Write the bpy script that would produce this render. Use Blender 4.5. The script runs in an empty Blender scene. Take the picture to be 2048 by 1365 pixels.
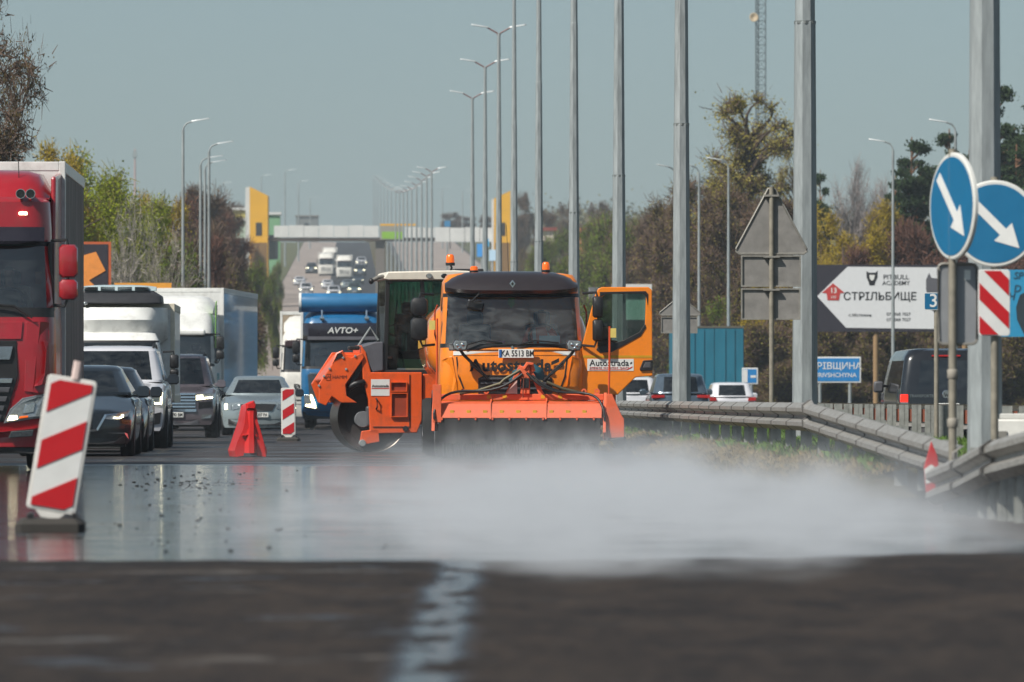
import bpy, bmesh, math, random
import numpy as np
from mathutils import Vector, Matrix
random.seed(7)
S = bpy.context.scene
COL = S.collection
R = math.radians
# ------------------------------------------------------------------ camera
FPX, HOR, CAMH = 12390.0, 795.0, 0.93       # focal length and horizon in 2048-px units, lens height in metres
cam = bpy.data.cameras.new('camera')
cam.sensor_width = 36.0
cam.lens = FPX * 36.0 / 2048.0
cam.shift_y = (HOR - 682.5) / 2048.0
cam.clip_start = 0.5
cam.clip_end = 12000
cam.dof.use_dof = True
cam.dof.focus_distance = 98.0
cam.dof.aperture_fstop = 5.0
co = bpy.data.objects.new('camera', cam)
co.location = (0, 0, CAMH)
co.rotation_euler = (R(90), 0, 0)
COL.objects.link(co)
S.camera = co
# ------------------------------------------------------------------ sky and sun
SUN_AZ, SUN_EL = R(228), R(47)
w = bpy.data.worlds.new('World'); S.world = w; w.use_nodes = True
nt = w.node_tree
bg = nt.nodes['Background']
sky = nt.nodes.new('ShaderNodeTexSky')
sky.sky_type = 'NISHITA'; sky.sun_disc = False
sky.sun_elevation = SUN_EL; sky.sun_rotation = SUN_AZ
sky.altitude = 100; sky.air_density = 1.0; sky.dust_density = 1.2; sky.ozone_density = 1.6
hs = nt.nodes.new('ShaderNodeHueSaturation'); hs.inputs['Saturation'].default_value = 0.55
tint = nt.nodes.new('ShaderNodeMix'); tint.data_type = 'RGBA'; tint.blend_type = 'MULTIPLY'
tint.inputs[0].default_value = 1.0; tint.inputs[7].default_value = (0.83, 1.0, 1.07, 1)
nt.links.new(sky.outputs[0], hs.inputs['Color'])
nt.links.new(hs.outputs[0], tint.inputs[6])
nt.links.new(tint.outputs[2], bg.inputs['Color'])
bg.inputs['Strength'].default_value = 0.0495
sl = bpy.data.lights.new('sun', 'SUN'); sl.energy = 3.8; sl.angle = R(0.6); sl.color = (1.0, 0.95, 0.87)
so = bpy.data.objects.new('sun', sl); COL.objects.link(so)
sd = Vector((math.sin(SUN_AZ) * math.cos(SUN_EL), math.cos(SUN_AZ) * math.cos(SUN_EL), math.sin(SUN_EL)))
so.rotation_euler = sd.to_track_quat('Z', 'Y').to_euler()
so.location = (-60, -60, 90)
S.view_settings.view_transform = 'Standard'
S.view_settings.look = 'None'
S.view_settings.exposure = 0.6
S.view_settings.gamma = 1.0
S.cycles.use_denoising = True
S.cycles.max_bounces = 7; S.cycles.diffuse_bounces = 2; S.cycles.glossy_bounces = 3
S.cycles.transmission_bounces = 4; S.cycles.transparent_max_bounces = 10; S.cycles.volume_bounces = 2
S.cycles.volume_max_steps = 256
S.cycles.sample_clamp_indirect = 4.0
S.cycles.caustics_reflective = False; S.cycles.caustics_refractive = False
# ------------------------------------------------------------------ helpers
RD = 0.02615                                  # the road runs slightly left of straight ahead
YAW = math.atan(RD)
GP = [(-400, 0), (0, 0), (300, 0), (430, 1.8), (560, 5), (700, 9.2), (800, 12.8), (1030, 21.5), (1400, 36), (1800, 46), (2400, 52), (6000, 52)]
def g(Y):                                     # height of the ground along the road
    if Y <= 300: return 0.0
    for (a, za), (b, zb) in zip(GP, GP[1:]):
        if a <= Y <= b: return za + (zb - za) * (Y - a) / (b - a)
    return 52.0
def at(px, py, Y): return Vector(((px - 1024) * Y / FPX, Y, CAMH - (py - HOR) * Y / FPX))
def road(u, Y, z=0.0): return Vector((u - RD * Y, Y, g(Y) + z))
def srgb(h):
    if isinstance(h, str):
        h = h.lstrip('#'); c = [int(h[i:i + 2], 16) / 255 for i in (0, 2, 4)]
        return tuple(x / 12.92 if x <= 0.04045 else ((x + 0.055) / 1.055) ** 2.4 for x in c)
    return tuple(h)
MATS = {}
def mat(name, col, rough=0.5, metal=0.0, coat=0.0, var=0.12, scale=6.0, bump=0.0, emit=None, estr=0.0, spec=0.5, col2=None, stretch=(1, 1, 1), trans=0.0, dirt=0.0):
    if name in MATS: return MATS[name]
    m = bpy.data.materials.new(name); m.use_nodes = True
    n = m.node_tree; b = n.nodes['Principled BSDF']
    c = srgb(col)
    tc = n.nodes.new('ShaderNodeTexCoord'); mp = n.nodes.new('ShaderNodeMapping')
    mp.inputs['Scale'].default_value = stretch
    n.links.new(tc.outputs['Object'], mp.inputs['Vector'])
    no = n.nodes.new('ShaderNodeTexNoise'); no.inputs['Scale'].default_value = scale; no.inputs['Detail'].default_value = 5; no.inputs['Roughness'].default_value = 0.65
    n.links.new(mp.outputs[0], no.inputs['Vector'])
    rp = n.nodes.new('ShaderNodeValToRGB')
    c2 = srgb(col2) if col2 is not None else tuple(min(1, x * (1 + var)) for x in c)
    c1 = tuple(x * (1 - var) for x in c) if col2 is None else c
    rp.color_ramp.elements[0].position = 0.3; rp.color_ramp.elements[1].position = 0.7
    rp.color_ramp.elements[0].color = (*c1, 1); rp.color_ramp.elements[1].color = (*c2, 1)
    n.links.new(no.outputs[0], rp.inputs[0]); n.links.new(rp.outputs[0], b.inputs['Base Color'])
    if dirt:                                    # road film and splashes: patches of dried mud
        nd = n.nodes.new('ShaderNodeTexNoise'); nd.inputs['Scale'].default_value = 4.5; nd.inputs['Detail'].default_value = 9; nd.inputs['Roughness'].default_value = 0.72
        n.links.new(tc.outputs['Object'], nd.inputs['Vector'])
        md = n.nodes.new('ShaderNodeMapRange'); md.inputs[1].default_value = 0.5; md.inputs[2].default_value = 0.72; md.inputs[3].default_value = 0.0; md.inputs[4].default_value = dirt
        mc = n.nodes.new('ShaderNodeMix'); mc.data_type = 'RGBA'; mc.inputs[7].default_value = (*srgb('#5c4d40'), 1)
        n.links.new(nd.outputs[0], md.inputs[0]); n.links.new(md.outputs[0], mc.inputs[0]); n.links.new(rp.outputs[0], mc.inputs[6]); n.links.new(mc.outputs[2], b.inputs['Base Color'])
    mr = n.nodes.new('ShaderNodeMapRange')
    mr.inputs[3].default_value = max(0.02, rough * 0.8); mr.inputs[4].default_value = min(1, rough * 1.25)
    n.links.new(no.outputs[0], mr.inputs[0]); n.links.new(mr.outputs[0], b.inputs['Roughness'])
    b.inputs['Metallic'].default_value = metal
    b.inputs['Coat Weight'].default_value = coat; b.inputs['Coat Roughness'].default_value = 0.06
    b.inputs['Specular IOR Level'].default_value = spec
    if bump:
        bp = n.nodes.new('ShaderNodeBump'); bp.inputs['Strength'].default_value = bump; bp.inputs['Distance'].default_value = 0.02
        n.links.new(no.outputs[0], bp.inputs['Height']); n.links.new(bp.outputs[0], b.inputs['Normal'])
    if emit:
        b.inputs['Emission Color'].default_value = (*srgb(emit), 1); b.inputs['Emission Strength'].default_value = estr
    if trans:                                   # thin leaves let light through
        tr = n.nodes.new('ShaderNodeBsdfTranslucent'); mx = n.nodes.new('ShaderNodeMixShader'); mx.inputs[0].default_value = trans
        n.links.new(rp.outputs[0], tr.inputs[0]); n.links.new(b.outputs[0], mx.inputs[1]); n.links.new(tr.outputs[0], mx.inputs[2])
        n.links.new(mx.outputs[0], n.nodes['Material Output'].inputs[0])
    MATS[name] = m
    return m
def glass(name, tintc, refl=0.06, rough=0.02, dust_reflection=0.05):
    if name in MATS: return MATS[name]
    m = bpy.data.materials.new(name); m.use_nodes = True; n = m.node_tree
    n.nodes.remove(n.nodes['Principled BSDF'])
    t = n.nodes.new('ShaderNodeBsdfTransparent'); t.inputs[0].default_value = (*srgb(tintc), 1)
    gl = n.nodes.new('ShaderNodeBsdfGlossy'); gl.inputs['Roughness'].default_value = rough
    fr = n.nodes.new('ShaderNodeFresnel'); fr.inputs[0].default_value = 1.5
    ad = n.nodes.new('ShaderNodeMath'); ad.operation = 'ADD'; ad.inputs[1].default_value = refl; ad.use_clamp = True
    mx = n.nodes.new('ShaderNodeMixShader')
    n.links.new(fr.outputs[0], ad.inputs[0]); n.links.new(ad.outputs[0], mx.inputs[0])
    n.links.new(t.outputs[0], mx.inputs[1]); n.links.new(gl.outputs[0], mx.inputs[2])
    df = n.nodes.new('ShaderNodeBsdfDiffuse'); df.inputs[0].default_value = (0.42, 0.45, 0.45, 1)     # patchy grey film: thin dust, and painted cloud reflection on the lorry windscreen
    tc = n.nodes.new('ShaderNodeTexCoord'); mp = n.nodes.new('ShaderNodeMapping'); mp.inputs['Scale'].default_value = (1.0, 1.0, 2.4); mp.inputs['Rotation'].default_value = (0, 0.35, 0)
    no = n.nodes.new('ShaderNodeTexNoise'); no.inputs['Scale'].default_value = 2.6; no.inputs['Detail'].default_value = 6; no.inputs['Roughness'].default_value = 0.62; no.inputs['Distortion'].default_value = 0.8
    mr = n.nodes.new('ShaderNodeMapRange'); mr.inputs[1].default_value = 0.38; mr.inputs[2].default_value = 0.68; mr.inputs[3].default_value = 0.0; mr.inputs[4].default_value = dust_reflection
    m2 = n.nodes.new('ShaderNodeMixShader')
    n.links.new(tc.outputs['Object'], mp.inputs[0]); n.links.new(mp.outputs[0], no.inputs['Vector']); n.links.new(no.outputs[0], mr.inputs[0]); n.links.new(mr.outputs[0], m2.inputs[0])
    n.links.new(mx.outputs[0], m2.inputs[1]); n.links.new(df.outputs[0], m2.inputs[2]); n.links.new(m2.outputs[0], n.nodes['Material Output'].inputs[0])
    MATS[name] = m
    return m
# common materials
galv = mat('galvanised_steel', '#8f9595', 0.55, 0.25, scale=22, var=0.18)
galv_d = mat('dull_galvanised', '#84817a', 0.6, 0.2, scale=14, var=0.22)
black = mat('black_plastic', '#1d1c1d', 0.45)
blackg = mat('gloss_black', '#131315', 0.15, coat=0.6)
rubber = mat('tyre_rubber', '#1b1b1b', 0.8, var=0.25)
rimm = mat('rim_grey', '#8d8f92', 0.35, 0.6)
chrome = mat('chrome', '#c9cccf', 0.12, 1.0)
white = mat('white_paint', '#d6d7d3', 0.35, coat=0.3, var=0.05)
whiteb = mat('white_body', '#d8d8d4', 0.4, coat=0.2, var=0.06, scale=3, dirt=0.3)
grey = mat('dark_grey_plastic', '#4c4c50', 0.5)
interior = mat('interior_dark', '#1a1c1d', 0.8)
skin = mat('skin', '#b98a70', 0.6)
lens_on = mat('headlamp_lit', '#fff4d8', 0.3, emit='#fff3c8', estr=6.0)
lens_clear = mat('headlamp_lens', '#8e9395', 0.12, 0.5, coat=1.0, var=0.4, scale=30)
amber = mat('amber_lens', '#e0620a', 0.25, coat=0.6, emit='#ff6a00', estr=0.25)
taill = mat('tail_lamp', '#8c1010', 0.25, coat=0.6, emit='#ff2010', estr=0.08)
tail_on = mat('brake_lamp_lit', '#d01a10', 0.25, coat=0.6, emit='#ff2a18', estr=1.0)
platew = mat('plate_white', '#dcdcd6', 0.5, var=0.03)
ink = mat('black_ink', '#17161a', 0.6, var=0.05)
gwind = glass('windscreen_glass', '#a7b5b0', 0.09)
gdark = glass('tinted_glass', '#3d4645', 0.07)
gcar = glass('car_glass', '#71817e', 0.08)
class MB:
    def __init__(s): s.v = []; s.f = []
    def add(s, vs, fs):
        o = len(s.v); s.v += [tuple(p) for p in vs]; s.f += [tuple(i + o for i in f) for f in fs]; return s
    def box(s, x0, x1, y0, y1, z0, z1, M=None):
        vs = [Vector((x, y, z)) for x in (x0, x1) for y in (y0, y1) for z in (z0, z1)]
        if M is not None: vs = [M @ p for p in vs]
        return s.add(vs, [(0, 1, 3, 2), (4, 6, 7, 5), (0, 4, 5, 1), (2, 3, 7, 6), (0, 2, 6, 4), (1, 5, 7, 3)])
    def prism(s, poly, a, b, axis='y', M=None):
        mk = {'y': lambda p, t: (p[0], t, p[1]), 'x': lambda p, t: (t, p[0], p[1]), 'z': lambda p, t: (p[0], p[1], t)}[axis]
        n = len(poly)
        vs = [Vector(mk(p, a)) for p in poly] + [Vector(mk(p, b)) for p in poly]
        if M is not None: vs = [M @ p for p in vs]
        return s.add(vs, [tuple(range(n)), tuple(range(2 * n - 1, n - 1, -1))] + [(i, i + n, (i + 1) % n + n, (i + 1) % n) for i in range(n)])
    def rings(s, rs, cap=True, closed=True):
        n = len(rs[0]); fs = []
        for k in range(len(rs) - 1):
            for i in range(n if closed else n - 1):
                j = (i + 1) % n
                fs.append((k * n + i, k * n + j, (k + 1) * n + j, (k + 1) * n + i))
        if cap: fs.append(tuple(range(n - 1, -1, -1))); fs.append(tuple(range((len(rs) - 1) * n, len(rs) * n)))
        return s.add([p for r in rs for p in r], fs)
    def tube(s, pts, r, n=6, r1=None, cap=True):
        pts = [Vector(p) for p in pts]; rs = []; up = None
        for k, p in enumerate(pts):
            d = (pts[min(k + 1, len(pts) - 1)] - pts[max(k - 1, 0)]).normalized()
            if up is None: up = Vector((0, 0, 1)) if abs(d.z) < 0.9 else Vector((0, 1, 0))
            a = d.cross(up).normalized(); b = a.cross(d).normalized()
            rr = r if r1 is None else r + (r1 - r) * k / (len(pts) - 1)
            rs.append([p + a * (rr * math.cos(2 * math.pi * (i + 0.5) / n)) + b * (rr * math.sin(2 * math.pi * (i + 0.5) / n)) for i in range(n)])
        return s.rings(rs, cap)
    def lathe(s, prof, c=(0, 0, 0), axis='x', n=20, cap=False):   # prof = (radius, along axis)
        rs = []
        for rr, t in prof:
            ring = []
            for i in range(n):
                a = 2 * math.pi * i / n; p, q = rr * math.cos(a), rr * math.sin(a)
                ring.append({'x': (c[0] + t, c[1] + p, c[2] + q), 'y': (c[0] + p, c[1] + t, c[2] + q), 'z': (c[0] + p, c[1] + q, c[2] + t)}[axis])
            rs.append(ring)
        return s.rings(rs, cap)
    def ball(s, c, r, nu=12, nv=8):
        if not hasattr(r, '__len__'): r = (r, r, r)
        rs = []
        for j in range(nv + 1):
            t = math.pi * (0.02 + 0.96 * j / nv)
            rs.append([(c[0] + r[0] * math.sin(t) * math.cos(2 * math.pi * i / nu), c[1] + r[1] * math.sin(t) * math.sin(2 * math.pi * i / nu), c[2] - r[2] * math.cos(t)) for i in range(nu)])
        return s.rings(rs)
    def mesh(s, name, m, smooth=35):
        me = bpy.data.meshes.new(name); me.from_pydata(s.v, [], s.f); me.materials.append(m)
        if len(s.f) < 20000:
            bm = bmesh.new(); bm.from_mesh(me); bmesh.ops.recalc_face_normals(bm, faces=bm.faces); bm.to_mesh(me); bm.free()
        if smooth:
            me.polygons.foreach_set('use_smooth', [True] * len(me.polygons)); me.set_sharp_from_angle(angle=R(smooth))
        return me
    def build(s, name, m, parent=None, smooth=35, bevel=0, seg=2, label=None, kind=None):
        return place(s.mesh(name, m, smooth), name, parent, bevel, seg, label, kind)
def islands(mb, name, m, parent=None, **k):     # one object for each separate piece
    up = list(range(len(mb.v)))
    def fnd(i):
        while up[i] != i: up[i] = up[up[i]]; i = up[i]
        return i
    for f in mb.f:
        for q in f[1:]: up[fnd(q)] = fnd(f[0])
    gr_ = {}
    for f in mb.f: gr_.setdefault(fnd(f[0]), []).append(f)
    out = []
    for fs in gr_.values():
        ids = sorted({i for f in fs for i in f}); mp = {i: q for q, i in enumerate(ids)}
        b = MB(); b.v = [mb.v[i] for i in ids]; b.f = [tuple(mp[i] for i in f) for f in fs]; out.append(b.build(name, m, parent, **k))
    return out
def weld(mb):
    d = {}; v = []; mp = []
    for p in mb.v:
        k = tuple(round(c, 4) for c in p)
        if k not in d: d[k] = len(v); v.append(p)
        mp.append(d[k])
    mb.v = v; mb.f = [tuple(mp[i] for i in f) for f in mb.f]; return mb
def place(me, name, parent=None, bevel=0, seg=2, label=None, kind=None):
    o = bpy.data.objects.new(name, me); COL.objects.link(o)
    if parent is not None: o.parent = parent
    if bevel:
        b = o.modifiers.new('bevel', 'BEVEL'); b.width = bevel; b.segments = seg; b.limit_method = 'ANGLE'; b.angle_limit = R(35)
    if label: o['label'] = label
    if kind: o['kind'] = kind
    return o
def tag(o, label=None, cat=None, group=None, kind=None):
    for k, v in (('label', label), ('category', cat), ('group', group), ('kind', kind)):
        if v: o[k] = v
    return o
def thing(name, label, cat, loc=(0, 0, 0), yaw=0.0, group=None):
    o = bpy.data.objects.new(name, None); COL.objects.link(o); o.empty_display_size = 0.2
    o.location = loc; o.rotation_euler = (0, 0, yaw)
    return tag(o, label, cat, group)
def copy_tree(o, parent=None, label=None, cat=None, group=None):
    c = o.copy(); COL.objects.link(c); c.parent = parent
    if parent is None: tag(c, label, cat, group)
    for ch in list(o.children): copy_tree(ch, c)
    return c
def npmesh(name, V, F, m):
    V = np.asarray(V, np.float32).reshape(-1, 3); F = np.asarray(F, np.int32); k = F.shape[1]
    me = bpy.data.meshes.new(name); me.vertices.add(len(V)); me.vertices.foreach_set('co', V.ravel())
    me.loops.add(F.size); me.loops.foreach_set('vertex_index', F.ravel())
    me.polygons.add(len(F)); me.polygons.foreach_set('loop_start', np.arange(0, F.size, k, dtype=np.int32))
    me.materials.append(m); me.update(); me.validate(); return me
# ------------------------------------------------------------------ lettering, turned into flat meshes while the scene is still light
TXT = {}
def textmesh(s, size, m, bold=0.0, align='CENTER', depth=0.002, wide=1.0, spacing=1.0, shear=0.0):
    cu = bpy.data.curves.new('lettering', 'FONT'); cu.body = s; cu.size = size; cu.align_x = align; cu.align_y = 'CENTER'
    cu.offset = bold * size; cu.extrude = depth; cu.resolution_u = 3; cu.space_character = spacing; cu.shear = shear; cu.fill_mode = 'BOTH'
    o = bpy.data.objects.new('lettering', cu); COL.objects.link(o)
    dg = bpy.context.evaluated_depsgraph_get(); dg.update()
    me = bpy.data.meshes.new_from_object(o.evaluated_get(dg))
    bpy.data.objects.remove(o); bpy.data.curves.remove(cu)
    if wide != 1.0:
        me.transform(Matrix.Diagonal((wide, 1, 1, 1)))
    me.materials.clear(); me.materials.append(m); me.name = 'lettering'
    return me
def letters(s, size, m, parent, loc, bold=0.0, yaw=0.0, name='lettering', pitch=0.0, **k):
    key = (s, size, m.name, bold, str(sorted(k.items())))
    if key not in TXT: TXT[key] = textmesh(s, size, m, bold, **k)
    o = place(TXT[key], name, parent); o.location = loc; o.rotation_euler = (R(90) + pitch, 0, yaw)
    return o
# people: a skinned skeleton made into one continuous mesh
def figure(name, joints, bones, mats, bone_mat):
    me = bpy.data.meshes.new(name); ks = list(joints)
    me.from_pydata([joints[k][0] for k in ks], [(ks.index(a), ks.index(b)) for a, b in bones], [])
    o = bpy.data.objects.new(name, me); COL.objects.link(o)
    o.modifiers.new('skin', 'SKIN'); sb = o.modifiers.new('sub', 'SUBSURF'); sb.levels = 2; sb.render_levels = 2
    for i, k in enumerate(ks):
        sv = me.skin_vertices[0].data[i]; rr = joints[k][1]; sv.radius = (rr, rr) if not hasattr(rr, '__len__') else rr
        sv.use_root = (i == 0)
    dg = bpy.context.evaluated_depsgraph_get(); dg.update()
    out = bpy.data.meshes.new_from_object(o.evaluated_get(dg)); out.name = name
    bpy.data.objects.remove(o); bpy.data.meshes.remove(me)
    out.materials.clear()
    for m in mats: out.materials.append(m)
    for p in out.polygons:
        best, bi = 1e9, 0
        for k, (a, b) in enumerate(bones):
            A, B = Vector(joints[a][0]), Vector(joints[b][0]); d = B - A; t = max(0, min(1, (p.center - A).dot(d) / max(d.length_squared, 1e-9)))
            q = (p.center - A - d * t).length
            if q < best: best, bi = q, bone_mat[k]
        p.material_index = bi; p.use_smooth = True
    return out
# ------------------------------------------------------------------ the setting
def nodes_of(name):
    m = bpy.data.materials.new(name); m.use_nodes = True
    n = m.node_tree; return m, n, n.nodes['Principled BSDF']
def N(n, kind, **kw):
    o = n.nodes.new('ShaderNode' + kind)
    for k, v in kw.items(): setattr(o, k, v)
    return o
def noise(n, vec, scale, detail=4, stretch=(1, 1, 1), rough=0.6):
    mp = N(n, 'Mapping'); mp.inputs['Scale'].default_value = stretch; n.links.new(vec, mp.inputs[0])
    t = N(n, 'TexNoise'); t.inputs['Scale'].default_value = scale; t.inputs['Detail'].default_value = detail; t.inputs['Roughness'].default_value = rough
    n.links.new(mp.outputs[0], t.inputs['Vector']); return t.outputs[0]
def mth(n, op, a, b=None, c=None, clamp=False):
    o = N(n, 'Math', operation=op); o.use_clamp = clamp
    for i, v in enumerate((a, b, c)):
        if v is None: continue
        if isinstance(v, (int, float)): o.inputs[i].default_value = v
        else: n.links.new(v, o.inputs[i])
    return o.outputs[0]
def rng(n, v, a, b, c=0.0, d=1.0, smooth=True):
    o = N(n, 'MapRange'); o.interpolation_type = 'SMOOTHSTEP' if smooth else 'LINEAR'
    if isinstance(v, (int, float)): o.inputs[0].default_value = v
    else: n.links.new(v, o.inputs[0])
    for i, x in enumerate((a, b, c, d)): o.inputs[i + 1].default_value = x
    return o.outputs[0]
def mixc(n, f, a, b):
    o = N(n, 'Mix', data_type='RGBA')
    if isinstance(f, (int, float)): o.inputs[0].default_value = f
    else: n.links.new(f, o.inputs[0])
    for i, v in ((6, a), (7, b)):
        if isinstance(v, tuple): o.inputs[i].default_value = (*v[:3], 1)
        else: n.links.new(v, o.inputs[i])
    return o.outputs[2]
def asphalt(name, dark, light, wet='none', rough=0.75):
    m, n, b = nodes_of(name)
    tc = N(n, 'TexCoord'); P = tc.outputs['Object']; sx = N(n, 'SeparateXYZ'); n.links.new(P, sx.inputs[0])
    X, Y = sx.outputs[0], sx.outputs[1]
    big = noise(n, P, 0.35, 5, (1, 0.25, 1)); fine = noise(n, P, 60, 3); band = noise(n, P, 0.8, 5, (0.25, 1.0, 1))
    f = mth(n, 'ADD', mth(n, 'MULTIPLY', big, 0.6), mth(n, 'MULTIPLY', fine, 0.4))
    dry = mixc(n, rng(n, f, 0.3, 0.7), srgb(dark), srgb(light))
    if wet == 'sheet':                         # sprayed film of water between the step and the machines
        j = mth(n, 'MULTIPLY', mth(n, 'SUBTRACT', noise(n, P, 0.5, 4, (0.5, 1, 1)), 0.5), 9.0)
        e = mth(n, 'ADD', Y, j)
        near = rng(n, e, 84, 88, 1.0, 0.0)
        far = mth(n, 'MULTIPLY', rng(n, band, 0.52, 0.60), rng(n, Y, 86, 190, 0.85, 0.0))
        W = mth(n, 'MAXIMUM', near, far, clamp=True)
        holes = rng(n, noise(n, P, 1.3, 6, (0.35, 1.4, 1), 0.7), 0.66, 0.74)
        W = mth(n, 'MULTIPLY', W, mth(n, 'SUBTRACT', 1.0, mth(n, 'MULTIPLY', holes, 0.5)))
    elif wet == 'streak':                      # a runnel of water across the rough milled surface
        wob = mth(n, 'MULTIPLY', mth(n, 'SUBTRACT', noise(n, P, 1.6, 6, (1, 0.35, 1), 0.75), 0.5), 0.20)
        xc = mth(n, 'ADD', mth(n, 'ADD', X, wob), 0.28)
        W = rng(n, mth(n, 'ABSOLUTE', xc), 0.06, 0.19, 1.0, 0.0)
        cut = rng(n, noise(n, P, 2.4, 5, (1.6, 0.4, 1), 0.65), 0.40, 0.52)
        spots = rng(n, noise(n, P, 1.0, 6, (0.9, 0.9, 1), 0.72), 0.58, 0.64)
        left = rng(n, X, -0.3, 0.1, 1.0, 0.12)
        mot = noise(n, P, 1.6, 6, (1.0, 0.3, 1), 0.75); gr = noise(n, P, 14, 4, (1, 0.25, 1), 0.7)
        dry = mixc(n, rng(n, mth(n, 'ADD', mth(n, 'MULTIPLY', mot, 0.6), mth(n, 'MULTIPLY', gr, 0.4)), 0.36, 0.66), srgb('#1d1918'), srgb('#3a312a'))
        streaks = mth(n, 'MULTIPLY', rng(n, noise(n, P, 1.0, 4, (0.45, 1.0, 1), 0.6), 0.60, 0.67), rng(n, noise(n, P, 3.0, 4, (1, 0.5, 1), 0.7), 0.40, 0.58))
        dry = mixc(n, mth(n, 'MULTIPLY', mth(n, 'MULTIPLY', streaks, left), 0.55), dry, srgb('#6a6662'))
        W = mth(n, 'MAXIMUM', mth(n, 'MULTIPLY', W, cut), mth(n, 'MULTIPLY', mth(n, 'MULTIPLY', spots, left), 0.65), clamp=True)
    else:
        W = None
    if W is None:
        n.links.new(dry, b.inputs['Base Color']); b.inputs['Roughness'].default_value = rough
        b.inputs['Specular IOR Level'].default_value = 0.25
        h = mth(n, 'MULTIPLY', fine, 1.0)
        st = None
    else:
        n.links.new(mixc(n, W, dry, tuple(x * 0.45 for x in srgb(dark))), b.inputs['Base Color'])
        wr_ = mth(n, 'ADD', 0.07, mth(n, 'MULTIPLY', rng(n, noise(n, P, 2.2, 5, (0.22, 1.6, 1), 0.7), 0.35, 0.68), 0.13)) if wet == 'sheet' else 0.2
        n.links.new(mth(n, 'ADD', mth(n, 'MULTIPLY', W, wr_), mth(n, 'MULTIPLY', mth(n, 'SUBTRACT', 1.0, W), rough)), b.inputs['Roughness'])
        n.links.new(rng(n, W, 0, 1, 0.2, 0.9, False), b.inputs['Specular IOR Level'])
        rip = noise(n, P, 5.0, 4, (0.35, 1.0, 1))
        h = mth(n, 'ADD', mth(n, 'MULTIPLY', fine, rng(n, W, 0, 1, 1.0, 0.0, False)), mth(n, 'MULTIPLY', rip, rng(n, W, 0, 1, 0.5, 0.09, False)))
    bp = N(n, 'Bump'); bp.inputs['Distance'].default_value = 0.012; bp.inputs['Strength'].default_value = 0.7
    n.links.new(h, bp.inputs['Height']); n.links.new(bp.outputs[0], b.inputs['Normal'])
    return m
def soil(name, cols, scale=0.4, bump=0.6):
    m, n, b = nodes_of(name)
    tc = N(n, 'TexCoord'); P = tc.outputs['Object']
    a = noise(n, P, scale, 6, rough=0.7); f = noise(n, P, 9, 4)
    c1 = mixc(n, rng(n, a, 0.38, 0.62), srgb(cols[0]), srgb(cols[1]))
    n.links.new(mixc(n, rng(n, f, 0.35, 0.7), c1, srgb(cols[2])), b.inputs['Base Color'])
    b.inputs['Roughness'].default_value = 0.95; b.inputs['Specular IOR Level'].default_value = 0.1
    bp = N(n, 'Bump'); bp.inputs['Strength'].default_value = bump; bp.inputs['Distance'].default_value = 0.05
    n.links.new(f, bp.inputs['Height']); n.links.new(bp.outputs[0], b.inputs['Normal'])
    return m
def strip(name, us, ys, zf, m, kind='structure'):
    V = []; F = []; k = len(us)
    for Y in ys:
        for u in us: p = road(u, Y); V.append((p.x, p.y, p.z + zf(u, Y)))
    for a in range(len(ys) - 1):
        for b in range(k - 1): F.append((a * k + b, a * k + b + 1, (a + 1) * k + b + 1, (a + 1) * k + b))
    o = place(npmesh(name, V, F, m), name); o['kind'] = kind
    o.data.polygons.foreach_set('use_smooth', [True] * len(F))
    return o
YS = [-60, 0, 20, 40, 60, 80, 100, 140, 200, 260, 300, 340, 380, 430, 500, 560, 630, 700, 800, 900, 1030, 1150, 1280, 1400, 1600, 1800, 2100, 2400]
turf = soil('verge_ground', ('#55553a', '#6a6146', '#3f4a2a'))
# ground: one sheet to the horizon, its shoulders rising gently away from the road
def groundz(u, Y): return -0.10 + 0.012 * max(0, abs(u - 5) - 22) * (1 if Y > 60 else Y / 60 if Y > 0 else 0) * (0.4 if Y < 400 else 0.8)
gx = [-2500, -1200, -600, -300, -150, -80, -45, -25, -12, 0, 5, 12, 24, 40, 60, 90, 160, 300, 600, 1200, 2500]
strip('ground', gx, YS + [3200, 4500, 6000], lambda u, Y: min(groundz(u, Y), 12), turf)
strip('road', [-10.5, -5, 0, 4.35], YS, lambda u, Y: 0.0, asphalt('wet_asphalt', '#262221', '#393432', 'sheet', 0.6))
strip('road_opposite', [8.5, 13, 18, 24], YS, lambda u, Y: 0.0, asphalt('opposite_asphalt', '#3a3735', '#4d4946', rough=0.8))
strip('turning_gap', [4.35, 6.5, 8.5], [-60, 0, 20, 40, 60], lambda u, Y: -0.004, asphalt('gap_asphalt', '#332e2b', '#463f3a', rough=0.8))
strip('old_pavement', [-10.4, -6, -3.1], [y for y in YS if y >= 340], lambda u, Y: 0.006, asphalt('old_concrete_asphalt', '#7d726b', '#988b82', rough=0.9))
strip('old_pavement', [9.5, 13, 18, 23.5], [y for y in YS if y >= 380], lambda u, Y: 0.006, MATS.get('none') or bpy.data.materials['old_concrete_asphalt'])
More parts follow.
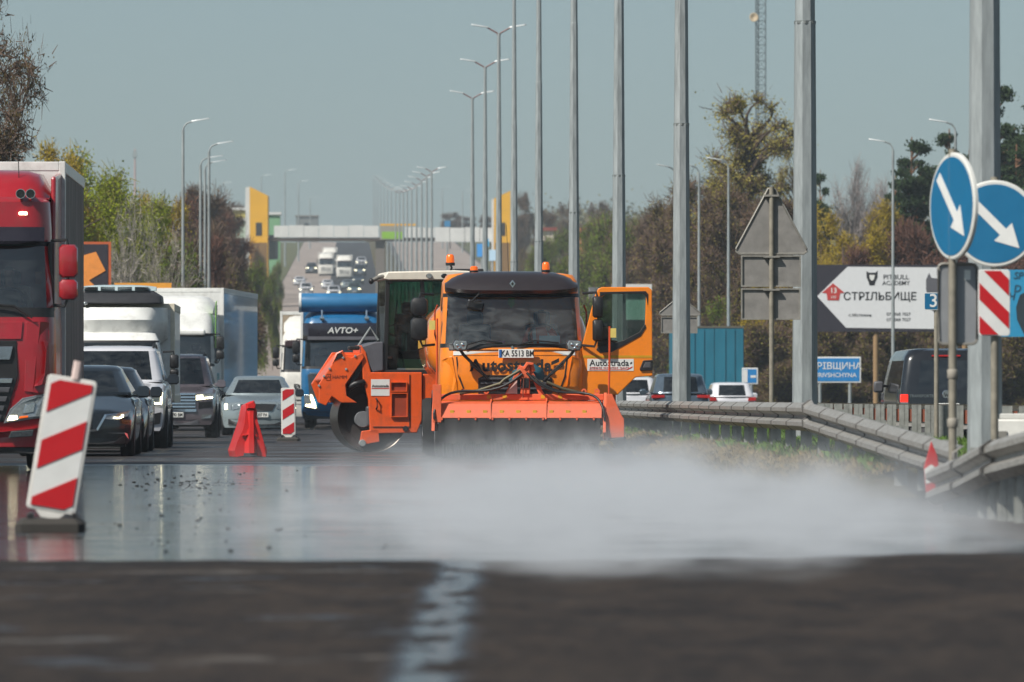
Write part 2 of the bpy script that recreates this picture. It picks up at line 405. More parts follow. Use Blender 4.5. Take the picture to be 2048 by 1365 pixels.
# foreground: rough milled layer, one step higher, ragged front edge at about 34 m
milled = asphalt('milled_asphalt', '#332a26', '#4f443b', 'streak', 0.8)
rs = random.Random(3)
mb = MB(); nx = 90; xs = [-9 + 18 * i / nx for i in range(nx + 1)]
edge = []
for x in xs:
    Y = 33.6 + (0.1 * max(0, x + 0.5)) + (0.55 * max(0, x - 0.6) if x < 3.5 else 1.6) + 0.10 * math.sin(x * 3.1) + rs.uniform(-0.07, 0.07)
    edge.append(Y)
rows = [-30, 5, 15, 22, 28, 31]
V = []; F = []
for Y in rows:
    for x in xs: V.append((x, Y, 0.045 + rs.uniform(-0.004, 0.004)))
for i, x in enumerate(xs): V.append((x, edge[i], 0.045 + rs.uniform(-0.006, 0.004)))
for i, x in enumerate(xs): V.append((x, edge[i] + 0.05, -0.02))
k = nx + 1
for a in range(len(rows) + 1):
    for b in range(nx): F.append((a * k + b, a * k + b + 1, (a + 1) * k + b + 1, (a + 1) * k + b))
o = place(npmesh('milled_pavement', V, F, milled), 'milled_pavement'); o['kind'] = 'structure'
# crumbs of asphalt lying on the wet film
mb = MB()
for k in range(300):
    c = rs.random()
    px = rs.gauss(380, 70) if c < 0.6 else rs.uniform(170, 900)
    py = rs.gauss(966, 9) if c < 0.45 else rs.uniform(930, 1105)
    if not (150 < px < 2000 and 925 < py < 1112): continue
    Y = CAMH * FPX / (py - HOR); x = (px - 1024) * Y / FPX; r = rs.choice((0.002, 0.003, 0.003, 0.004, 0.005, 0.009)) * (1.2 if c < 0.45 else 1)
    mb.box(x - r * 1.6, x + r * 1.6, Y - r, Y + r, 0.0, r * 1.3, Matrix.Translation((x, Y, 0)) @ Matrix.Rotation(rs.uniform(0, 3), 4, 'Z') @ Matrix.Translation((-x, -Y, 0)))
mb.build('asphalt_crumbs', mat('crumb', '#1d1a19', 0.8), smooth=0, kind='stuff')['label'] = 'dark asphalt crumbs scattered over the wet road'
# raised median
mu = [4.3, 4.45, 4.7, 5.0, 5.5, 6.2, 7.0, 7.7, 8.1, 8.55]
mz = [-0.03, 0.13, 0.22, 0.30, 0.36, 0.40, 0.38, 0.3, 0.18, -0.03]
rs = random.Random(5)
my = [56.2 + 0.8 * i for i in range(110)] + [145, 150, 160, 175, 190, 210, 240, 270, 300] + [y for y in YS if y > 300]
def medz(u, Y):
    t = min(1, max(0.0, (Y - 56) / 4)); i = mu.index(u)
    return mz[i] * t - 0.02 + (rs.uniform(-0.035, 0.035) if 0 < i < 9 and Y < 150 else 0)
strip('median_verge', mu, my, medz, soil('median_soil', ('#4a3c2c', '#5d4f38', '#3d4124'), 1.2, 0.9))
# grass on the median: blades beyond counting
def blades(name, spots, mats_h, m):
    V = []; F = []
    r2 = np.random.default_rng(11)
    for (x, y, z, h) in spots:
        a = r2.uniform(0, 6.28); w_ = 0.003 + 0.003 * r2.random(); l = r2.normal(0, 0.45) * h
        dx, dy = math.cos(a), math.sin(a); lx = l * math.cos(a + 1.2); ly = l * math.sin(a + 1.2)
        i = len(V)
        V += [(x - dx * w_, y - dy * w_, z), (x + dx * w_, y + dy * w_, z), (x + lx * 0.4 + dx * w_ * 0.7, y + ly * 0.4 + dy * w_ * 0.7, z + h * 0.62), (x + lx, y + ly, z + h * (1 - abs(l / h) * 0.3))]
        F += [(i, i + 1, i + 2, i + 3)]
    o = place(npmesh(name, V, F, m), name); o['kind'] = 'stuff'; return o
def zmed(u):
    for (a, za), (b, zb) in zip(zip(mu, mz), zip(mu[1:], mz[1:])):
        if a <= u <= b: return za + (zb - za) * (u - a) / (b - a)
    return 0
def spots(n, ur, yr, hr, clump, seed):
    r2 = random.Random(seed); out = []; cl = [(r2.uniform(*ur), r2.uniform(*yr)) for _ in range(clump)]
    for k in range(n):
        cu, cy = cl[k % clump]; u = min(ur[1], max(ur[0], cu + r2.gauss(0, 0.12))); Y = cy + r2.gauss(0, 0.35)
        p = road(u, max(57, Y)); out.append((p.x, p.y, max(0, zmed(u) - 0.05), r2.uniform(*hr)))
    return out
blades('green_grass', spots(22000, (4.9, 7.9), (58, 120), (0.05, 0.2), 500, 1), None, mat('grass_green', '#5b7a2c', 0.8, var=0.35, scale=3, trans=0.3))['label'] = 'green grass growing along the raised median'
blades('dry_grass', spots(22000, (4.4, 5.3), (57, 125), (0.03, 0.13), 500, 2), None, mat('grass_dry', '#8d7a50', 0.9, var=0.3, scale=3, trans=0.2))['label'] = 'dry straw-coloured grass on the dug median edge'
# ------------------------------------------------------------------ guardrails: beam sections, posts and spacers
WP = [(0.0, 0.0), (-0.016, 0.004), (-0.083, 0.055), (-0.083, 0.098), (-0.004, 0.142), (-0.004, 0.168), (-0.083, 0.212), (-0.083, 0.255), (-0.016, 0.306), (0.0, 0.31)]
railm = mat('rail_zinc', '#a19f9a', 0.45, 0.3, scale=5, col2='#7f7a73', stretch=(1, 1.6, 5), bump=0.15)
railp = mat('rail_post_zinc', '#8e908b', 0.6, 0.2, scale=11, var=0.25)
spacer = mat('rail_spacer_primer', '#8a4a35', 0.7)
def guardrail(name, label, path, side, pz=0.0, every=1, dense=(0.0,)):
    root = thing(name, label, 'guardrail', path[0]); o0 = Vector(path[0])
    for k in range(len(path) - 1):
        a, b = Vector(path[k]) - o0, Vector(path[k + 1]) - o0
        d = (b - a); dxy = Vector((d.x, d.y, 0)).normalized(); nrm = Vector((dxy.y, -dxy.x, 0)) * side   # outward from the face
        mb = MB(); ext = d.normalized() * 0.16
        th = 0.012
        for sgn, off in ((1, 0.0),):
            r0 = []; r1 = []
            for (q, z) in WP: r0.append(a + nrm * (-q) + Vector((0, 0, z))); r1.append(b + ext + nrm * (-q * 1.05 + 0.006) + Vector((0, 0, z)))
            for (q, z) in reversed(WP): r0.append(a + nrm * (-q - th) + Vector((0, 0, z))); r1.append(b + ext + nrm * (-q * 1.05 - th + 0.006) + Vector((0, 0, z)))
            mb.rings([r0, r1])
        s = mb.build('beam_section', railm, root, smooth=12)
        mb = MB(); r0 = []; r1 = []; e0 = b + ext * 0.75; e1 = b + ext * 1.12
        for off, pts_ in ((0.016, WP), (0.003, WP[::-1])):
            for (qq, z) in pts_: r0.append(e0 + nrm * (-qq * 1.05 + off) + Vector((0, 0, z))); r1.append(e1 + nrm * (-qq * 1.05 + off) + Vector((0, 0, z)))
        mb.rings([r0, r1])
        mb.build('joint_seam', mat('joint_dark', '#5f5c59', 0.7, 0.3), s, smooth=12)
        if k % every == 0:
            for fr_ in dense:
              mb = MB(); zg = pz - o0.z; c = a + d * fr_ - nrm * 0.12
              M_ = Matrix.Translation(c) @ Matrix.Rotation(math.atan2(dxy.y, dxy.x), 4, 'Z')
              z1 = 0.30; h0 = zg - c.z - 0.1
              mb.box(-0.05, 0.05, -0.012, 0.0, h0, z1, M_); mb.box(-0.05, -0.04, -0.06, 0.06, h0, z1, M_); mb.box(0.04, 0.05, -0.06, 0.06, h0, z1, M_)
              weld(mb).build('post', railp, root, smooth=0)
            mb = MB(); mb.box(-0.03, 0.03, -0.055, 0.055, 0.07, 0.24, Matrix.Translation(a - nrm * 0.055) @ Matrix.Rotation(math.atan2(dxy.y, dxy.x), 4, 'Z'))
            mb.build('spacer', spacer, root, smooth=0)
    return root
far = [tuple(road(5.0, 50.5 + i * 2.35, 0.22 + 0.33 * min(1, i / 7))) for i in range(8)] + [tuple(road(5.0, 67 + i * 2.5, 0.56)) for i in range(44)]
guardrail('guardrail', 'long galvanised guardrail that ramps down to the grass of the median', far, -1, 0.2)
far2 = [tuple(road(5.0, 177 + i * 6.0, 0.56)) for i in range(40)]
guardrail('guardrail', 'far stretch of guardrail running on along the lamp posts uphill', far2, -1, 0.2)
near = [(3.46, 50.6, 0.05), (3.52, 48.6, 0.15), (3.60, 46.6, 0.29), (3.82, 44.6, 0.41), (4.12, 42.6, 0.46), (4.5, 40.6, 0.46), (4.9, 38.6, 0.46), (5.3, 36.6, 0.46)]
gr = guardrail('guardrail', 'short nearer guardrail rising from the wet asphalt beside the blue arrow sign', near, 1, 0.0, 1, (0.0, 0.33, 0.66))
mb = MB(); mb.prism([(0.05, 0.0), (-0.06, 0.06), (-0.08, 0.30), (-0.02, 0.52), (0.03, 0.40), (0.06, 0.2)], 0.22, 0.26, 'y'); mb.build('end_plate', mat('marker_red', '#b3282a', 0.5), gr, 0, 0.006)
mb = MB(); mb.prism([(-0.065, 0.17), (-0.078, 0.29), (-0.02, 0.33), (0.045, 0.28), (0.05, 0.2)], 0.215, 0.219, 'y'); mb.build('end_plate_stripe', white, gr, 0)
back = [tuple(road(7.7, 62 + i * 1.9, 0.53)) for i in range(46)]
guardrail('guardrail', 'guardrail seen from behind with its row of posts beside the opposite road', back, 1, 0.2)
# ------------------------------------------------------------------ lamp posts
polem = mat('post_galvanised', '#8d9394', 0.6, 0.15, scale=12, var=0.28, stretch=(1, 1, 0.14))
postm2 = mat('post_seam', '#6b706f', 0.6)
armm = mat('lamp_arm_rusty', '#7a5a58', 0.6)
lampm = mat('lamp_head_grey', '#b4b9ba', 0.4)
def double_lamp():
    root = thing('lamp_post', 'tall tapered steel post of the median row, with two lamp arms', 'lamp post', (0, 0, 0), 0, 'double-arm lamp posts along the median')
    mb = MB(); n = 8; H_ = 14.6
    rs_ = []
    for z, r in ((-0.2, 0.168), (5.4, 0.135), (5.41, 0.128), (10.2, 0.098), (10.21, 0.092), (H_, 0.06)):
        rs_.append([(r * math.cos(2 * math.pi * (i + 0.5) / n + 0.12), r * math.sin(2 * math.pi * (i + 0.5) / n + 0.12), z) for i in range(n)])
    mb.rings(rs_); mb.build('post', polem, root, smooth=20)
    mb = MB(); mb.lathe([(0.137, 5.38), (0.137, 5.42)], (0, 0, 0), 'z', 8, True); mb.build('seam_band', postm2, root, 20)
    for sx in (-1, 1):
        mb = MB(); mb.tube([(0, 0, H_ - 0.2), (sx * 0.06, 0, H_), (sx * 0.45, 0, H_ + 0.22)], 0.035, 6); a = mb.build('arm', armm, root)
        mb = MB(); mb.rings([[(sx * x, y * ww, H_ + 0.2 + (x - 0.4) * 0.16 + z) for (y, z) in ((-0.1, 0), (0.1, 0), (0.08, 0.05), (-0.08, 0.05))] for x, ww in ((0.4, 0.6), (0.6, 1.3), (0.98, 1.1), (1.05, 0.5))]); mb.build('lamp_head', lampm, a, 30)
    return root
proto = double_lamp(); first = True; n = 0
LP = [(57.0, 'thick galvanised lamp post standing right behind the two blue arrow signs'), (77.2, 'galvanised lamp post directly behind the grey triangular sign back'),
      (106, 'galvanised lamp post in front of the teal trailer, beside the open orange door'), (130.6, 'galvanised lamp post seen through the window of the open orange door'),
      (156.8, 'galvanised lamp post rising behind the right end of the dark roof visor'), (186, 'galvanised lamp post rising behind the amber beacon nearer the open door'),
      (214, 'galvanised lamp post whose top stays out of sight, beside the yellow stair tower'), (236, 'tallest of the lamp posts whose two arms show'),
      (260, 'double-arm lamp post of middle height between its two neighbours'), (287, 'shortest of the three separate double-arm lamp posts before the gap')]
LP += [(y, 'distant double-arm lamp post of the hazy row climbing the hill') for y in (430, 458, 490, 528, 570, 615, 660, 710, 770, 850, 940, 1040, 1150, 1270, 1390, 1500)]
for k, (Y, lab) in enumerate(LP):
    o = proto if k == 0 else copy_tree(proto)
    o['label'] = lab
    p = road(5.67 if Y > 60 else 5.84, Y, 0.2 if Y > 60 else 0.0); o.location = p; o.rotation_euler = (0, 0, YAW + random.uniform(-0.03, 0.03))
def single_lamp(label, group):
    root = thing('street_light', label, 'street light', (0, 0, 0), 0, group)
    mb = MB(); H_ = 10.0; mb.tube([(0, 0, -0.3), (0, 0, 5), (0, 0, H_)], 0.085, 8, 0.05); mb.build('post', polem, root, 60)
    mb = MB(); mb.tube([(0, 0, H_ - 0.05), (0.03, 0, H_ + 0.1), (0.12, 0, H_ + 0.22), (0.35, 0, H_ + 0.30)], 0.032, 6); a = mb.build('arm', polem, root)
    mb = MB(); mb.rings([[(x, y * ww, H_ + 0.29 + (x - 0.35) * 0.14 + z) for (y, z) in ((-0.09, 0), (0.09, 0), (0.07, 0.04), (-0.07, 0.04))] for x, ww in ((0.32, 0.6), (0.5, 1.2), (0.9, 1.0), (0.97, 0.5))]); mb.build('lamp_head', lampm, a, 30)
    return root
pl = single_lamp('slim single-arm street light at the left edge, arm reaching over the queue', 'street lights behind the queueing trucks')
LL = ('tallest of the slim single-arm street lights behind the queueing trucks', 'second tallest slim street light behind the queueing trucks, arm to the road', 'slim street light just beside the second tallest, its arm a little lower', 'lowest slim street light tucked behind the second tallest one')
for k, (px, py, Y) in enumerate(((366, 240, 226), (418, 285, 246), (401, 313, 256), (410, 322, 262))):
    o = pl if k == 0 else copy_tree(pl); p = at(px, py, Y); o.rotation_euler = (0, 0, 0.15 * k); o['label'] = LL[k]
    o.location = (p.x, Y, -0.1); o.scale = (1, 1, (p.z + 0.1) / 10.35)
pr = copy_tree(pl, None, 'slim single-arm street light beyond the opposite road, arm reaching back left', None, 'street lights beyond the opposite road')
LR = ('slim street light rising behind the white arrow billboard, arm pointing back', 'slim street light whose head shows above the sideways blue disc sign', 'slim street light rising above the teal trailer beside the triangular sign', 'slim street light between a lamp post and the teal trailer', 'slim street light almost hidden behind a thick lamp post')
for k, (px, py, Y) in enumerate(((1786, 281, 248), (1911, 242, 224), (1457, 318, 268), (1398, 330, 282), (1350, 332, 300))):
    o = pr if k == 0 else copy_tree(pr); p = at(px, py, Y); o['label'] = LR[k]; o.location = (p.x, Y, -0.1); o.rotation_euler = (0, 0, math.pi + 0.1 * k); o.scale = (1, 1, (p.z + 0.1) / 10.35)
# ------------------------------------------------------------------ vehicles: shared parts
MC = {}
def wheel(root, x, y, r, w_, yaw=0.0, name='wheel', rim=rimm):
    key = ('w', r, w_)
    if key not in MC:
        mb = MB(); h = w_ / 2
        mb.lathe([(r * 0.60, -h), (r * 0.93, -h), (r, -h * 0.75), (r, -h * 0.1), (r * 0.985, 0), (r, h * 0.1), (r, h * 0.75), (r * 0.93, h), (r * 0.60, h)], (0, 0, 0), 'x', 28)
        MC[key] = mb.mesh('tyre', rubber, 30)
        mb = MB()
        mb.lathe([(r * 0.62, -h * 0.96), (r * 0.55, -h * 0.7), (r * 0.25, -h * 0.45), (r * 0.12, -h * 0.75), (0.01, -h * 0.75)], (0, 0, 0), 'x', 20)
        mb.lathe([(r * 0.62, h * 0.96), (r * 0.55, h * 0.7), (r * 0.25, h * 0.45), (r * 0.12, h * 0.75), (0.01, h * 0.75)], (0, 0, 0), 'x', 20)
        MC[key + ('rim',)] = mb.mesh('rim', rim, 30)
    o = place(MC[key], name, root); o.location = (x, y, r); o.rotation_euler = (0, 0, yaw)
    place(MC[key + ('rim',)], 'rim', o)
    return o
def plate(root, x, y, z, text, w_=0.52, h=0.115, face=-1, pitch=0.0):
    mb = MB(); mb.box(x - w_ / 2, x + w_ / 2, y - 0.01, y + 0.01, z - h / 2, z + h / 2); p = mb.build('number_plate', platew, root, 0, 0.004)
    mb = MB(); mb.box(x - w_ / 2 + 0.008, x - w_ / 2 + 0.05, y - 0.013, y - 0.008, z - h / 2 + 0.008, z + h / 2 - 0.008)
    if face < 0:
        mb.build('blue_band', mat('plate_blue', '#2a5d9c', 0.5), p, 0)
    letters(text, h * 0.98, ink, p, (x + 0.022, y + face * 0.014, z), 0.004, yaw=0 if face < 0 else math.pi, wide=0.74)
    return p
def outline(hw, fy, ry, r, bow=0.05, nf=8, na=4, ns=4, rr=None):
    """plan outline, front is -y.  returns points and a letter for each span"""
    rr = r if rr is None else rr; P = []; T = []
    def arc(cx, cy, r_, a0, a1, t):
        for i in range(na):
            a = a0 + (a1 - a0) * i / na; P.append((cx + r_ * math.cos(a), cy + r_ * math.sin(a))); T.append(t)
    def line(x0, y0, x1, y1, k, t, bw=0.0):
        for i in range(k):
            q = i / k; P.append((x0 + (x1 - x0) * q, y0 + (y1 - y0) * q - bw * (1 - (2 * q - 1) ** 2))); T.append(t)
    h = math.pi / 2
    line(-hw + r, fy, hw - r, fy, nf, 'F', bow)
    arc(hw - r, fy + r, r, -h, 0, 'A')
    line(hw, fy + r, hw, ry - rr, ns, 'S')
    arc(hw - rr, ry - rr, rr, 0, h, 'B')
    line(hw - rr, ry, -hw + rr, ry, nf, 'R', -bow)
    arc(-hw + rr, ry - rr, rr, h, 2 * h, 'b')
    line(-hw, ry - rr, -hw, fy + r, ns, 's')
    arc(-hw + r, fy + r, r, 2 * h, 3 * h, 'a')
    return P, T
def shell(rows, sel, **kw):
    """loft horizontal slices; rows = (z, hw, fy, ry, r); sel(i, t, j) -> bucket name.  returns {bucket: MB}"""
    rings = []; T = None
    for (z, hw, fy, ry, r) in rows:
        P, T = outline(hw, fy, ry, r, **kw); rings.append([(x, y, z) for x, y in P])
    n = len(T); out = {}
    for i in range(len(rows) - 1):
        cnt = {}
        for j in range(n):
            cnt[T[j]] = cnt.get(T[j], -1) + 1
            b = sel(i, T[j], cnt[T[j]])
            if b is None: continue
            mb = out.setdefault(b, MB()); k = (j + 1) % n
            mb.add([rings[i][j], rings[i][k], rings[i + 1][k], rings[i + 1][j]], [(0, 1, 2, 3)])
    out['_top'] = rings[-1]; out['_bot'] = rings[0]
    return out
# ------------------------------------------------------------------ people
def seated(jacket, stripe=None, pose='wheel'):
    if pose == 'chin': lh = (0.10, -0.30, 0.52); le = (0.27, -0.16, 0.30); rh = (-0.22, -0.36, 0.22); re_ = (-0.30, -0.10, 0.24)
    else: lh = (0.17, -0.42, 0.34); le = (0.29, -0.18, 0.24); rh = (-0.17, -0.42, 0.34); re_ = (-0.29, -0.18, 0.24)
    J = {'hip': ((0, 0.02, 0.05), (0.17, 0.13)), 'belly': ((0, 0.0, 0.22), (0.16, 0.12)), 'chest': ((0, -0.02, 0.42), (0.17, 0.12)), 'neck0': ((0, -0.02, 0.56), 0.06), 'neck': ((0, -0.03, 0.63), 0.052),
         'jaw': ((0, -0.06, 0.69), (0.058, 0.07)), 'head': ((0, -0.045, 0.77), (0.076, 0.092)), 'crown': ((0, -0.03, 0.84), (0.06, 0.07)),
         'ls': ((0.19, 0, 0.50), 0.065), 'le': (le, 0.05), 'lw': (lh, 0.034), 'lf': ((lh[0] - 0.03, lh[1] - 0.05, lh[2] + 0.05), 0.026),
         'rs': ((-0.19, 0, 0.50), 0.065), 're': (re_, 0.05), 'rw': (rh, 0.034), 'rf': ((rh[0] + 0.03, rh[1] - 0.05, rh[2] + 0.03), 0.026),
         'lk': ((0.13, -0.45, 0.08), 0.075), 'rk': ((-0.13, -0.45, 0.08), 0.075), 'lt': ((0.1, -0.02, 0.04), 0.09), 'rt': ((-0.1, -0.02, 0.04), 0.09), 'la': ((0.13, -0.5, -0.36), 0.05), 'ra': ((-0.13, -0.5, -0.36), 0.05)}
    B = [('hip', 'belly'), ('belly', 'chest'), ('chest', 'neck0'), ('neck0', 'neck'), ('neck', 'jaw'), ('jaw', 'head'), ('head', 'crown'),
         ('chest', 'ls'), ('ls', 'le'), ('le', 'lw'), ('lw', 'lf'), ('chest', 'rs'), ('rs', 're'), ('re', 'rw'), ('rw', 'rf'), ('hip', 'lt'), ('lt', 'lk'), ('lk', 'la'), ('hip', 'rt'), ('rt', 'rk'), ('rk', 'ra')]
    hair = mat('dark_hair', '#2a211b', 0.8)
    bm_ = [2, 0, 0, 1, 1, 1, 3, 0, 0, 0, 1, 0, 0, 0, 1, 2, 2, 2, 2, 2, 2]
    return figure('person', J, B, [jacket, skin, mat('dark_trousers', '#2c2d33', 0.8), hair], bm_)
hivis = mat('hivis_orange', '#e0501e', 0.75, var=0.15)
refl = mat('reflective_tape', '#c9cdcb', 0.5)
cloth_d = mat('cloth_dark', '#3a3d42', 0.8)
P_WORK = seated(hivis, None, 'chin'); P_DARK = seated(cloth_d); P_PALE = seated(mat('cloth_pale', '#8d8678', 0.8))
def standing():
    J = {'hip': ((0, 0, 0.95), (0.16, 0.12)), 'belly': ((0, 0, 1.12), (0.15, 0.115)), 'chest': ((0, 0.0, 1.34), (0.17, 0.12)), 'neck0': ((0, 0, 1.48), 0.06), 'neck': ((0, -0.01, 1.54), 0.053), 'jaw': ((0, -0.03, 1.60), (0.058, 0.07)),
         'head': ((0, -0.02, 1.68), (0.077, 0.095)), 'crown': ((0, -0.01, 1.75), (0.062, 0.075)),
         'ls': ((0.19, 0, 1.42), 0.068), 'le': ((0.27, 0.03, 1.14), 0.052), 'lw': ((0.24, -0.16, 0.98), 0.036), 'lf': ((0.22, -0.23, 0.95), 0.028),
         'rs': ((-0.19, 0, 1.42), 0.068), 're': ((-0.28, -0.10, 1.17), 0.052), 'rw': ((-0.22, -0.32, 1.24), 0.036), 'rf': ((-0.2, -0.39, 1.27), 0.028),
         'lt': ((0.1, 0, 0.88), 0.095), 'lk': ((0.11, -0.02, 0.5), 0.072), 'la': ((0.12, 0.02, 0.10), 0.056), 'lo': ((0.12, -0.12, 0.05), 0.045),
         'rt': ((-0.1, 0, 0.88), 0.095), 'rk': ((-0.11, -0.03, 0.5), 0.072), 'ra': ((-0.12, 0.02, 0.10), 0.056), 'ro': ((-0.12, -0.12, 0.05), 0.045)}
    B = [('hip', 'belly'), ('belly', 'chest'), ('chest', 'neck0'), ('neck0', 'neck'), ('neck', 'jaw'), ('jaw', 'head'), ('head', 'crown'), ('chest', 'ls'), ('ls', 'le'), ('le', 'lw'), ('lw', 'lf'), ('chest', 'rs'), ('rs', 're'), ('re', 'rw'), ('rw', 'rf'),
         ('hip', 'lt'), ('lt', 'lk'), ('lk', 'la'), ('la', 'lo'), ('hip', 'rt'), ('rt', 'rk'), ('rk', 'ra'), ('ra', 'ro')]
    return figure('person', J, B, [mat('brown_jacket', '#7a4a2a', 0.8), skin, hivis, mat('black_cap', '#202226', 0.8), black], [2, 0, 0, 1, 1, 1, 3, 0, 0, 0, 1, 0, 0, 0, 1, 2, 2, 2, 4, 2, 2, 2, 4])
P_STAND = standing()
def rider(me, label, loc, yaw=YAW, s=1.0):
    o = place(me, 'person'); o.location = loc; o.rotation_euler = (0, 0, yaw); o.scale = (s, s, s)
    return tag(o, label, 'person')
def local(root, x, y, z):
    c, s_ = math.cos(root.rotation_euler[2]), math.sin(root.rotation_euler[2])
    return Vector((root.location[0] + x * c - y * s_, root.location[1] + x * s_ + y * c, root.location[2] + z))
def seat(root, x, y, z, m=interior):
    mb = MB(); mb.box(x - 0.25, x + 0.25, y - 0.25, y + 0.25, z - 0.15, z); mb.box(x - 0.25, x + 0.25, y + 0.2, y + 0.36, z - 0.05, z + 0.62); mb.box(x - 0.13, x + 0.13, y + 0.22, y + 0.33, z + 0.60, z + 0.82)
    return weld(mb).build('seat', m, root, 30, 0.05)
def ring(c, r, t, n=20, tilt=0.5):
    mb = MB(); pts = []
    for i in range(n + 1):
        a = 2 * math.pi * i / n; pts.append((c[0] + r * math.cos(a), c[1] + r * math.sin(a) * math.sin(tilt), c[2] + r * math.sin(a) * math.cos(tilt)))
    return mb.tube(pts, t, 6)
# ------------------------------------------------------------------ cars
def car(name, label, cat, loc, yaw, P, group=None):
    root = thing(name, label, cat, loc, yaw, group)
    L, W, H = P['L'], P['W'] / 2, P['H']; paint = P['paint']; cy = P.get('cowl_y', 1.15); ch = P.get('cowl_h', 0.98); nh = P.get('nose_h', 0.78); belt = P.get('belt', ch + 0.02)
    bow = P.get('bow', 0.28); lean = P.get('lean', 0.25); clr = P.get('clr', 0.2); wr = P.get('wr', 0.33); fw, rw = P.get('fw', 0.9), L - P.get('rwo', 1.0)
    tail_h = P.get('tail_h', belt)
    def sy(x, z): return bow * (abs(x) / W) ** 3 + lean * max(0, z - 0.5) ** 1.2 + 0.05 * max(0, 0.45 - z)
    ys = [0, 0.05, 0.12, 0.22, 0.36] + [0.5 + 0.14 * i for i in range(int((L - 1.0) / 0.14))] + [L - 0.4, L - 0.25, L - 0.12, L - 0.04, L]
    def top(y):
        pts = [(0, nh - 0.08), (0.06, nh - 0.03), (0.2, nh), (cy, ch), (cy + 0.6, belt), (L - 0.5, tail_h), (L - 0.1, tail_h - 0.04), (L, tail_h - 0.12)]
        for (a, za), (b, zb) in zip(pts, pts[1:]):
            if a <= y <= b: return za + (zb - za) * (y - a) / (b - a)
        return pts[-1][1]
    rs_ = []
    for y in ys:
        fr = max(0, 1 - y / 0.9); re2 = max(0, 1 - (L - y) / 0.8)
        hw = W * (1 - 0.05 * fr ** 2 - 0.07 * re2 ** 2.5); t = top(y); sh = t - P.get('crown', 0.07)
        zb = clr + 0.02
        for wy in (fw, rw):
            d = abs(y - wy) / (wr + 0.07)
            if d < 1: zb = max(zb, wr * 0.9 + (wr + 0.08) * math.sqrt(1 - d * d) * 0.98)
        zb = min(zb, sh - 0.14); hgt = sh - zb
        half = [(hw * 0.93, zb), (hw * 0.975, zb + hgt * 0.14), (hw, zb + hgt * 0.45), (hw * 0.995, zb + hgt * 0.7), (hw * 0.965, sh - 0.03), (hw * 0.91, sh + 0.005), (hw * 0.62, t - 0.012), (hw * 0.3, t), ]
        ringp = [(x, y, z) for x, z in half] + [(-x, y, z) for x, z in reversed(half)]
        ringp = [(x, y + sy(x, z) * max(0, 1 - y / 1.1) - (0.16 * (abs(x) / W) ** 3 + 0.12 * max(0, z - 0.6)) * re2, z) for x, y, z in ringp]
        rs_.append(ringp)
    mb = MB(); mb.rings(rs_, cap=False)
    for idx, yy in ((0, 0.0), (-1, L)):          # bowed end caps
        half = rs_[idx][:8]; grid = []
        for (x, y, z) in half:
            row = []
            for q in range(-4, 5):
                xx = x * q / 4; row.append((xx, yy + (sy(xx, z) if idx == 0 else -(0.16 * (abs(xx) / W) ** 3 + 0.12 * max(0, z - 0.6))), z))
            grid.append(row)
        mb.rings(grid, cap=False, closed=False)
    weld(mb).build('body', paint, root, 40)
    mb = MB(); mb.box(-W * 0.85, W * 0.85, 0.35, L - 0.3, clr - 0.02, clr + 0.12); mb.build('underbody', black, root, 0)
    # greenhouse
    wt, wb = P.get('ws_top', cy + 0.75), cy + 0.02; rt, rb = L - P.get('rg_top', 1.0), L - P.get('rg_bot', 0.35)
    gw, tw = W * 0.905, W * P.get('top_w', 0.70); gz1 = H - 0.10; bz = belt - 0.03
    rows = [(bz, gw, wb, rb, 0.30), (bz + 0.04, gw * 0.995, wb + 0.03, rb - 0.02, 0.30), (gz1, tw, wt, rt, 0.22), (gz1 + 0.04, tw * 0.98, wt + 0.07, rt - 0.05, 0.22), (H - 0.015, tw * 0.88, wt + 0.25, rt - 0.2, 0.25), (H, tw * 0.6, wt + 0.5, rt - 0.45, 0.2)]
    def sel(i, t, j):
        if i == 1:
            if t in 'F' or (t in 'Aa' and (j == 0 if t == 'A' else j == 3)): return 'windshield'
            if t in 'R': return 'rear_window'
            if t in 'Ss': return 'side_window' if j != 2 else 'pillar'
            return 'pillar'
        return 'roof'
    B = shell(rows, sel, bow=0.10, nf=8, na=4, ns=5)
    B['roof'].add(B['_top'], [tuple(range(len(B['_top'])))])
    weld(B['roof']).build('roof', P.get('roofm', paint), root, 50)
    islands(weld(B['pillar']), 'pillar', P.get('pillarm', paint), root, smooth=50)
    weld(B['windshield']).build('windshield', P.get('glass', gcar), root, 50)
    weld(B['rear_window']).build('rear_window', gdark, root, 50)
    for sg in (1, -1):
        mb = MB(); q = B['side_window']
        for f in q.f:
            if q.v[f[0]][0] * sg > 0: mb.add([q.v[i] for i in f], [(0, 1, 2, 3)])
        weld(mb).build('side_window', gdark, root, 50)
    mb = MB(); mb.box(-gw * 0.9, gw * 0.9, wb + 0.15, rb - 0.1, clr + 0.15, bz - 0.05); mb.build('cabin_floor', interior, root, 0)
    if P.get('seats', True):
        for sx in (-0.36, 0.36): seat(root, sx, wt + 0.45, min(bz - 0.2, H - 0.98))
    mb = MB(); mb.box(-gw * 0.93, gw * 0.93, wb + 0.12, wb + 0.55, bz - 0.2, bz + 0.015); mb.build('dashboard', interior, root, 0, 0.03)
    mb = MB(); mb.box(-0.11, 0.11, wt + 0.02, wt + 0.05, gz1 - 0.14, gz1 - 0.07); mb.build('rearview_mirror', black, root, 0, 0.015)
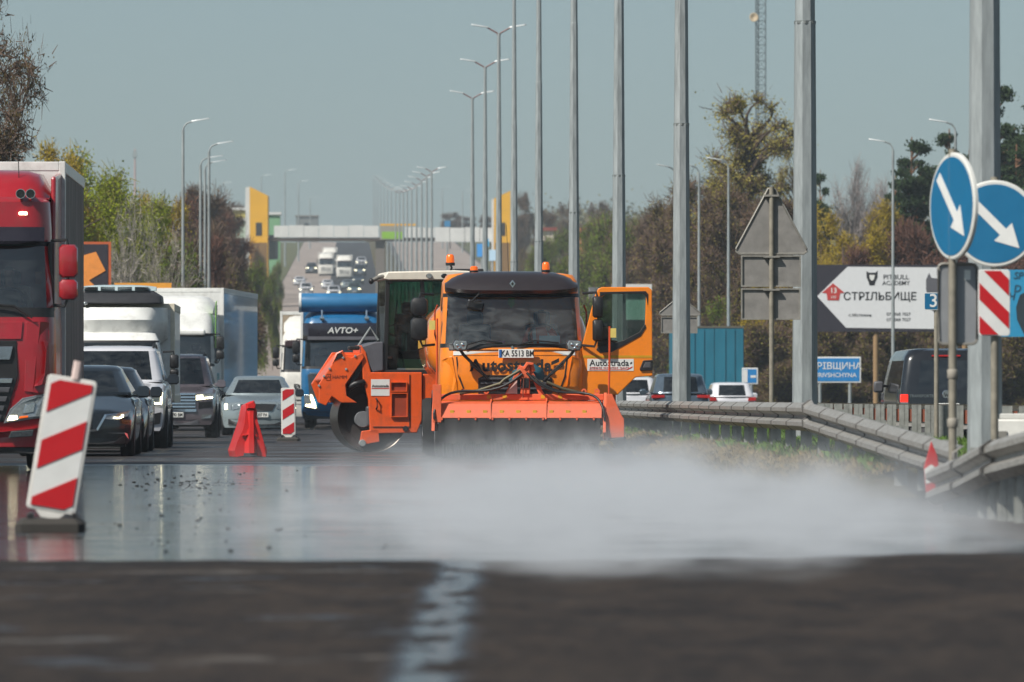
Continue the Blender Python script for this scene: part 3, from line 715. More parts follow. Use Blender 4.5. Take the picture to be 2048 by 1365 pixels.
    for sx in (-1, 1):
        wheel(root, sx * (W - 0.12), fw, wr, P.get('tw', 0.22)); wheel(root, sx * (W - 0.12), rw, wr, P.get('tw', 0.22))
        mb = MB(); mb.rings([[(sx * (W * 0.93 + a), cy + 0.32 + yy, bz + 0.03 + z) for (yy, z) in ((0, -0.05 * s_), (0.1, -0.06 * s_), (0.12, 0.06 * s_), (0.02, 0.09 * s_))] for a, s_ in ((0.0, 0.3), (0.06, 0.5), (0.09, 1.25), (0.22, 1.3), (0.27, 0.8))])
        mb.build('door_mirror', P.get('mirror', paint), root, 30, 0.012)
    if P.get('rails'):
        for sx in (-1, 1): mb = MB(); mb.tube([(sx * tw * 0.93, wt + 0.25, H - 0.06), (sx * tw * 0.92, wt + 0.4, H + 0.02), (sx * tw * 0.92, rt - 0.5, H + 0.02), (sx * tw * 0.93, rt - 0.3, H - 0.06)], 0.02, 6); mb.build('roof_rail', black, root)
    # front details: polygons (x, z) laid on the bowed nose
    def fascia(nm, poly, m, d=0.012, mirror=False, bev=0.0, parent=None, y0=0.0):
        for sg in ((1, -1) if mirror else (1,)):
            pl_ = [(x * sg, z) for x, z in poly]; n_ = len(pl_)
            if not mirror or True:
                # subdivide across x so that the piece follows the bow
                fr_ = [(x, sy(x, z) - d + y0, z) for x, z in pl_]; bk = [(x, sy(x, z) + 0.06 + y0, z) for x, z in pl_]
            mb = MB(); mb.add(fr_ + bk, [tuple(range(n_)), tuple(range(2 * n_ - 1, n_ - 1, -1))] + [(i, i + n_, (i + 1) % n_ + n_, (i + 1) % n_) for i in range(n_)])
            o_ = mb.build(nm, m, parent or root, 0, bev)
        return o_
    for it in P.get('front', []): fascia(*it[:3], **(it[3] if len(it) > 3 else {}))
    if P.get('slats'):
        for (x0, x1, z0, z1, k, m_) in P['slats']:
            for i in range(k):
                z = z0 + (z1 - z0) * (i + 0.5) / k; h = (z1 - z0) / k * 0.28
                fascia('grille_bar', [(x0, z - h), (0, z - h), (x1, z - h), (x1, z + h), (0, z + h), (x0, z + h)], m_, 0.03)
    if P.get('plate'): plate(root, *P['plate'])
    for it in P.get('rear', []):
        nm, poly, m_, mir = it
        for sg in ((1, -1) if mir else (1,)):
            mb = MB(); mb.prism([(x * sg, z) for x, z in poly], L - 0.22, L + 0.006 - 0.12 * max(0, max(z for _, z in poly) - 0.7), 'y'); mb.build(nm, m_, root, 0, 0.01)
    return root
def rect(x0, x1, z0, z1, n=1):
    xs_ = [x0 + (x1 - x0) * i / n for i in range(n + 1)]
    return [(x, z0) for x in xs_] + [(x, z1) for x in reversed(xs_)]
navy = mat('blue_black_paint', '#161b1f', 0.22, coat=1.0, var=0.05)
blackp = mat('black_car_paint', '#121417', 0.2, coat=1.0, var=0.05)
silverp = mat('silver_paint', '#8e999c', 0.28, 0.45, coat=0.8, var=0.04)
whitep = mat('pearl_white_paint', '#c9c9cd', 0.25, coat=0.8, var=0.03)
bronze = mat('grey_bronze_paint', '#6a6165', 0.28, 0.4, coat=0.8, var=0.05)
U = lambda u, Y: road(u, Y)
# dark saloon right behind the red truck: swept chrome wings under the grille, lit lamps
sedan = dict(L=4.85, W=1.84, H=1.45, paint=navy, cowl_y=1.35, cowl_h=0.98, nose_h=0.76, ws_top=2.15, rg_top=1.25, rg_bot=0.5, wr=0.34, clr=0.17,
    front=[('grille', rect(-0.42, 0.42, 0.42, 0.66, 6), blackg, dict(d=0.015)), ('chrome_wing', [(0.0, 0.37), (0.36, 0.40), (0.50, 0.64), (0.74, 0.685), (0.47, 0.665), (0.34, 0.43), (0.0, 0.40)], chrome, dict(d=0.025, mirror=True)),
           ('headlight', [(0.46, 0.59), (0.62, 0.575), (0.82, 0.63), (0.87, 0.72), (0.66, 0.68), (0.47, 0.65)], lens_clear, dict(d=0.014, mirror=True)), ('daytime_lamp', [(0.60, 0.60), (0.70, 0.592), (0.76, 0.62), (0.76, 0.66), (0.74, 0.66), (0.735, 0.635), (0.69, 0.615), (0.61, 0.62)], lens_on, dict(d=0.022, mirror=True)),
           ('lower_intake', rect(-0.78, 0.78, 0.20, 0.32, 8), black, dict(d=0.01)), ('fog_trim', [(0.50, 0.37), (0.78, 0.355), (0.84, 0.27), (0.82, 0.36), (0.78, 0.375)], chrome, dict(d=0.015, mirror=True)), ('emblem', rect(-0.07, 0.07, 0.54, 0.62), chrome, dict(d=0.03))])
c1 = car('saloon_car', 'dark blue-black saloon with lit lamps directly beside the red truck', 'car', U(-4.32, 97.2), YAW, sedan)
sedan2 = dict(sedan, paint=blackp, H=1.46, mirror=blackg, front=[('grille', rect(-0.40, 0.40, 0.30, 0.52, 6), black, dict(d=0.012)), ('headlight', [(0.52, 0.60), (0.84, 0.64), (0.87, 0.76), (0.70, 0.70), (0.54, 0.66)], lens_clear, dict(d=0.014, mirror=True)),
    ('headlamp_projector', rect(0.60, 0.70, 0.615, 0.665), lens_on, dict(d=0.02, mirror=True)), ('emblem', rect(-0.06, 0.06, 0.60, 0.66), chrome, dict(d=0.02)), ('lower_intake', rect(-0.7, 0.7, 0.2, 0.28, 6), blackg, dict(d=0.01))])
c2 = car('saloon_car', 'second black car, tucked between the dark saloon and the white off-roader', 'car', U(-4.34, 104.3), YAW, sedan2)
suvw = dict(L=4.95, W=1.93, H=1.88, paint=whitep, cowl_y=1.15, cowl_h=1.22, nose_h=1.10, belt=1.24, ws_top=1.85, rg_top=0.6, rg_bot=0.15, wr=0.39, clr=0.30, lean=0.06, bow=0.2, top_w=0.76, rails=True, mirror=blackg, fw=0.88, tw=0.27, crown=0.05,
    front=[('grille', rect(-0.55, 0.55, 0.72, 1.0, 6), black, dict(d=0.015)), ('headlight', [(0.60, 0.80), (0.88, 0.80), (0.90, 1.02), (0.62, 1.0)], lens_clear, dict(d=0.015, mirror=True)), ('daytime_lamp', [(0.64, 0.805), (0.89, 0.805), (0.905, 1.015), (0.875, 1.01), (0.865, 0.83), (0.64, 0.83)], lens_on, dict(d=0.024, mirror=True)),
           ('bumper_intake', [(0.66, 0.42), (0.86, 0.45), (0.88, 0.66), (0.7, 0.62)], black, dict(d=0.012, mirror=True)), ('lower_intake', rect(-0.6, 0.6, 0.42, 0.62, 6), black, dict(d=0.012))])
c3 = car('off_road_car', 'white off-road car with black roof rails behind the two black cars', 'car', U(-4.30, 112.0), YAW, suvw)
lc = dict(L=4.98, W=1.98, H=1.93, paint=bronze, cowl_y=1.2, cowl_h=1.2, nose_h=1.06, belt=1.22, ws_top=1.8, rg_top=0.55, rg_bot=0.15, wr=0.40, clr=0.28, lean=0.08, bow=0.22, top_w=0.74, rails=True, fw=0.95, tw=0.28, crown=0.06,
    front=[('grille', rect(-0.52, 0.52, 0.66, 1.02, 6), black, dict(d=0.015)), ('grille_frame', [(-0.55, 0.60), (-0.3, 0.6), (0, 0.6), (0.3, 0.6), (0.55, 0.60), (0.55, 0.66), (0.3, 0.66), (0, 0.66), (-0.3, 0.66), (-0.55, 0.66)], chrome, dict(d=0.03)),
           ('headlight', [(0.54, 0.86), (0.93, 0.90), (0.93, 1.02), (0.54, 1.0)], lens_clear, dict(d=0.015, mirror=True)), ('daytime_lamp', [(0.55, 0.87), (0.92, 0.91), (0.92, 0.945), (0.70, 0.92), (0.70, 0.98), (0.55, 0.97)], lens_on, dict(d=0.024, mirror=True)),
           ('bumper_intake', [(0.60, 0.66), (0.9, 0.70), (0.9, 0.84), (0.6, 0.82)], black, dict(d=0.010, mirror=True)), ('fog_lamp', [(0.66, 0.44), (0.88, 0.46), (0.90, 0.54), (0.68, 0.54)], lens_clear, dict(d=0.014, mirror=True)), ('skid_panel', rect(-0.6, 0.6, 0.30, 0.42, 6), grey, dict(d=0.012))],
    slats=[(-0.53, 0.53, 0.68, 1.04, 5, chrome)], plate=(0.0, -0.025, 0.53, 'AA 0090 BM'))
c4 = car('off_road_car', 'grey-bronze off-road car with wide chrome grille', 'car', U(-4.05, 141.0), YAW, lc)
sk = dict(L=4.7, W=1.81, H=1.46, paint=silverp, cowl_y=1.25, cowl_h=1.0, nose_h=0.84, ws_top=1.95, rg_top=0.9, rg_bot=0.25, wr=0.33, clr=0.17, mirror=blackg, lean=0.18,
    front=[('grille', [(-0.36, 0.60), (-0.2, 0.59), (0, 0.59), (0.2, 0.59), (0.36, 0.60), (0.44, 0.76), (0.2, 0.77), (0, 0.77), (-0.2, 0.77), (-0.44, 0.76)], black, dict(d=0.02)), ('headlight', [(0.45, 0.66), (0.62, 0.62), (0.60, 0.75), (0.50, 0.77)], lens_clear, dict(d=0.016, mirror=True)), ('headlight', [(0.64, 0.62), (0.80, 0.66), (0.84, 0.77), (0.64, 0.76)], lens_clear, dict(d=0.016, mirror=True)),
           ('daytime_lamp', rect(-0.81, -0.75, 0.64, 0.77), lens_on, dict(d=0.022)), ('lower_intake', rect(-0.72, 0.72, 0.26, 0.40, 8), black, dict(d=0.012)), ('lower_chrome', rect(-0.70, 0.70, 0.235, 0.25, 8), chrome, dict(d=0.02))],
    plate=(0.0, -0.03, 0.50, 'KA 4207 PA'))
c5 = car('saloon_car', 'pale silver saloon standing behind the red plastic barrier', 'car', U(-2.25, 151.0), YAW, sk)
rider(P_DARK, 'dark-clothed driver at the wheel of the grey-bronze off-road car', local(c4, 0.38, 2.15, 0.92)); rider(P_DARK, 'dark-clothed driver at the wheel of the white off-road car', local(c3, 0.40, 2.15, 0.92))
# ------------------------------------------------------------------ vehicles on the opposite road, seen from behind
rear_suv = dict(L=4.4, W=1.82, H=1.62, paint=whitep, cowl_h=1.05, belt=1.08, nose_h=0.9, rg_top=0.55, rg_bot=0.12, wr=0.35, ws_top=1.9, pillarm=whitep, top_w=0.76,
    rear=[('tail_lamp', [(0.56, 0.86), (0.88, 0.86), (0.88, 1.0), (0.56, 0.98)], tail_on, True), ('number_plate', rect(-0.26, 0.26, 0.70, 0.81), platew, False), ('rear_bumper', rect(-0.8, 0.8, 0.3, 0.52), black, False)])
def away(name, label, cat, u, Y, P): 
    o = car(name, label, cat, (0, 0, 0), YAW + math.pi, P); p = road(u, Y); o.location = p; return o
def away_px(name, label, cat, px, Yrear, P):
    x = (px - 1024) * (Yrear + P['L']) / FPX * 1.0
    c = (px - 1024) * Yrear / FPX
    o = car(name, label, cat, (c - RD * P['L'], Yrear + P['L'], g(Yrear)), YAW + math.pi, P); return o
away_px('hatchback_car', 'white hatchback with lit brake lamps under the open orange door', 'car', 1268, 208, rear_suv)
dark_suv = dict(rear_suv, paint=mat('slate_paint', '#4d5a66', 0.25, 0.3, coat=0.8), pillarm=None, roofm=None, H=1.66, W=1.86, rear=[('tail_lamp', [(0.50, 0.92), (0.9, 0.90), (0.9, 1.0), (0.5, 1.0)], taill, True), ('number_plate', rect(-0.26, 0.26, 0.62, 0.73), platew, False), ('rear_bumper', rect(-0.8, 0.8, 0.3, 0.5), black, False)])
dark_suv['pillarm'] = dark_suv['paint']; dark_suv['roofm'] = dark_suv['paint']
away_px('off_road_car', 'slate-blue car in front of the teal trailer, behind a lamp post', 'car', 1362, 190, dark_suv)
white_h = dict(rear_suv, H=1.48, W=1.78, belt=0.98, cowl_h=0.95, rear=[('tail_lamp', [(0.56, 0.80), (0.86, 0.80), (0.86, 0.94), (0.6, 0.92)], taill, True), ('number_plate', rect(-0.26, 0.26, 0.6, 0.71), platew, False)])
away_px('hatchback_car', 'low white car below the teal trailer with only its roof above the rail', 'car', 1465, 226, white_h)
# dark van
van = thing('delivery_van', 'dark grey van driving away beside the blue number marker', 'van', road(0, 0), YAW)
vp = mat('van_paint', '#141417', 0.25, coat=0.9, var=0.06)
Yv = 128.0; van.location = ((1893 - 1024) * Yv / FPX, Yv, -0.03)
rows = [(0.32, 0.93, 0.0, 4.9, 0.12), (0.5, 0.95, -0.03, 4.9, 0.14), (0.95, 0.95, -0.02, 4.9, 0.16), (1.08, 0.945, 0.0, 4.75, 0.16), (1.14, 0.94, 0.01, 4.6, 0.16), (1.72, 0.86, 0.10, 3.9, 0.17), (1.80, 0.84, 0.13, 3.8, 0.18), (1.93, 0.76, 0.22, 3.6, 0.2), (1.97, 0.55, 0.4, 3.4, 0.2)]
def sel(i, t, j):
    if i == 4:
        if t == 'F' and 0 < j < 7: return 'rear_window'
        if t in 'Ss' and j > 0: return 'side_window'
    return 'body'
B = shell(rows, sel, bow=0.02, nf=8, na=4, ns=5)
B['body'].add(B['_top'], [tuple(range(len(B['_top'])))])
weld(B['body']).build('body', vp, van, 40); weld(B['rear_window']).build('rear_window', gdark, van, 40); islands(weld(B['side_window']), 'side_window', gdark, van, smooth=40)
mb = MB(); mb.box(-0.7, 0.7, 0.5, 4.0, 0.4, 1.05); mb.build('cabin', interior, van, 0)
for sx in (-1, 1):
    mb = MB(); mb.box(min(sx * 0.80, sx * 0.955), max(sx * 0.80, sx * 0.955), -0.06, 0.1, 0.72, 1.02); lo = mb.build('tail_lamp', tail_on if sx < 0 else taill, van, 0, 0.015)
    mb = MB(); mb.box(min(sx * 0.80, sx * 0.957), max(sx * 0.80, sx * 0.957), -0.063, 0.1, 0.80, 0.86); mb.build('reverse_lens', lens_clear, lo, 0)
    mb = MB(); mb.tube([(sx * 0.93, 3.7, 1.2), (sx * 1.02, 3.68, 1.2)], 0.03, 6); mm = mb.build('mirror_arm', black, van)
    mb = MB(); mb.box(min(sx * 0.99, sx * 1.2), max(sx * 0.99, sx * 1.2), 3.6, 3.72, 1.06, 1.3); mb.build('mirror', grey, mm, 30, 0.04)
    wheel(van, sx * 0.8, 0.95, 0.34, 0.22); wheel(van, sx * 0.8, 3.9, 0.34, 0.22)
mb = MB(); mb.box(-0.3, 0.3, 0.08, 0.13, 1.80, 1.835); mb.build('high_brake_lamp', taill, van, 0, 0.01)
mb = MB(); mb.lathe([(0.0, -0.03), (0.085, -0.03), (0.095, -0.02), (0.095, 0.01)], (0, -0.01, 1.02), 'y', 20); e = mb.build('emblem', chrome, van, 30)
mb = MB(); mb.prism([(-0.06, 1.06), (-0.045, 1.06), (-0.02, 1.0), (0, 1.04), (0.02, 1.0), (0.045, 1.06), (0.06, 1.06), (0.025, 0.96), (0, 1.005), (-0.025, 0.96)], -0.046, -0.038, 'y'); mb.build('emblem_letter', blackg, e, 0)
letters('TRANSPORTER', 0.085, chrome, van, (-0.50, -0.055, 0.985), 0.01, wide=0.95)
plate(van, 0.0, -0.07, 0.78, 'AI 3790 MX', 0.52, 0.115)
# ------------------------------------------------------------------ lorries
class Cab:
    def __init__(s, root, rows, paint, wrow, L, sides=True, bow=0.06, door_open=False, glassm=None, seal=True):
        s.root, s.rows, s.bow, s.L = root, rows, bow, L
        full = [(z, hw, fy, L, r) for z, hw, fy, r in rows]
        def sel(i, t, j):
            if i == wrow:
                if t == 'F' or (t == 'A' and j < 2) or (t == 'a' and j > 1): return 'windshield'
                if t in 'S' and j < 2: return None if door_open else 'side_window'
                if t in 's' and j > 1: return 'side_window'
            if seal and i in (wrow - 1, wrow + 1) and (t == 'F' or t in 'Aa'): return 'windshield_surround'
            if door_open and t == 'S' and j < 3 and 1 <= i < wrow: return None
            return 'cab_shell'
        B = shell(full, sel, bow=bow, nf=8, na=4, ns=4, rr=0.08)
        B['cab_shell'].add(B['_top'], [tuple(range(len(B['_top'])))])
        s.shell = weld(B['cab_shell']).build('cab_shell', paint, root, 40)
        weld(B['windshield']).build('windshield', glassm or gwind, root, 50)
        if 'windshield_surround' in B: islands(weld(B['windshield_surround']), 'windshield_surround', black, root, smooth=40)
        if 'side_window' in B: islands(weld(B['side_window']), 'side_window', gdark, root, smooth=40)
    def fs(s, x, z):
        R_ = s.rows
        for a, b in zip(R_, R_[1:]):
            if a[0] <= z <= b[0]:
                t = (z - a[0]) / max(1e-6, b[0] - a[0]); hw, fy, r = [a[i] + (b[i] - a[i]) * t for i in (1, 2, 3)]; break
        else: hw, fy, r = (R_[0] if z < R_[0][0] else R_[-1])[1:]
        ax = abs(x)
        if ax <= hw - r: return fy - s.bow * (1 - (ax / (hw - r)) ** 2)
        q = min(r, ax - (hw - r)); return fy + r - math.sqrt(max(0, r * r - q * q))
    def panel(s, nm, poly, m, d=0.015, back=0.06, mirror=False, bev=0.006, parent=None, sub=0.12, label=None):
        out = None
        for sg in ((1, -1) if mirror else (1,)):
            pts = [(x * sg, z) for x, z in poly]; dense = []
            for (x0, z0), (x1, z1) in zip(pts, pts[1:] + pts[:1]):
                k = max(1, int(abs(x1 - x0) / sub)); dense += [(x0 + (x1 - x0) * i / k, z0 + (z1 - z0) * i / k) for i in range(k)]
            n_ = len(dense); fr_ = [(x, s.fs(x, z) - d, z) for x, z in dense]; bk = [(x, s.fs(x, z) + back, z) for x, z in dense]
            mb = MB(); mb.add(fr_ + bk, [tuple(range(n_)), tuple(range(2 * n_ - 1, n_ - 1, -1))] + [(i, i + n_, (i + 1) % n_ + n_, (i + 1) % n_) for i in range(n_)])
            out = mb.build(nm, m, parent or s.root, 0, bev)
        return out
def mirror_pair(root, sx, x, y, z0, z1, z2, m, w_=0.2, arm=black):
    """tall mirror z1..z2 and a small wide-angle one z0..z1, on a bent arm"""
    mb = MB(); mb.tube([(sx * (x - 0.22), y + 0.12, z2 + 0.05), (sx * (x - 0.02), y, z2 + 0.06), (sx * x, y, z2 - 0.05), (sx * x, y, z0 + 0.05), (sx * (x - 0.05), y, z0 - 0.08), (sx * (x - 0.24), y + 0.12, z0 - 0.06)], 0.02, 6)
    a = mb.build('mirror_arm', arm, root)
    for za, zb in ((z0, z0 + (z1 - z0) * 0.94), (z1, z2)):
        mb = MB(); rs_ = []
        for yy, k in ((-0.10, 0.55), (-0.075, 0.9), (-0.02, 1.0), (0.06, 0.97)):
            cz, hz, hx = (za + zb) / 2, (zb - za) / 2 * k, w_ / 2 * k; c = 0.35 * min(hx, hz)
            rs_.append([(sx * x + px, y + yy, cz + pz) for px, pz in ((-hx + c, -hz), (hx - c, -hz), (hx, -hz + c), (hx, hz - c), (hx - c, hz), (-hx + c, hz), (-hx, hz - c), (-hx, -hz + c))])
        mb.rings(rs_); mb.build('mirror', m, a, 45)
def horn(root, x, y, z, parent):
    mb = MB(); mb.lathe([(0.055, 0.0), (0.062, 0.0), (0.05, 0.05), (0.03, 0.15), (0.018, 0.4), (0.0, 0.4)], (x, y, z), 'y', 14)
    h = mb.build('air_horn', chrome, parent, 30)
    mb = MB(); mb.lathe([(0.0, 0.03), (0.048, 0.03), (0.05, 0.0)], (x, y + 0.004, z), 'y', 14); mb.build('horn_mouth', blackg, h, 30)
def box_body(root, x, y0, y1, z0, z1, side, front, frame, name='cargo_box', seams=0):
    mb = MB(); mb.box(-x, x, y0, y1, z0, z1); b = mb.build(name, side, root, 0, 0.015)
    mb = MB(); mb.box(-x + 0.06, x - 0.06, y0 - 0.02, y0 + 0.02, z0 + 0.05, z1 - 0.08); mb.build('front_wall', front, b, 0)
    for sx in (-1, 1):
        mb = MB(); mb.box(min(sx * (x - 0.07), sx * (x + 0.015)), max(sx * (x - 0.07), sx * (x + 0.015)), y0 - 0.03, y0 + 0.09, z0, z1 + 0.012); mb.build('corner_post', frame, b, 0, 0.01)
        mb = MB(); mb.box(min(sx * (x - 0.07), sx * (x + 0.012)), max(sx * (x - 0.07), sx * (x + 0.012)), y0 + 0.09, y1 + 0.01, z1 - 0.14, z1 + 0.01); mb.build('roof_rail', frame, b, 0, 0.01)
        mb = MB(); mb.box(min(sx * (x - 0.07), sx * (x + 0.012)), max(sx * (x - 0.07), sx * (x + 0.012)), y0 + 0.09, y1 + 0.01, z0 - 0.03, z0 + 0.12); mb.build('floor_rail', frame, b, 0, 0.01)
        for k in range(seams):
            yy = y0 + (y1 - y0) * (k + 1) / (seams + 1); mb = MB(); mb.box(min(sx * (x - 0.02), sx * (x + 0.007)), max(sx * (x - 0.02), sx * (x + 0.007)), yy - 0.03, yy + 0.03, z0 + 0.12, z1 - 0.14); mb.build('side_post', frame, b, 0)
    mb = MB(); mb.box(-x + 0.07, x - 0.07, y0 - 0.028, y0 + 0.05, z1 - 0.11, z1 + 0.008); mb.build('front_header', frame, b, 0, 0.008)
    return b
def chassis(root, y0, y1, axles, r=0.5, x=1.0, w_=0.3):
    mb = MB(); mb.box(-0.45, 0.45, y0, y1, 0.62, 0.95); mb.build('chassis', black, root, 0)
    for yy in axles:
        for sx in (-1, 1): wheel(root, sx * x, yy, r, w_)
# ---- red tractor-type lorry with box body
redp = mat('red_lorry_paint', '#9a1822', 0.3, coat=0.6, var=0.06, dirt=0.3)
visor = mat('smoke_visor', '#221e26', 0.25, coat=0.4)
red = thing('lorry', 'red high-roof lorry with twin air horns and a grimy white box body', 'lorry', road(-4.98, 78.0), YAW)
rows = [(0.28, 1.20, 0.10, 0.22), (0.52, 1.25, 0.0, 0.26), (1.55, 1.25, 0.0, 0.28), (1.86, 1.245, 0.04, 0.28), (1.94, 1.24, 0.055, 0.28), (2.06, 1.235, 0.07, 0.28), (2.84, 1.20, 0.22, 0.28), (2.90, 1.195, 0.235, 0.28), (3.05, 1.19, 0.24, 0.28), (3.40, 1.17, 0.26, 0.30), (3.46, 1.12, 0.34, 0.30), (3.48, 0.95, 0.6, 0.3)]
cb = Cab(red, rows, redp, 5, 2.25)
# grille, bumper, lamps
cb.panel('grille', [(-0.78, 1.64), (0.78, 1.64), (0.80, 1.2), (0.62, 0.62), (-0.62, 0.62), (-0.80, 1.2)], black, 0.02)
for k in range(5):
    z = 1.14 - 0.115 * k; hwk = 0.72 - 0.035 * k
    cb.panel('grille_slat', [(-hwk, z - 0.035), (hwk, z - 0.035), (hwk + 0.02, z + 0.03), (-hwk - 0.02, z + 0.03)], grey if k else chrome, 0.05)
cb.panel('chrome_bar', [(-0.70, 1.40), (0.70, 1.40), (0.74, 1.57), (-0.74, 1.57)], mat('brushed_chrome', '#9fa5aa', 0.25, 0.9), 0.045, sub=0.1)
cb.panel('front_flap', [(-0.84, 1.66), (0.84, 1.66), (0.86, 1.88), (-0.86, 1.88)], redp, 0.02)
cb.panel('corner_panel', [(0.88, 1.0), (1.14, 0.98), (1.19, 1.3), (1.19, 1.88), (0.9, 1.88)], redp, 0.02, mirror=True, sub=0.05)
cb.panel('air_deflector', [(1.00, 1.06), (1.20, 1.12), (1.235, 1.6), (1.12, 1.64), (1.15, 1.52), (1.13, 1.22)], redp, 0.07, mirror=True, sub=0.04)
cb.panel('headlight_bezel', [(0.62, 0.60), (1.14, 0.68), (1.19, 0.93), (1.13, 0.975), (0.86, 0.92), (0.7, 0.78)], mat('bezel_grey', '#7c8084', 0.3, 0.5), 0.03, mirror=True, sub=0.05)  # plain grey metallic surround of the headlamp
cb.panel('headlight', [(0.66, 0.625), (1.12, 0.70), (1.165, 0.91), (1.12, 0.945), (0.88, 0.895), (0.73, 0.77)], lens_clear, 0.045, mirror=True, sub=0.05)
cb.panel('headlamp_reflector', [(0.86, 0.72), (1.0, 0.74), (1.02, 0.86), (0.9, 0.84)], chrome, 0.052, mirror=True, sub=0.05)
cb.panel('lit_lamp', [(0.665, 0.632), (0.80, 0.652), (0.79, 0.70), (0.70, 0.70)], lens_on, 0.055, mirror=True, sub=0.05)
cb.panel('indicator', [(0.82, 0.66), (0.93, 0.675), (0.93, 0.70), (0.82, 0.69)], amber, 0.055, mirror=True, sub=0.05)
cb.panel('bumper', [(-1.16, 0.30), (1.16, 0.30), (1.2, 0.5), (1.18, 0.56), (0.6, 0.5), (-0.6, 0.5), (-1.18, 0.56), (-1.2, 0.5)], redp, 0.05, sub=0.08)
cb.panel('fog_lamp', [(0.68, 0.42), (0.98, 0.44), (1.0, 0.52), (0.72, 0.50)], lens_clear, 0.065, mirror=True, sub=0.06)
cb.panel('bumper_lip', [(-1.1, 0.22), (1.1, 0.22), (1.14, 0.30), (-1.14, 0.30)], black, 0.03, sub=0.1)
# dark sun visor, roof brow, fairing
mb = MB(); rs_ = []
for x in [-1.12 + 2.24 * i / 14 for i in range(15)]:
    f = cb.fs(x, 2.95); e = 0.02 * (abs(x) > 0.95)
    rs_.append([(x, f - 0.16, 2.86 + e), (x, f - 0.17, 2.90), (x, f - 0.06, 3.08), (x, f + 0.0, 3.08), (x, f + 0.0, 2.95)])
mb.rings(rs_); mb.build('sun_visor', visor, red, 40)
mb = MB(); rs_ = []
for i in range(17):
    x = -1.16 + 2.32 * i / 16; t = abs(x) / 1.16
    zt = 3.84 - 0.03 * t ** 3 - 0.28 * max(0, t - 0.86) / 0.14; y0 = 0.42 + 0.16 * t ** 4
    zl = 3.44; lift = 0.35 * max(0, min(1, (0.86 - t) / 0.8))
    rs_.append([(x, y0, zl), (x, y0 + 0.1, zl + (zt - zl) * (0.42 - 0.1 * lift)), (x, y0 + 0.34 + 0.2 * lift, zl + (zt - zl) * 0.82), (x, y0 + 0.9, zt), (x, 2.2, zt + 0.02), (x, 2.2, zl)])
mb.rings(rs_); fa = mb.build('roof_fairing', redp, red, 40)
for sx in (-1, 1):
    mb = MB(); mb.prism([(0.55, 2.1), (0.75, 2.95), (0.9, 3.74), (2.42, 3.84), (2.42, 2.1)], sx * 1.17, sx * 1.235, 'x'); mb.build('side_fairing', redp, red, 0, 0.03)
for x in (0.82, 0.945): horn(red, x, 0.2, 3.50, fa)
mb = MB(); mb.tube([(0.78, 0.75, 3.4), (0.76, 0.75, 4.02)], 0.006, 5); mb.build('aerial', black, red)
cb.panel('roof_marker_lamp', [(0.80, 3.235), (0.90, 3.235), (0.90, 3.27), (0.80, 3.27)], lens_on, 0.02, mirror=True)
mirror_pair(red, 1, 1.42, 0.28, 2.16, 2.44, 2.86, redp, 0.24); mirror_pair(red, -1, 1.42, 0.28, 2.16, 2.44, 2.86, redp, 0.24)
for sx in (-1, 1):
    mb = MB(); mb.box(min(sx * 1.16, sx * 1.24), max(sx * 1.16, sx * 1.24), 0.32, 0.44, 2.0, 2.9); mb.build('pillar_trim', black, red, 0, 0.02)
mb = MB(); mb.tube([(0.98, -0.02, 1.93), (0.75, -0.02, 2.08), (0.15, -0.02, 2.12)], 0.014, 6); mb.build('wiper', black, red)
# interior
mb = MB(); mb.box(-1.12, 1.12, 0.35, 0.9, 1.55, 2.03); mb.build('dashboard', interior, red, 0, 0.04)
seat(red, 0.62, 1.35, 1.75); seat(red, -0.62, 1.35, 1.75)
mb = ring((0.62, 0.95, 2.12), 0.23, 0.018); mb.build('steering_wheel', black, red)
mb = MB(); mb.box(-0.05, 0.03, 0.32, 0.33, 2.36, 2.52, Matrix.Translation((1.05, 0.0, 0))); mb.build('air_freshener', mat('orange_tag', '#c25a25', 0.6), red, 0)
rider(P_PALE, 'driver in pale clothing leaning on the wheel of the red lorry', local(red, 0.62, 1.28, 1.77))
grime = mat('grimy_box_side', '#9c948c', 0.7, col2='#2a2726', scale=5, stretch=(1, 3.2, 0.12), bump=0.2)
box_body(red, 1.27, 2.42, 8.3, 1.05, 3.98, grime, whiteb, whiteb, seams=0)
chassis(red, 0.8, 8.3, (1.35, 5.7, 7.0))
mb = MB(); mb.box(-1.2, -0.6, 3.0, 4.9, 0.35, 1.0); mb.box(0.6, 1.2, 3.0, 4.9, 0.35, 1.0); islands(mb, 'side_skirt', grey, red, smooth=0, bevel=0.02)
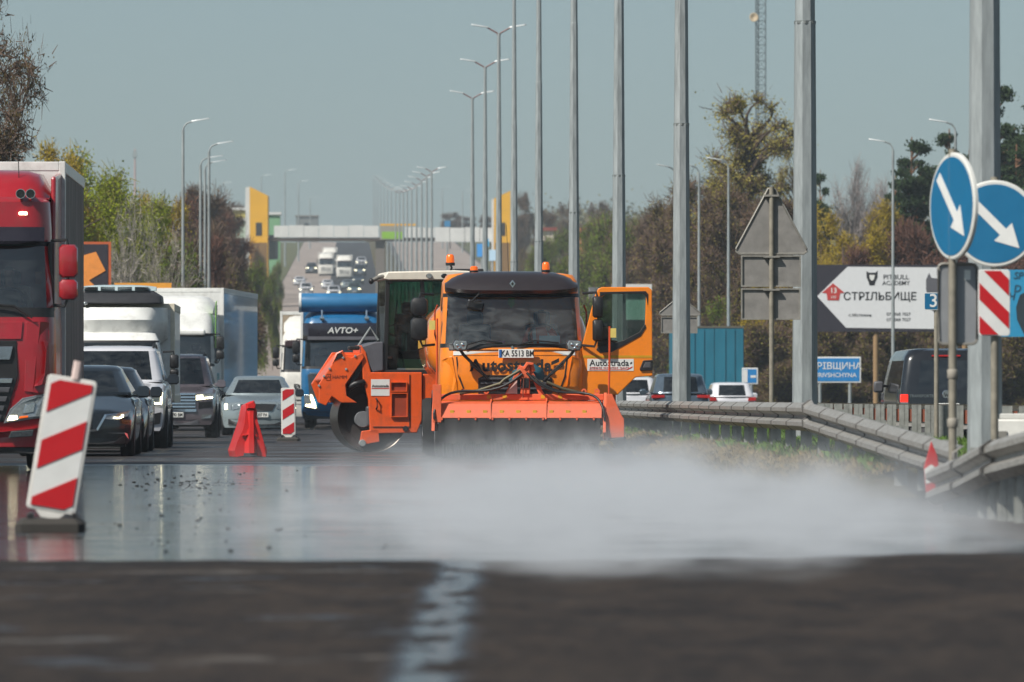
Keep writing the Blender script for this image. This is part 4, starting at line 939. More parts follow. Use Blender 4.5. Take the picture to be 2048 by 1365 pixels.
# ---- generic high cab lorry used for the three lorries further back
def lorry(label, u, Y, yaw, paint, box, zr, fairing, brow=None, drop=0.0, trailer=13.6, boxz=3.95, glassm=None, mir=black, boxm2=None):
    root = thing('lorry', label, 'lorry', road(u, Y), yaw)
    r_ = [(0.28, 1.20, 0.08, 0.2), (0.5, 1.245, 0.0, 0.25), (1.5, 1.25, 0.0, 0.25), (1.72, 1.245, 0.03, 0.26), (1.78, 1.24, 0.05, 0.26), (1.86, 1.235, 0.07, 0.26), (2.62, 1.20, 0.2, 0.26), (2.70, 1.195, 0.22, 0.26), (zr - 0.2, 1.17, 0.3, 0.3), (zr - 0.04, 1.1, 0.42, 0.3), (zr, 0.9, 0.7, 0.3)]
    c = Cab(root, r_, paint, 5, 2.2, glassm=glassm)
    mb = MB(); mb.box(-1.1, 1.1, 0.3, 0.8, 1.35, 1.84); mb.build('dashboard', interior, root, 0, 0.03)
    seat(root, 0.6, 1.3, 1.6); seat(root, -0.6, 1.3, 1.6)
    mirror_pair(root, 1, 1.40, 0.25, 1.98, 2.24, 2.62, mir, 0.22); mirror_pair(root, -1, 1.40, 0.25, 1.98, 2.24, 2.62, mir, 0.22)
    chassis(root, 0.8, 2.6 + trailer, (1.35, 4.6, 2.6 + trailer - 3.6, 2.6 + trailer - 2.3))
    b = box_body(root, 1.27, 2.5, 2.5 + trailer, 1.1, boxz, box, boxm2 or whiteb, whiteb)
    if fairing:
        mb = MB(); rs_ = []
        for i in range(13):
            x = -1.14 + 2.28 * i / 12; t = abs(x) / 1.14; zt = fairing - 0.25 * max(0, t - 0.8) / 0.2; y0 = 0.5 + 0.25 * t ** 4
            rs_.append([(x, y0, zr - 0.05), (x, y0 + 0.25, zr + (zt - zr) * 0.6), (x, y0 + 0.8, zt), (x, 2.15, zt), (x, 2.15, zr - 0.05)])
        mb.rings(rs_); mb.build('roof_fairing', paint, root, 40)
    return root, c
clearside = mat('curtain_blue_grey', '#6b7686', 0.3, col2='#98a3ac', scale=2.2, stretch=(1, 0.1, 2.4), coat=0.4)
wl, c = lorry('white lorry towing a shiny blue-grey curtain-sided trailer, slewed towards the verge', -5.0, 171.0, YAW - 0.076, whiteb, clearside, 3.3, 3.75, boxz=3.98, trailer=10.5)
for (x0, x1, m_) in ((1.18, 1.245, mat('lime_stripe', '#77b02c', 0.5)),):
    mb = MB(); mb.prism([(0.40, 2.3), (0.62, 3.55), (0.86, 3.6), (0.66, 2.3)], 1.232, 1.247, 'x'); mb.build('lime_stripe', m_, wl, 0)
c.panel('number_strip', [(-0.8, 0.9), (0.8, 0.9), (0.8, 1.3), (-0.8, 1.3)], black, 0.02); c.panel('headlight', [(0.7, 0.5), (1.15, 0.55), (1.17, 0.75), (0.75, 0.72)], lens_clear, 0.03, mirror=True)
mb = MB(); mb.box(-1.0, 1.0, 0.0, 0.2, 2.64, 2.80); mb.build('sun_visor', whiteb, wl, 0, 0.05)
teal_b = mat('teal_panel', '#3f8f9a', 0.4)
mb = MB(); mb.box(1.236, 1.256, 0.9, 1.5, 1.0, 1.6); mb.build('teal_side_panel', teal_b, wl, 0)
# blue lorry
bluep = mat('blue_lorry_paint', '#1d5f8c', 0.3, coat=0.6, var=0.08)
bl, c = lorry('dark blue lorry with a black visor lettered in white, behind the roller', -0.22, 186.0, YAW, bluep, mat('blue_tarpaulin', '#35607f', 0.5), 3.35, 3.62, boxz=3.7, boxm2=bluep)
mb = MB(); mb.lathe([(0.0, -1.30), (0.27, -1.30), (0.29, -1.24), (0.29, 1.24), (0.27, 1.30), (0.0, 1.30)], (0, 0.75, 3.78), 'x', 18); rl = mb.build('tarpaulin_roll', mat('tarp_blue', '#2b6a96', 0.35, coat=0.3, var=0.2, scale=3, stretch=(0.3, 1, 1)), bl, 40)
mb = MB(); mb.lathe([(0.292, -1.245), (0.30, -1.245), (0.30, -1.32), (0.292, -1.32)], (0, 0.75, 3.78), 'x', 18); mb.build('roll_end', whiteb, rl, 40)
for sx in (-0.62, 0.72):
    mb = MB(); mb.lathe([(0.0, -0.06), (0.07, -0.05), (0.05, 0.06), (0.02, 0.2), (0.0, 0.2)], (sx, 0.25, 3.30), 'y', 12); h = mb.build('roof_lamp', chrome, bl, 30)
    mb = MB(); mb.tube([(sx, 0.35, 3.3), (sx, 0.4, 3.55)], 0.03, 6); mb.build('lamp_bracket', chrome, h)
mb = MB(); rs_ = []
for i in range(15):
    x = -1.2 + 2.4 * i / 14; f = c.fs(x, 2.9); rs_.append([(x, f - 0.20, 2.66), (x, f - 0.24, 2.74), (x, f - 0.18, 3.08), (x, f - 0.05, 3.16), (x, f + 0.05, 3.14), (x, f + 0.02, 2.74)])
mb.rings(rs_); sv = mb.build('sun_visor', visor, bl, 40)
letters('AVTO+', 0.25, white, sv, (0.0, -0.035, 2.93), 0.015, shear=0.2, wide=1.1)
mb = MB(); mb.box(-1.05, 1.05, -0.07, -0.055, 2.655, 2.755); mb.build('visor_strip', mat('visor_grey', '#5d5c62', 0.4), sv, 0)
c.panel('grille', [(-1.0, 0.95), (1.0, 0.95), (1.05, 1.62), (-1.05, 1.62)], mat('grey_grille', '#3c4146', 0.4), 0.03)
c.panel('chrome_line', [(-1.0, 1.63), (1.0, 1.63), (1.0, 1.67), (-1.0, 1.67)], chrome, 0.03); c.panel('green_badge', [(-0.50, 1.48), (-0.44, 1.43), (-0.38, 1.48), (-0.38, 1.55), (-0.44, 1.60), (-0.50, 1.55)], mat('badge_green', '#3f9a4a', 0.5), 0.04)
c.panel('headlight', [(0.68, 0.55), (1.14, 0.62), (1.16, 1.0), (1.0, 1.0), (0.9, 0.72)], lens_clear, 0.03, mirror=True); c.panel('daytime_lamp', [(0.80, 0.60), (1.12, 0.66), (1.10, 0.72), (0.92, 0.72), (0.98, 1.0), (0.92, 1.0), (0.82, 0.74)], lens_on, 0.045, mirror=True)
c.panel('bumper', [(-1.18, 0.28), (1.18, 0.28), (1.2, 0.5), (-1.2, 0.5)], black, 0.04)
# white lorry half hidden by the blue one
wl2, c = lorry('white lorry with plain grille lettering half hidden beside the dark blue lorry', -1.10, 209.0, YAW, mat('cream_white', '#cfccc4', 0.4, coat=0.2), mat('beige_tarp', '#9a8b78', 0.7), 3.2, 3.7, boxz=3.85, boxm2=mat('beige_tarp', '#9a8b78', 0.7))
mb = MB(); mb.box(-1.1, 1.1, -0.02, 0.25, 2.62, 2.86); mb.build('sun_visor', mat('brown_visor', '#3d2c2e', 0.3), wl2, 0, 0.05)
c.panel('grille', [(-0.8, 0.7), (0.8, 0.7), (0.8, 1.35), (-0.8, 1.35)], mat('white_grille', '#b9b8b2', 0.5), 0.02)
for z in (0.8, 0.95, 1.1): c.panel('grille_slot', [(-0.72, z), (0.72, z), (0.72, z + 0.05), (-0.72, z + 0.05)], black, 0.028)
letters('DAF', 0.24, black, wl2, (-0.50, -0.085, 1.28), 0.03, wide=1.35)
# white refrigerated box truck
it = thing('box_truck', 'white box truck with a refrigerator unit on its nose, behind the white off-road car', 'truck', road(-4.65, 122.0), YAW)
rows = [(0.35, 0.95, 0.05, 0.2), (0.6, 1.0, 0.0, 0.22), (1.2, 1.0, 0.05, 0.24), (1.38, 0.98, 0.4, 0.26), (1.42, 0.975, 0.45, 0.26), (1.46, 0.97, 0.5, 0.26), (2.02, 0.86, 1.0, 0.24), (2.06, 0.85, 1.03, 0.24), (2.2, 0.78, 1.2, 0.2), (2.24, 0.6, 1.4, 0.2)]
c = Cab(it, rows, whiteb, 5, 2.4)
c.panel('grille', [(-0.6, 0.75), (0.6, 0.75), (0.62, 1.05), (-0.62, 1.05)], black, 0.02); c.panel('headlight', [(0.66, 0.75), (0.92, 0.8), (0.94, 1.08), (0.68, 1.05)], lens_clear, 0.025, mirror=True)
mirror_pair(it, 1, 1.16, 1.0, 1.35, 1.5, 1.78, black, 0.18); mirror_pair(it, -1, 1.16, 1.0, 1.35, 1.5, 1.78, black, 0.18)
box_body(it, 1.12, 2.2, 6.6, 0.85, 2.80, whiteb, whiteb, mat('cream_frame', '#cfc7b4', 0.5))
mb = MB(); rs_ = []                                   # moulded wind deflector over the cab
for i in range(15):
    x = -1.0 + 2.0 * i / 14; t = abs(x); top = 2.72; bot = 1.86 + 0.34 * max(0, t - 0.5) ** 1.5 * 2
    rs_.append([(x, 2.19, bot), (x, 1.75 + 0.2 * t ** 4, bot + 0.02), (x, 1.3 + 0.6 * t ** 4, bot + 0.25), (x, 1.15 + 0.75 * t ** 4, top - 0.25), (x, 1.35 + 0.7 * t ** 4, top), (x, 2.19, top)])
mb.rings(rs_); mb.build('wind_deflector', whiteb, it, 40)
mb = MB(); rs_ = []
for y, k in ((1.45, 0.86), (1.5, 0.97), (1.75, 1.0), (2.3, 1.0)): rs_.append([(-0.92 * k, y, 2.80), (0.92 * k, y, 2.80), (0.9 * k, y, 2.95), (0.72 * k, y, 3.06), (-0.72 * k, y, 3.06), (-0.9 * k, y, 2.95)])
mb.rings(rs_); ru = mb.build('refrigerator_unit', mat('fridge_grey', '#3d3d41', 0.5), it, 30, 0.02)
mb = MB(); rs_ = []
for x in [-0.78 + 1.56 * i / 10 for i in range(11)]:
    t = abs(x) / 0.78; rs_.append([(x, 1.42 + 0.1 * t ** 3, 3.055), (x, 1.5 + 0.1 * t ** 3, 3.15 - 0.04 * t ** 3), (x, 2.0, 3.18 - 0.04 * t ** 3), (x, 2.0, 3.055)])
mb.rings(rs_); cv = mb.build('refrigerator_cover', mat('cover_pale', '#a3b3b6', 0.4), ru, 40)
for k in range(4):
    for q in range(3):
        x0 = -0.66 + 0.34 * k; z = 3.068 + 0.024 * q; y = 1.425 + 0.022 * q
        mb = MB(); mb.box(x0, x0 + 0.28, y - 0.012 + 0.004 * q, y + 0.05, z, z + 0.012); mb.build('vent_slot', black, cv, 0)
mb = MB(); mb.ball((-0.62, 1.4, 2.80), (0.05, 0.04, 0.035)); mb.build('marker_lamp', lens_clear, it)
chassis(it, 0.7, 6.5, (1.0, 4.9), 0.36, 0.85, 0.22)
# teal trailer seen from behind on the opposite road
tl = thing('trailer', 'teal box trailer seen from behind on the opposite road', 'trailer', ((1429 - 1024) * 262 / FPX, 262, 0), YAW)
tealp = mat('teal_trailer', '#1f6a80', 0.45, var=0.15, scale=1.5, stretch=(1, 1, 0.3))
for sx in (-1, 1):
    mb = MB(); mb.box(min(0.012 * sx, sx * 1.22), max(0.012 * sx, sx * 1.22), -0.02, 0.05, 1.15, 3.86); d = mb.build('rear_door', tealp, tl, 0, 0.012)
    for q in (0.45, 0.85): mb = MB(); mb.tube([(sx * q, -0.045, 1.2), (sx * q, -0.045, 3.8)], 0.018, 6); mb.build('lock_rod', tealp, d)
    mb = MB(); mb.box(min(0.75 * sx, 1.2 * sx), max(0.75 * sx, 1.2 * sx), -0.06, 0.0, 0.85, 0.98); mb.build('tail_lamp', taill, tl, 0)
    for yy in (1.8, 3.1, 4.4): wheel(tl, sx * 1.0, yy, 0.5, 0.35)
mb = MB(); mb.box(-1.25, 1.25, 0.03, 13.0, 1.05, 3.9); mb.build('box_body', tealp, tl, 0, 0.02)
mb = MB(); mb.box(-1.26, 1.26, -0.04, 0.03, 3.86, 3.94); mb.build('door_header', mat('teal_frame', '#5d5a50', 0.6), tl, 0)
mb = MB(); mb.box(-1.2, 1.2, -0.03, 0.1, 0.75, 1.1); mb.build('rear_bumper', black, tl, 0)
# ------------------------------------------------------------------ orange road-works lorry with a front sweeper
orp = mat('orange_lorry_paint', '#e8800f', 0.35, coat=0.4, var=0.05, dirt=0.3)
salmon = mat('sweeper_orange', '#d86038', 0.55, var=0.12, scale=9, dirt=0.5)
yel = mat('reflector_yellow', '#c9971c', 0.5)
tr = thing('road_works_lorry', 'bright orange road-works lorry with dark roof visor, open door and front sweeper mount', 'lorry', (0.0, 95.0, 0), YAW + 0.012)
rows = [(0.62, 1.05, 0.10, 0.18), (0.95, 1.10, 0.02, 0.22), (1.30, 1.11, 0.0, 0.24), (1.60, 1.10, 0.03, 0.24), (1.69, 1.095, 0.055, 0.24), (1.755, 1.09, 0.075, 0.24), (2.47, 1.05, 0.25, 0.24), (2.53, 1.045, 0.27, 0.24), (2.72, 1.03, 0.34, 0.26), (2.82, 0.97, 0.45, 0.28), (2.85, 0.8, 0.62, 0.25)]
cb = Cab(tr, rows, orp, 5, 1.75, door_open=True, glassm=glass('lorry_windscreen', '#eef4f2', 0.05, dust_reflection=0.15))  # patchy grey film paints the clouds mirrored in this windscreen
# dark roof visor: a moulded peak over the windscreen
mb = MB(); rs_ = []
for i in range(21):
    x = -1.02 + 2.04 * i / 20; t = abs(x) / 1.02; f = cb.fs(x, 2.6) + 0.03 * t ** 6
    e = 0.05 * t ** 5; zt = 2.80 - 0.10 * t ** 6
    rs_.append([(x, f + 0.03, 2.50 + e), (x, f - 0.22, 2.52 + e), (x, f - 0.25, 2.57 + e), (x, f - 0.19, 2.66), (x, f - 0.05, zt - 0.02), (x, f + 0.12, zt + 0.05 - e), (x, f + 0.5, zt + 0.075 - e), (x, f + 0.5, 2.6)])
mb.rings(rs_); vz = mb.build('roof_visor', mat('visor_brown_black', '#2b2425', 0.3, coat=0.5, var=0.1), tr, 40)
mb = MB(); mb.prism([(0.0, 2.60), (0.05, 2.665), (0.0, 2.73), (-0.05, 2.665)], -0.21, -0.14, 'y')
dm = mb.build('emblem', chrome, vz, 0, 0.006); mb = MB(); mb.prism([(0.0, 2.635), (0.023, 2.665), (0.0, 2.695), (-0.023, 2.665)], -0.215, -0.205, 'y'); mb.build('emblem_centre', blackg, dm, 0)
def beacon(x, y, z, r=0.065, h=0.12, parent=None, stem=0.0):
    mb = MB(); mb.lathe([(0.0, h), (r * 0.6, h), (r * 0.9, h * 0.85), (r, h * 0.5), (r, 0.02), (0, 0.02)], (x, y, z), 'z', 16); b = mb.build('beacon', amber, parent, 40)
    mb = MB(); mb.lathe([(r * 1.1, 0.02), (r * 1.15, 0.0), (r * 1.1, -0.03), (0.0, -0.03)], (x, y, z), 'z', 16); mb.build('beacon_base', black, b, 40)
    return b
beacon(-0.56, 0.7, 2.87, 0.062, 0.085, tr); beacon(0.55, 0.7, 2.88, 0.058, 0.14, tr)
mb = MB(); mb.tube([(-0.02, 0.9, 2.85), (-0.05, 0.95, 3.6)], 0.005, 4); mb.build('aerial', black, tr)
# nose
cb.panel('white_stripe', rect(-0.90, 0.97, 1.575, 1.635), white, 0.008, bev=0, sub=0.1)
cb.panel('wiper_tray', rect(-0.97, 0.97, 1.655, 1.75), black, 0.02, sub=0.1)
mb = MB(); mb.prism([(0.0, 1.66), (0.022, 1.695), (0.0, 1.73), (-0.022, 1.695)], -0.04, -0.01, 'y'); mb.build('small_emblem', chrome, tr, 0)
plate(tr, 0.06, -0.10, 1.60, 'KA 5513 BM', 0.54, 0.135)
lt = letters('Autostrada', 0.25, ink, tr, (-0.02, -0.082, 1.41), 0.038, wide=1.0, spacing=1.1)
mb = MB(); mb.prism([(0.60, 1.42), (0.72, 1.47), (0.72, 1.53), (0.60, 1.475)], -0.07, -0.05, 'y'); mb.build('logo_slash', ink, tr, 0)
cb.panel('grille', [(-0.52, 0.98), (0.62, 0.98), (0.62, 1.22), (0.52, 1.27), (-0.42, 1.27), (-0.52, 1.22)], black, 0.02, sub=0.1)
for z in (1.05, 1.13, 1.20): cb.panel('grille_slat', rect(-0.48, 0.58, z, z + 0.03), grey, 0.04, sub=0.1)
cb.panel('corner_groove', [(-0.86, 1.55), (-0.84, 1.55), (-0.80, 1.25), (-0.70, 0.98), (-0.72, 0.98), (-0.83, 1.25)], black, 0.006, mirror=True, bev=0, sub=0.03)
cb.panel('corner_panel', [(0.80, 0.80), (1.06, 0.80), (1.08, 1.5), (0.92, 1.56), (0.86, 1.2)], orp, 0.025, mirror=True, sub=0.05)
cb.panel('bumper', rect(-1.06, 1.06, 0.55, 0.80), mat('grey_bumper', '#45434a', 0.6), 0.05, sub=0.08)
cb.panel('headlight', rect(0.55, 0.95, 0.66, 0.78), lens_clear, 0.065, mirror=True, sub=0.06)
# wipers, interior
for (x0, x1) in ((-0.75, -0.15), (0.05, 0.72)):
    mb = MB(); mb.tube([(x0, -0.04, 1.72), (x0 + 0.3, -0.02, 1.80), (x1, 0.0, 1.765)], 0.012, 6); mb.build('wiper', black, tr)
mb = MB(); mb.box(-1.02, 1.02, 0.2, 0.75, 1.2, 1.76); mb.build('dashboard', mat('dash_grey', '#6d7473', 0.7), tr, 0, 0.04)
seat(tr, 0.52, 1.2, 1.45); seat(tr, -0.52, 1.2, 1.45)
mb = ring((0.52, 0.82, 1.86), 0.23, 0.018); mb.build('steering_wheel', black, tr)
mb = MB(); mb.box(0.44, 0.76, 0.30, 0.32, 1.76, 1.93, Matrix.Rotation(-0.12, 4, 'X')); mb.build('sheet_of_paper', mat('pale_paper', '#c3d2d4', 0.7), tr, 0)
mb = MB(); mb.box(-0.38, -0.10, 0.22, 0.40, 1.765, 1.80); mb.build('pink_folder', mat('pink_folder', '#a93c62', 0.6), tr, 0)
mb = MB(); mb.prism([(0.0, 2.30), (0.05, 2.36), (0.05, 2.46), (-0.05, 2.46), (-0.05, 2.36)], 0.26, 0.262, 'y'); mb.build('pennant', mat('pennant_yellow', '#8a8f2a', 0.7), tr, 0)
mb = MB(); mb.box(-0.14, 0.12, 0.0, 0.05, -0.07, 0.07, Matrix.Translation((-0.55, 0.10, 2.34)) @ Matrix.Rotation(0.25, 4, 'Y')); mb.build('kerb_mirror', black, tr, 0, 0.03)
mb = MB(); mb.tube([(-0.62, 0.05, 2.40), (-0.50, 0.0, 2.52)], 0.016, 6); mb.build('kerb_mirror_arm', black, tr)
dr = rider(P_WORK, 'driver in orange work clothes with a hand to the chin in the orange lorry', local(tr, 0.50, 1.12, 1.47), YAW, 0.98)
for sx in (-1, 1):
    mb = MB(); pts = [(sx * 0.10, -0.135, 0.20), (sx * 0.11, -0.15, 0.34), (sx * 0.12, -0.145, 0.45), (sx * 0.12, -0.10, 0.535), (sx * 0.12, 0.0, 0.56)]
    mb.rings([[(x - 0.026, y - 0.012, z), (x + 0.026, y - 0.012, z), (x + 0.026, y + 0.01, z), (x - 0.026, y + 0.01, z)] for x, y, z in pts]); mb.build('reflective_strap', refl, dr, 30)
# image-left mirrors on the cab, work lamps on struts
mirror_pair(tr, -1, 1.42, 0.18, 1.80, 2.18, 2.46, black, 0.26)
for i in (-1, 1):
    x = -0.80 if i < 0 else 0.94
    mb = MB(); mb.rings([[(x + px * k, y, 1.72 + pz * k) for px, pz in ((-0.10, -0.06), (-0.04, -0.085), (0.09, -0.07), (0.115, 0.02), (0.10, 0.075), (-0.09, 0.085), (-0.12, 0.03))] for y, k in ((-0.34, 0.86), (-0.36, 1.0), (-0.28, 1.05), (-0.2, 0.6))]); l_ = mb.build('work_lamp', grey, tr, 30)
    mb = MB(); mb.rings([[(x + px * k, y, 1.72 + pz * k) for px, pz in ((-0.10, -0.06), (-0.04, -0.085), (0.09, -0.07), (0.115, 0.02), (0.10, 0.075), (-0.09, 0.085), (-0.12, 0.03))] for y, k in ((-0.362, 0.92), (-0.372, 0.8))]); mb.build('lamp_lens', lens_clear, l_, 30)
    for q, (a, b_) in enumerate(((-0.035, 0.015), (0.045, 0.0), (0.01, -0.04))):
        mb = MB(); mb.ball((x + a * i, -0.375, 1.72 + b_), (0.028, 0.012, 0.026), 10, 6); mb.build('lamp_reflector', chrome, l_)
    mb = MB(); mb.tube([(x - 0.0 * i, -0.28, 1.65), (x - i * 0.05, -0.25, 1.58), (x - i * 0.44, -0.12, 1.20)], 0.024, 8); mb.build('lamp_strut', black, tr)
    mb = MB(); mb.tube([(x - i * 0.13, -0.26, 1.50), (x - i * 0.17, -0.27, 1.42), (x - i * 0.34, -0.20, 1.28)], 0.012, 6); mb.build('lamp_cable', black, tr)
# open door at the driver's side, swung square to the cab
dmat = orp
def scr(px, py, Y=95.0): return ((px - 1023) * Y / FPX, CAMH - (py - HOR) * Y / FPX)
pts = [scr(*p) for p in ((1197, 577), (1205, 574), (1298, 574), (1305, 580), (1306, 752), (1272, 755), (1236, 790), (1162, 790), (1165, 690), (1190, 592))]
hole = [scr(*p) for p in ((1212, 588), (1286, 587), (1293, 593), (1291, 648), (1280, 664), (1246, 682), (1196, 694), (1198, 600))]
def frame_with_hole(out, inn, y0, y1):
    """ring face between two closed polygons, by filling with bmesh"""
    bm = bmesh.new(); e = []
    for poly in (out, inn):
        vs = [bm.verts.new((x, y0, z)) for x, z in poly]
        e += [bm.edges.new((vs[i], vs[(i + 1) % len(vs)])) for i in range(len(vs))]
    r_ = bmesh.ops.triangle_fill(bm, use_beauty=True, use_dissolve=False, edges=e)
    fs_ = [f for f in bm.faces]
    ex = bmesh.ops.extrude_face_region(bm, geom=fs_)
    for v in ex['geom']:
        if isinstance(v, bmesh.types.BMVert): v.co.y = y1
    bmesh.ops.recalc_face_normals(bm, faces=bm.faces)
    me = bpy.data.meshes.new('door'); bm.to_mesh(me); bm.free(); return me
yd = 0.18
me = frame_with_hole(pts, hole, yd, yd + 0.09); me.materials.append(dmat); door = place(me, 'door', tr, 0.012)
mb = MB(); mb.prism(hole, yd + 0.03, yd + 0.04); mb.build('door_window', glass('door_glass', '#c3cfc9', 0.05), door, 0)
q = [scr(*p) for p in ((1196, 694), (1246, 682), (1280, 664), (1291, 648), (1293, 655), (1282, 672), (1250, 690), (1225, 704), (1200, 706), (1193, 700))]
mb = MB(); mb.prism(q, yd - 0.012, yd + 0.03); mb.build('window_seal', black, door, 0, 0.005)
q = [scr(*p) for p in ((1200, 584), (1292, 582), (1297, 588), (1296, 610), (1293, 593), (1286, 587), (1212, 588), (1200, 594))]
mb = MB(); mb.prism(q, yd - 0.012, yd + 0.03); mb.build('window_top_seal', black, door, 0, 0.004)
mb = MB(); mb.prism([scr(*p) for p in ((1167, 711), (1305, 711), (1305, 716), (1166, 716))], yd - 0.004, yd + 0.01); mb.build('olive_stripe', mat('olive_stripe', '#b98a12', 0.5), door, 0)
a = scr(1175, 742); b = scr(1268, 718)
mb = MB(); mb.box(a[0], b[0], yd - 0.006, yd + 0.01, a[1], b[1]); st = mb.build('sticker', white, door, 0)
letters('Autostrada', 0.135, ink, st, ((a[0] + b[0]) / 2 - 0.02, yd - 0.009, a[1] + 0.118), 0.004, wide=0.99)
letters('EXPERIENCE · INNOVATIONS · QUALITY', 0.036, mat('logo_red', '#b8352c', 0.5), st, ((a[0] + b[0]) / 2 - 0.02, yd - 0.009, a[1] + 0.045), 0.0005, wide=0.92)
mb = MB(); mb.prism([(a[0] + 0.03, a[1] + 0.012), (b[0] - 0.10, a[1] + 0.012), (b[0] - 0.02, a[1] + 0.05), (b[0] - 0.02, a[1] + 0.07), (b[0] - 0.11, a[1] + 0.022), (a[0] + 0.03, a[1] + 0.022)], yd - 0.010, yd); mb.build('red_underline', mat('logo_red', '#b8352c', 0.5), st, 0)
mb = MB(); mb.prism([(b[0] - 0.055, a[1] + 0.10), (b[0] - 0.025, a[1] + 0.115), (b[0] - 0.025, a[1] + 0.14), (b[0] - 0.055, a[1] + 0.125)], yd - 0.010, yd); mb.build('logo_slash', ink, st, 0)
mb = MB(); q = [scr(*p) for p in ((1280, 738), (1287, 721), (1306, 720), (1306, 741), (1281, 742))]; mb.prism(q, yd - 0.03, yd + 0.05); h_ = mb.build('door_handle', black, door, 0, 0.01)
mb = MB(); q = [scr(*p) for p in ((1286, 736), (1291, 725), (1302, 725), (1302, 736))]; mb.prism(q, yd - 0.036, yd - 0.02); mb.build('handle_grip', grey, h_, 0, 0.006)
mirror_pair(door, 1, 1.318, 0.04, 1.79, 2.15, 2.48, black, 0.16)
# standing worker behind the open door, feet on the lorry's step
mb = MB(); mb.box(1.06, 1.75, 0.55, 0.95, 0.26, 0.32); mb.build('step_board', black, tr, 0, 0.01); mb = MB(); mb.tube([(1.0, 0.75, 0.7), (1.35, 0.75, 0.29)], 0.03, 6); mb.build('step_bracket', black, tr)
wk = rider(P_STAND, 'worker in brown jacket, dark cap and orange trousers behind the open lorry door', local(tr, 1.46, 0.75, 0.33), YAW + 0.4, 1.0)
for sx in (-1, 1):
    mb = MB(); mb.lathe([(0.072, 0.30), (0.078, 0.30), (0.080, 0.37), (0.074, 0.37)], (sx * 0.115, 0.0, 0), 'z', 14); mb.build('reflective_band', refl, wk, 40)
# tank, chassis, wheels
mb = MB(); rs_ = []
for y, k in ((1.95, 0.70), (2.02, 0.9), (2.15, 0.97), (2.4, 1.0), (7.2, 1.0), (7.45, 0.96), (7.55, 0.7)):
    rs_.append([(1.27 * k * math.copysign(abs(math.cos(t)) ** 0.72, math.cos(t)), y, 1.80 + 0.78 * k * math.copysign(abs(math.sin(t)) ** 0.8, math.sin(t))) for t in [2 * math.pi * i / 32 for i in range(32)]])
mb.rings(rs_); tk = mb.build('tank', mat('tank_orange', '#e07a1c', 0.22, coat=0.8, var=0.04), tr, 50)
mb = MB(); mb.rings([[(1.276 * math.copysign(abs(math.cos(t)) ** 0.72, math.cos(t)), y, 1.80 + 0.786 * math.copysign(abs(math.sin(t)) ** 0.8, math.sin(t))) for t in (math.pi - 0.14, math.pi - 0.05, math.pi + 0.05)] for y in (2.4, 7.2)], cap=False, closed=False); mb.build('tank_stripe', MATS['olive_stripe'], tk, 40)
mb = MB(); mb.box(-0.45, 0.45, 0.5, 7.5, 0.7, 1.02); mb.build('chassis', black, tr, 0)
for sx in (-1, 1):
    wheel(tr, sx * 1.02, 1.15, 0.46, 0.28); wheel(tr, sx * 1.00, 5.4, 0.46, 0.5)
    mb = MB(); rs_ = []
    for i in range(11):
        t = math.pi * (0.02 + 0.96 * i / 10); rs_.append([(sx * 0.84, 1.15 - 0.56 * math.cos(t), 0.48 + 0.56 * math.sin(t)), (sx * 1.2, 1.15 - 0.56 * math.cos(t), 0.48 + 0.56 * math.sin(t)), (sx * 1.2, 1.15 - 0.52 * math.cos(t), 0.48 + 0.52 * math.sin(t)), (sx * 0.84, 1.15 - 0.52 * math.cos(t), 0.48 + 0.52 * math.sin(t))])
    mb.rings(rs_); mb.build('mudguard', grey, tr, 40)
    mb = MB(); mb.tube([(sx * 1.13, 0.52, 1.75), (sx * 1.17, 0.55, 1.9), (sx * 1.17, 0.55, 2.25), (sx * 1.13, 0.52, 2.35)], 0.015, 6); mb.build('grab_rail', mat('red_rail', '#b0401c', 0.5), tr)
# ------------------------------------------------------------------ front sweeper: its own machine hung before the lorry
bx = thing('road_sweeper', 'faded orange front sweeper with black bristle roll and yellow reflectors', 'sweeper', local(tr, 0.07, -1.1, 0), YAW - 0.075)
mb = MB(); rs_ = []
for x in (-1.22, 1.26): rs_.append([(x, -0.42, 0.60), (x, -0.44, 0.62), (x, -0.34, 0.83), (x, -0.02, 0.88), (x, 0.42, 0.80), (x, 0.5, 0.5), (x, 0.47, 0.5), (x, 0.40, 0.76), (x, -0.03, 0.84), (x, -0.31, 0.80)])
mb.rings(rs_); hd = mb.build('hood', salmon, bx, 20)
mb = MB(); mb.box(-1.24, 1.28, -0.05, 0.06, 0.885, 0.98); mb.build('top_beam', salmon, bx, 0, 0.008)
for x in (-0.42, 0.42):
    mb = MB(); mb.prism([(-0.46, 0.60), (-0.36, 0.845), (-0.05, 0.92), (-0.05, 0.86), (-0.30, 0.79), (-0.42, 0.585)], x - 0.01, x + 0.01, 'x'); mb.build('hood_rib', salmon, bx, 0)
for k in range(9):
    x = -1.0 + 0.25 * k; mb = MB(); mb.box(x - 0.03, x + 0.03, -0.405, -0.39, 0.69, 0.735, Matrix.Translation((0, 0, 0))); mb.build('reflector', yel, hd, 0)
for k, x in enumerate((-0.46, -0.22, 0.36, 0.62)):
    mb = MB(); mb.box(x - 0.03, x + 0.03, -0.056, -0.045, 0.91, 0.965); mb.build('reflector', yel, bx, 0)
for k in range(10):
    x = -1.15 + 0.255 * k; mb = MB(); mb.box(x - 0.012, x + 0.012, -0.46, -0.42, 0.585, 0.63); mb.build('flap_clip', salmon, hd, 0)
mb = MB(); n_ = 26
for i in range(n_): pass
rs_ = []; rr = random.Random(2)
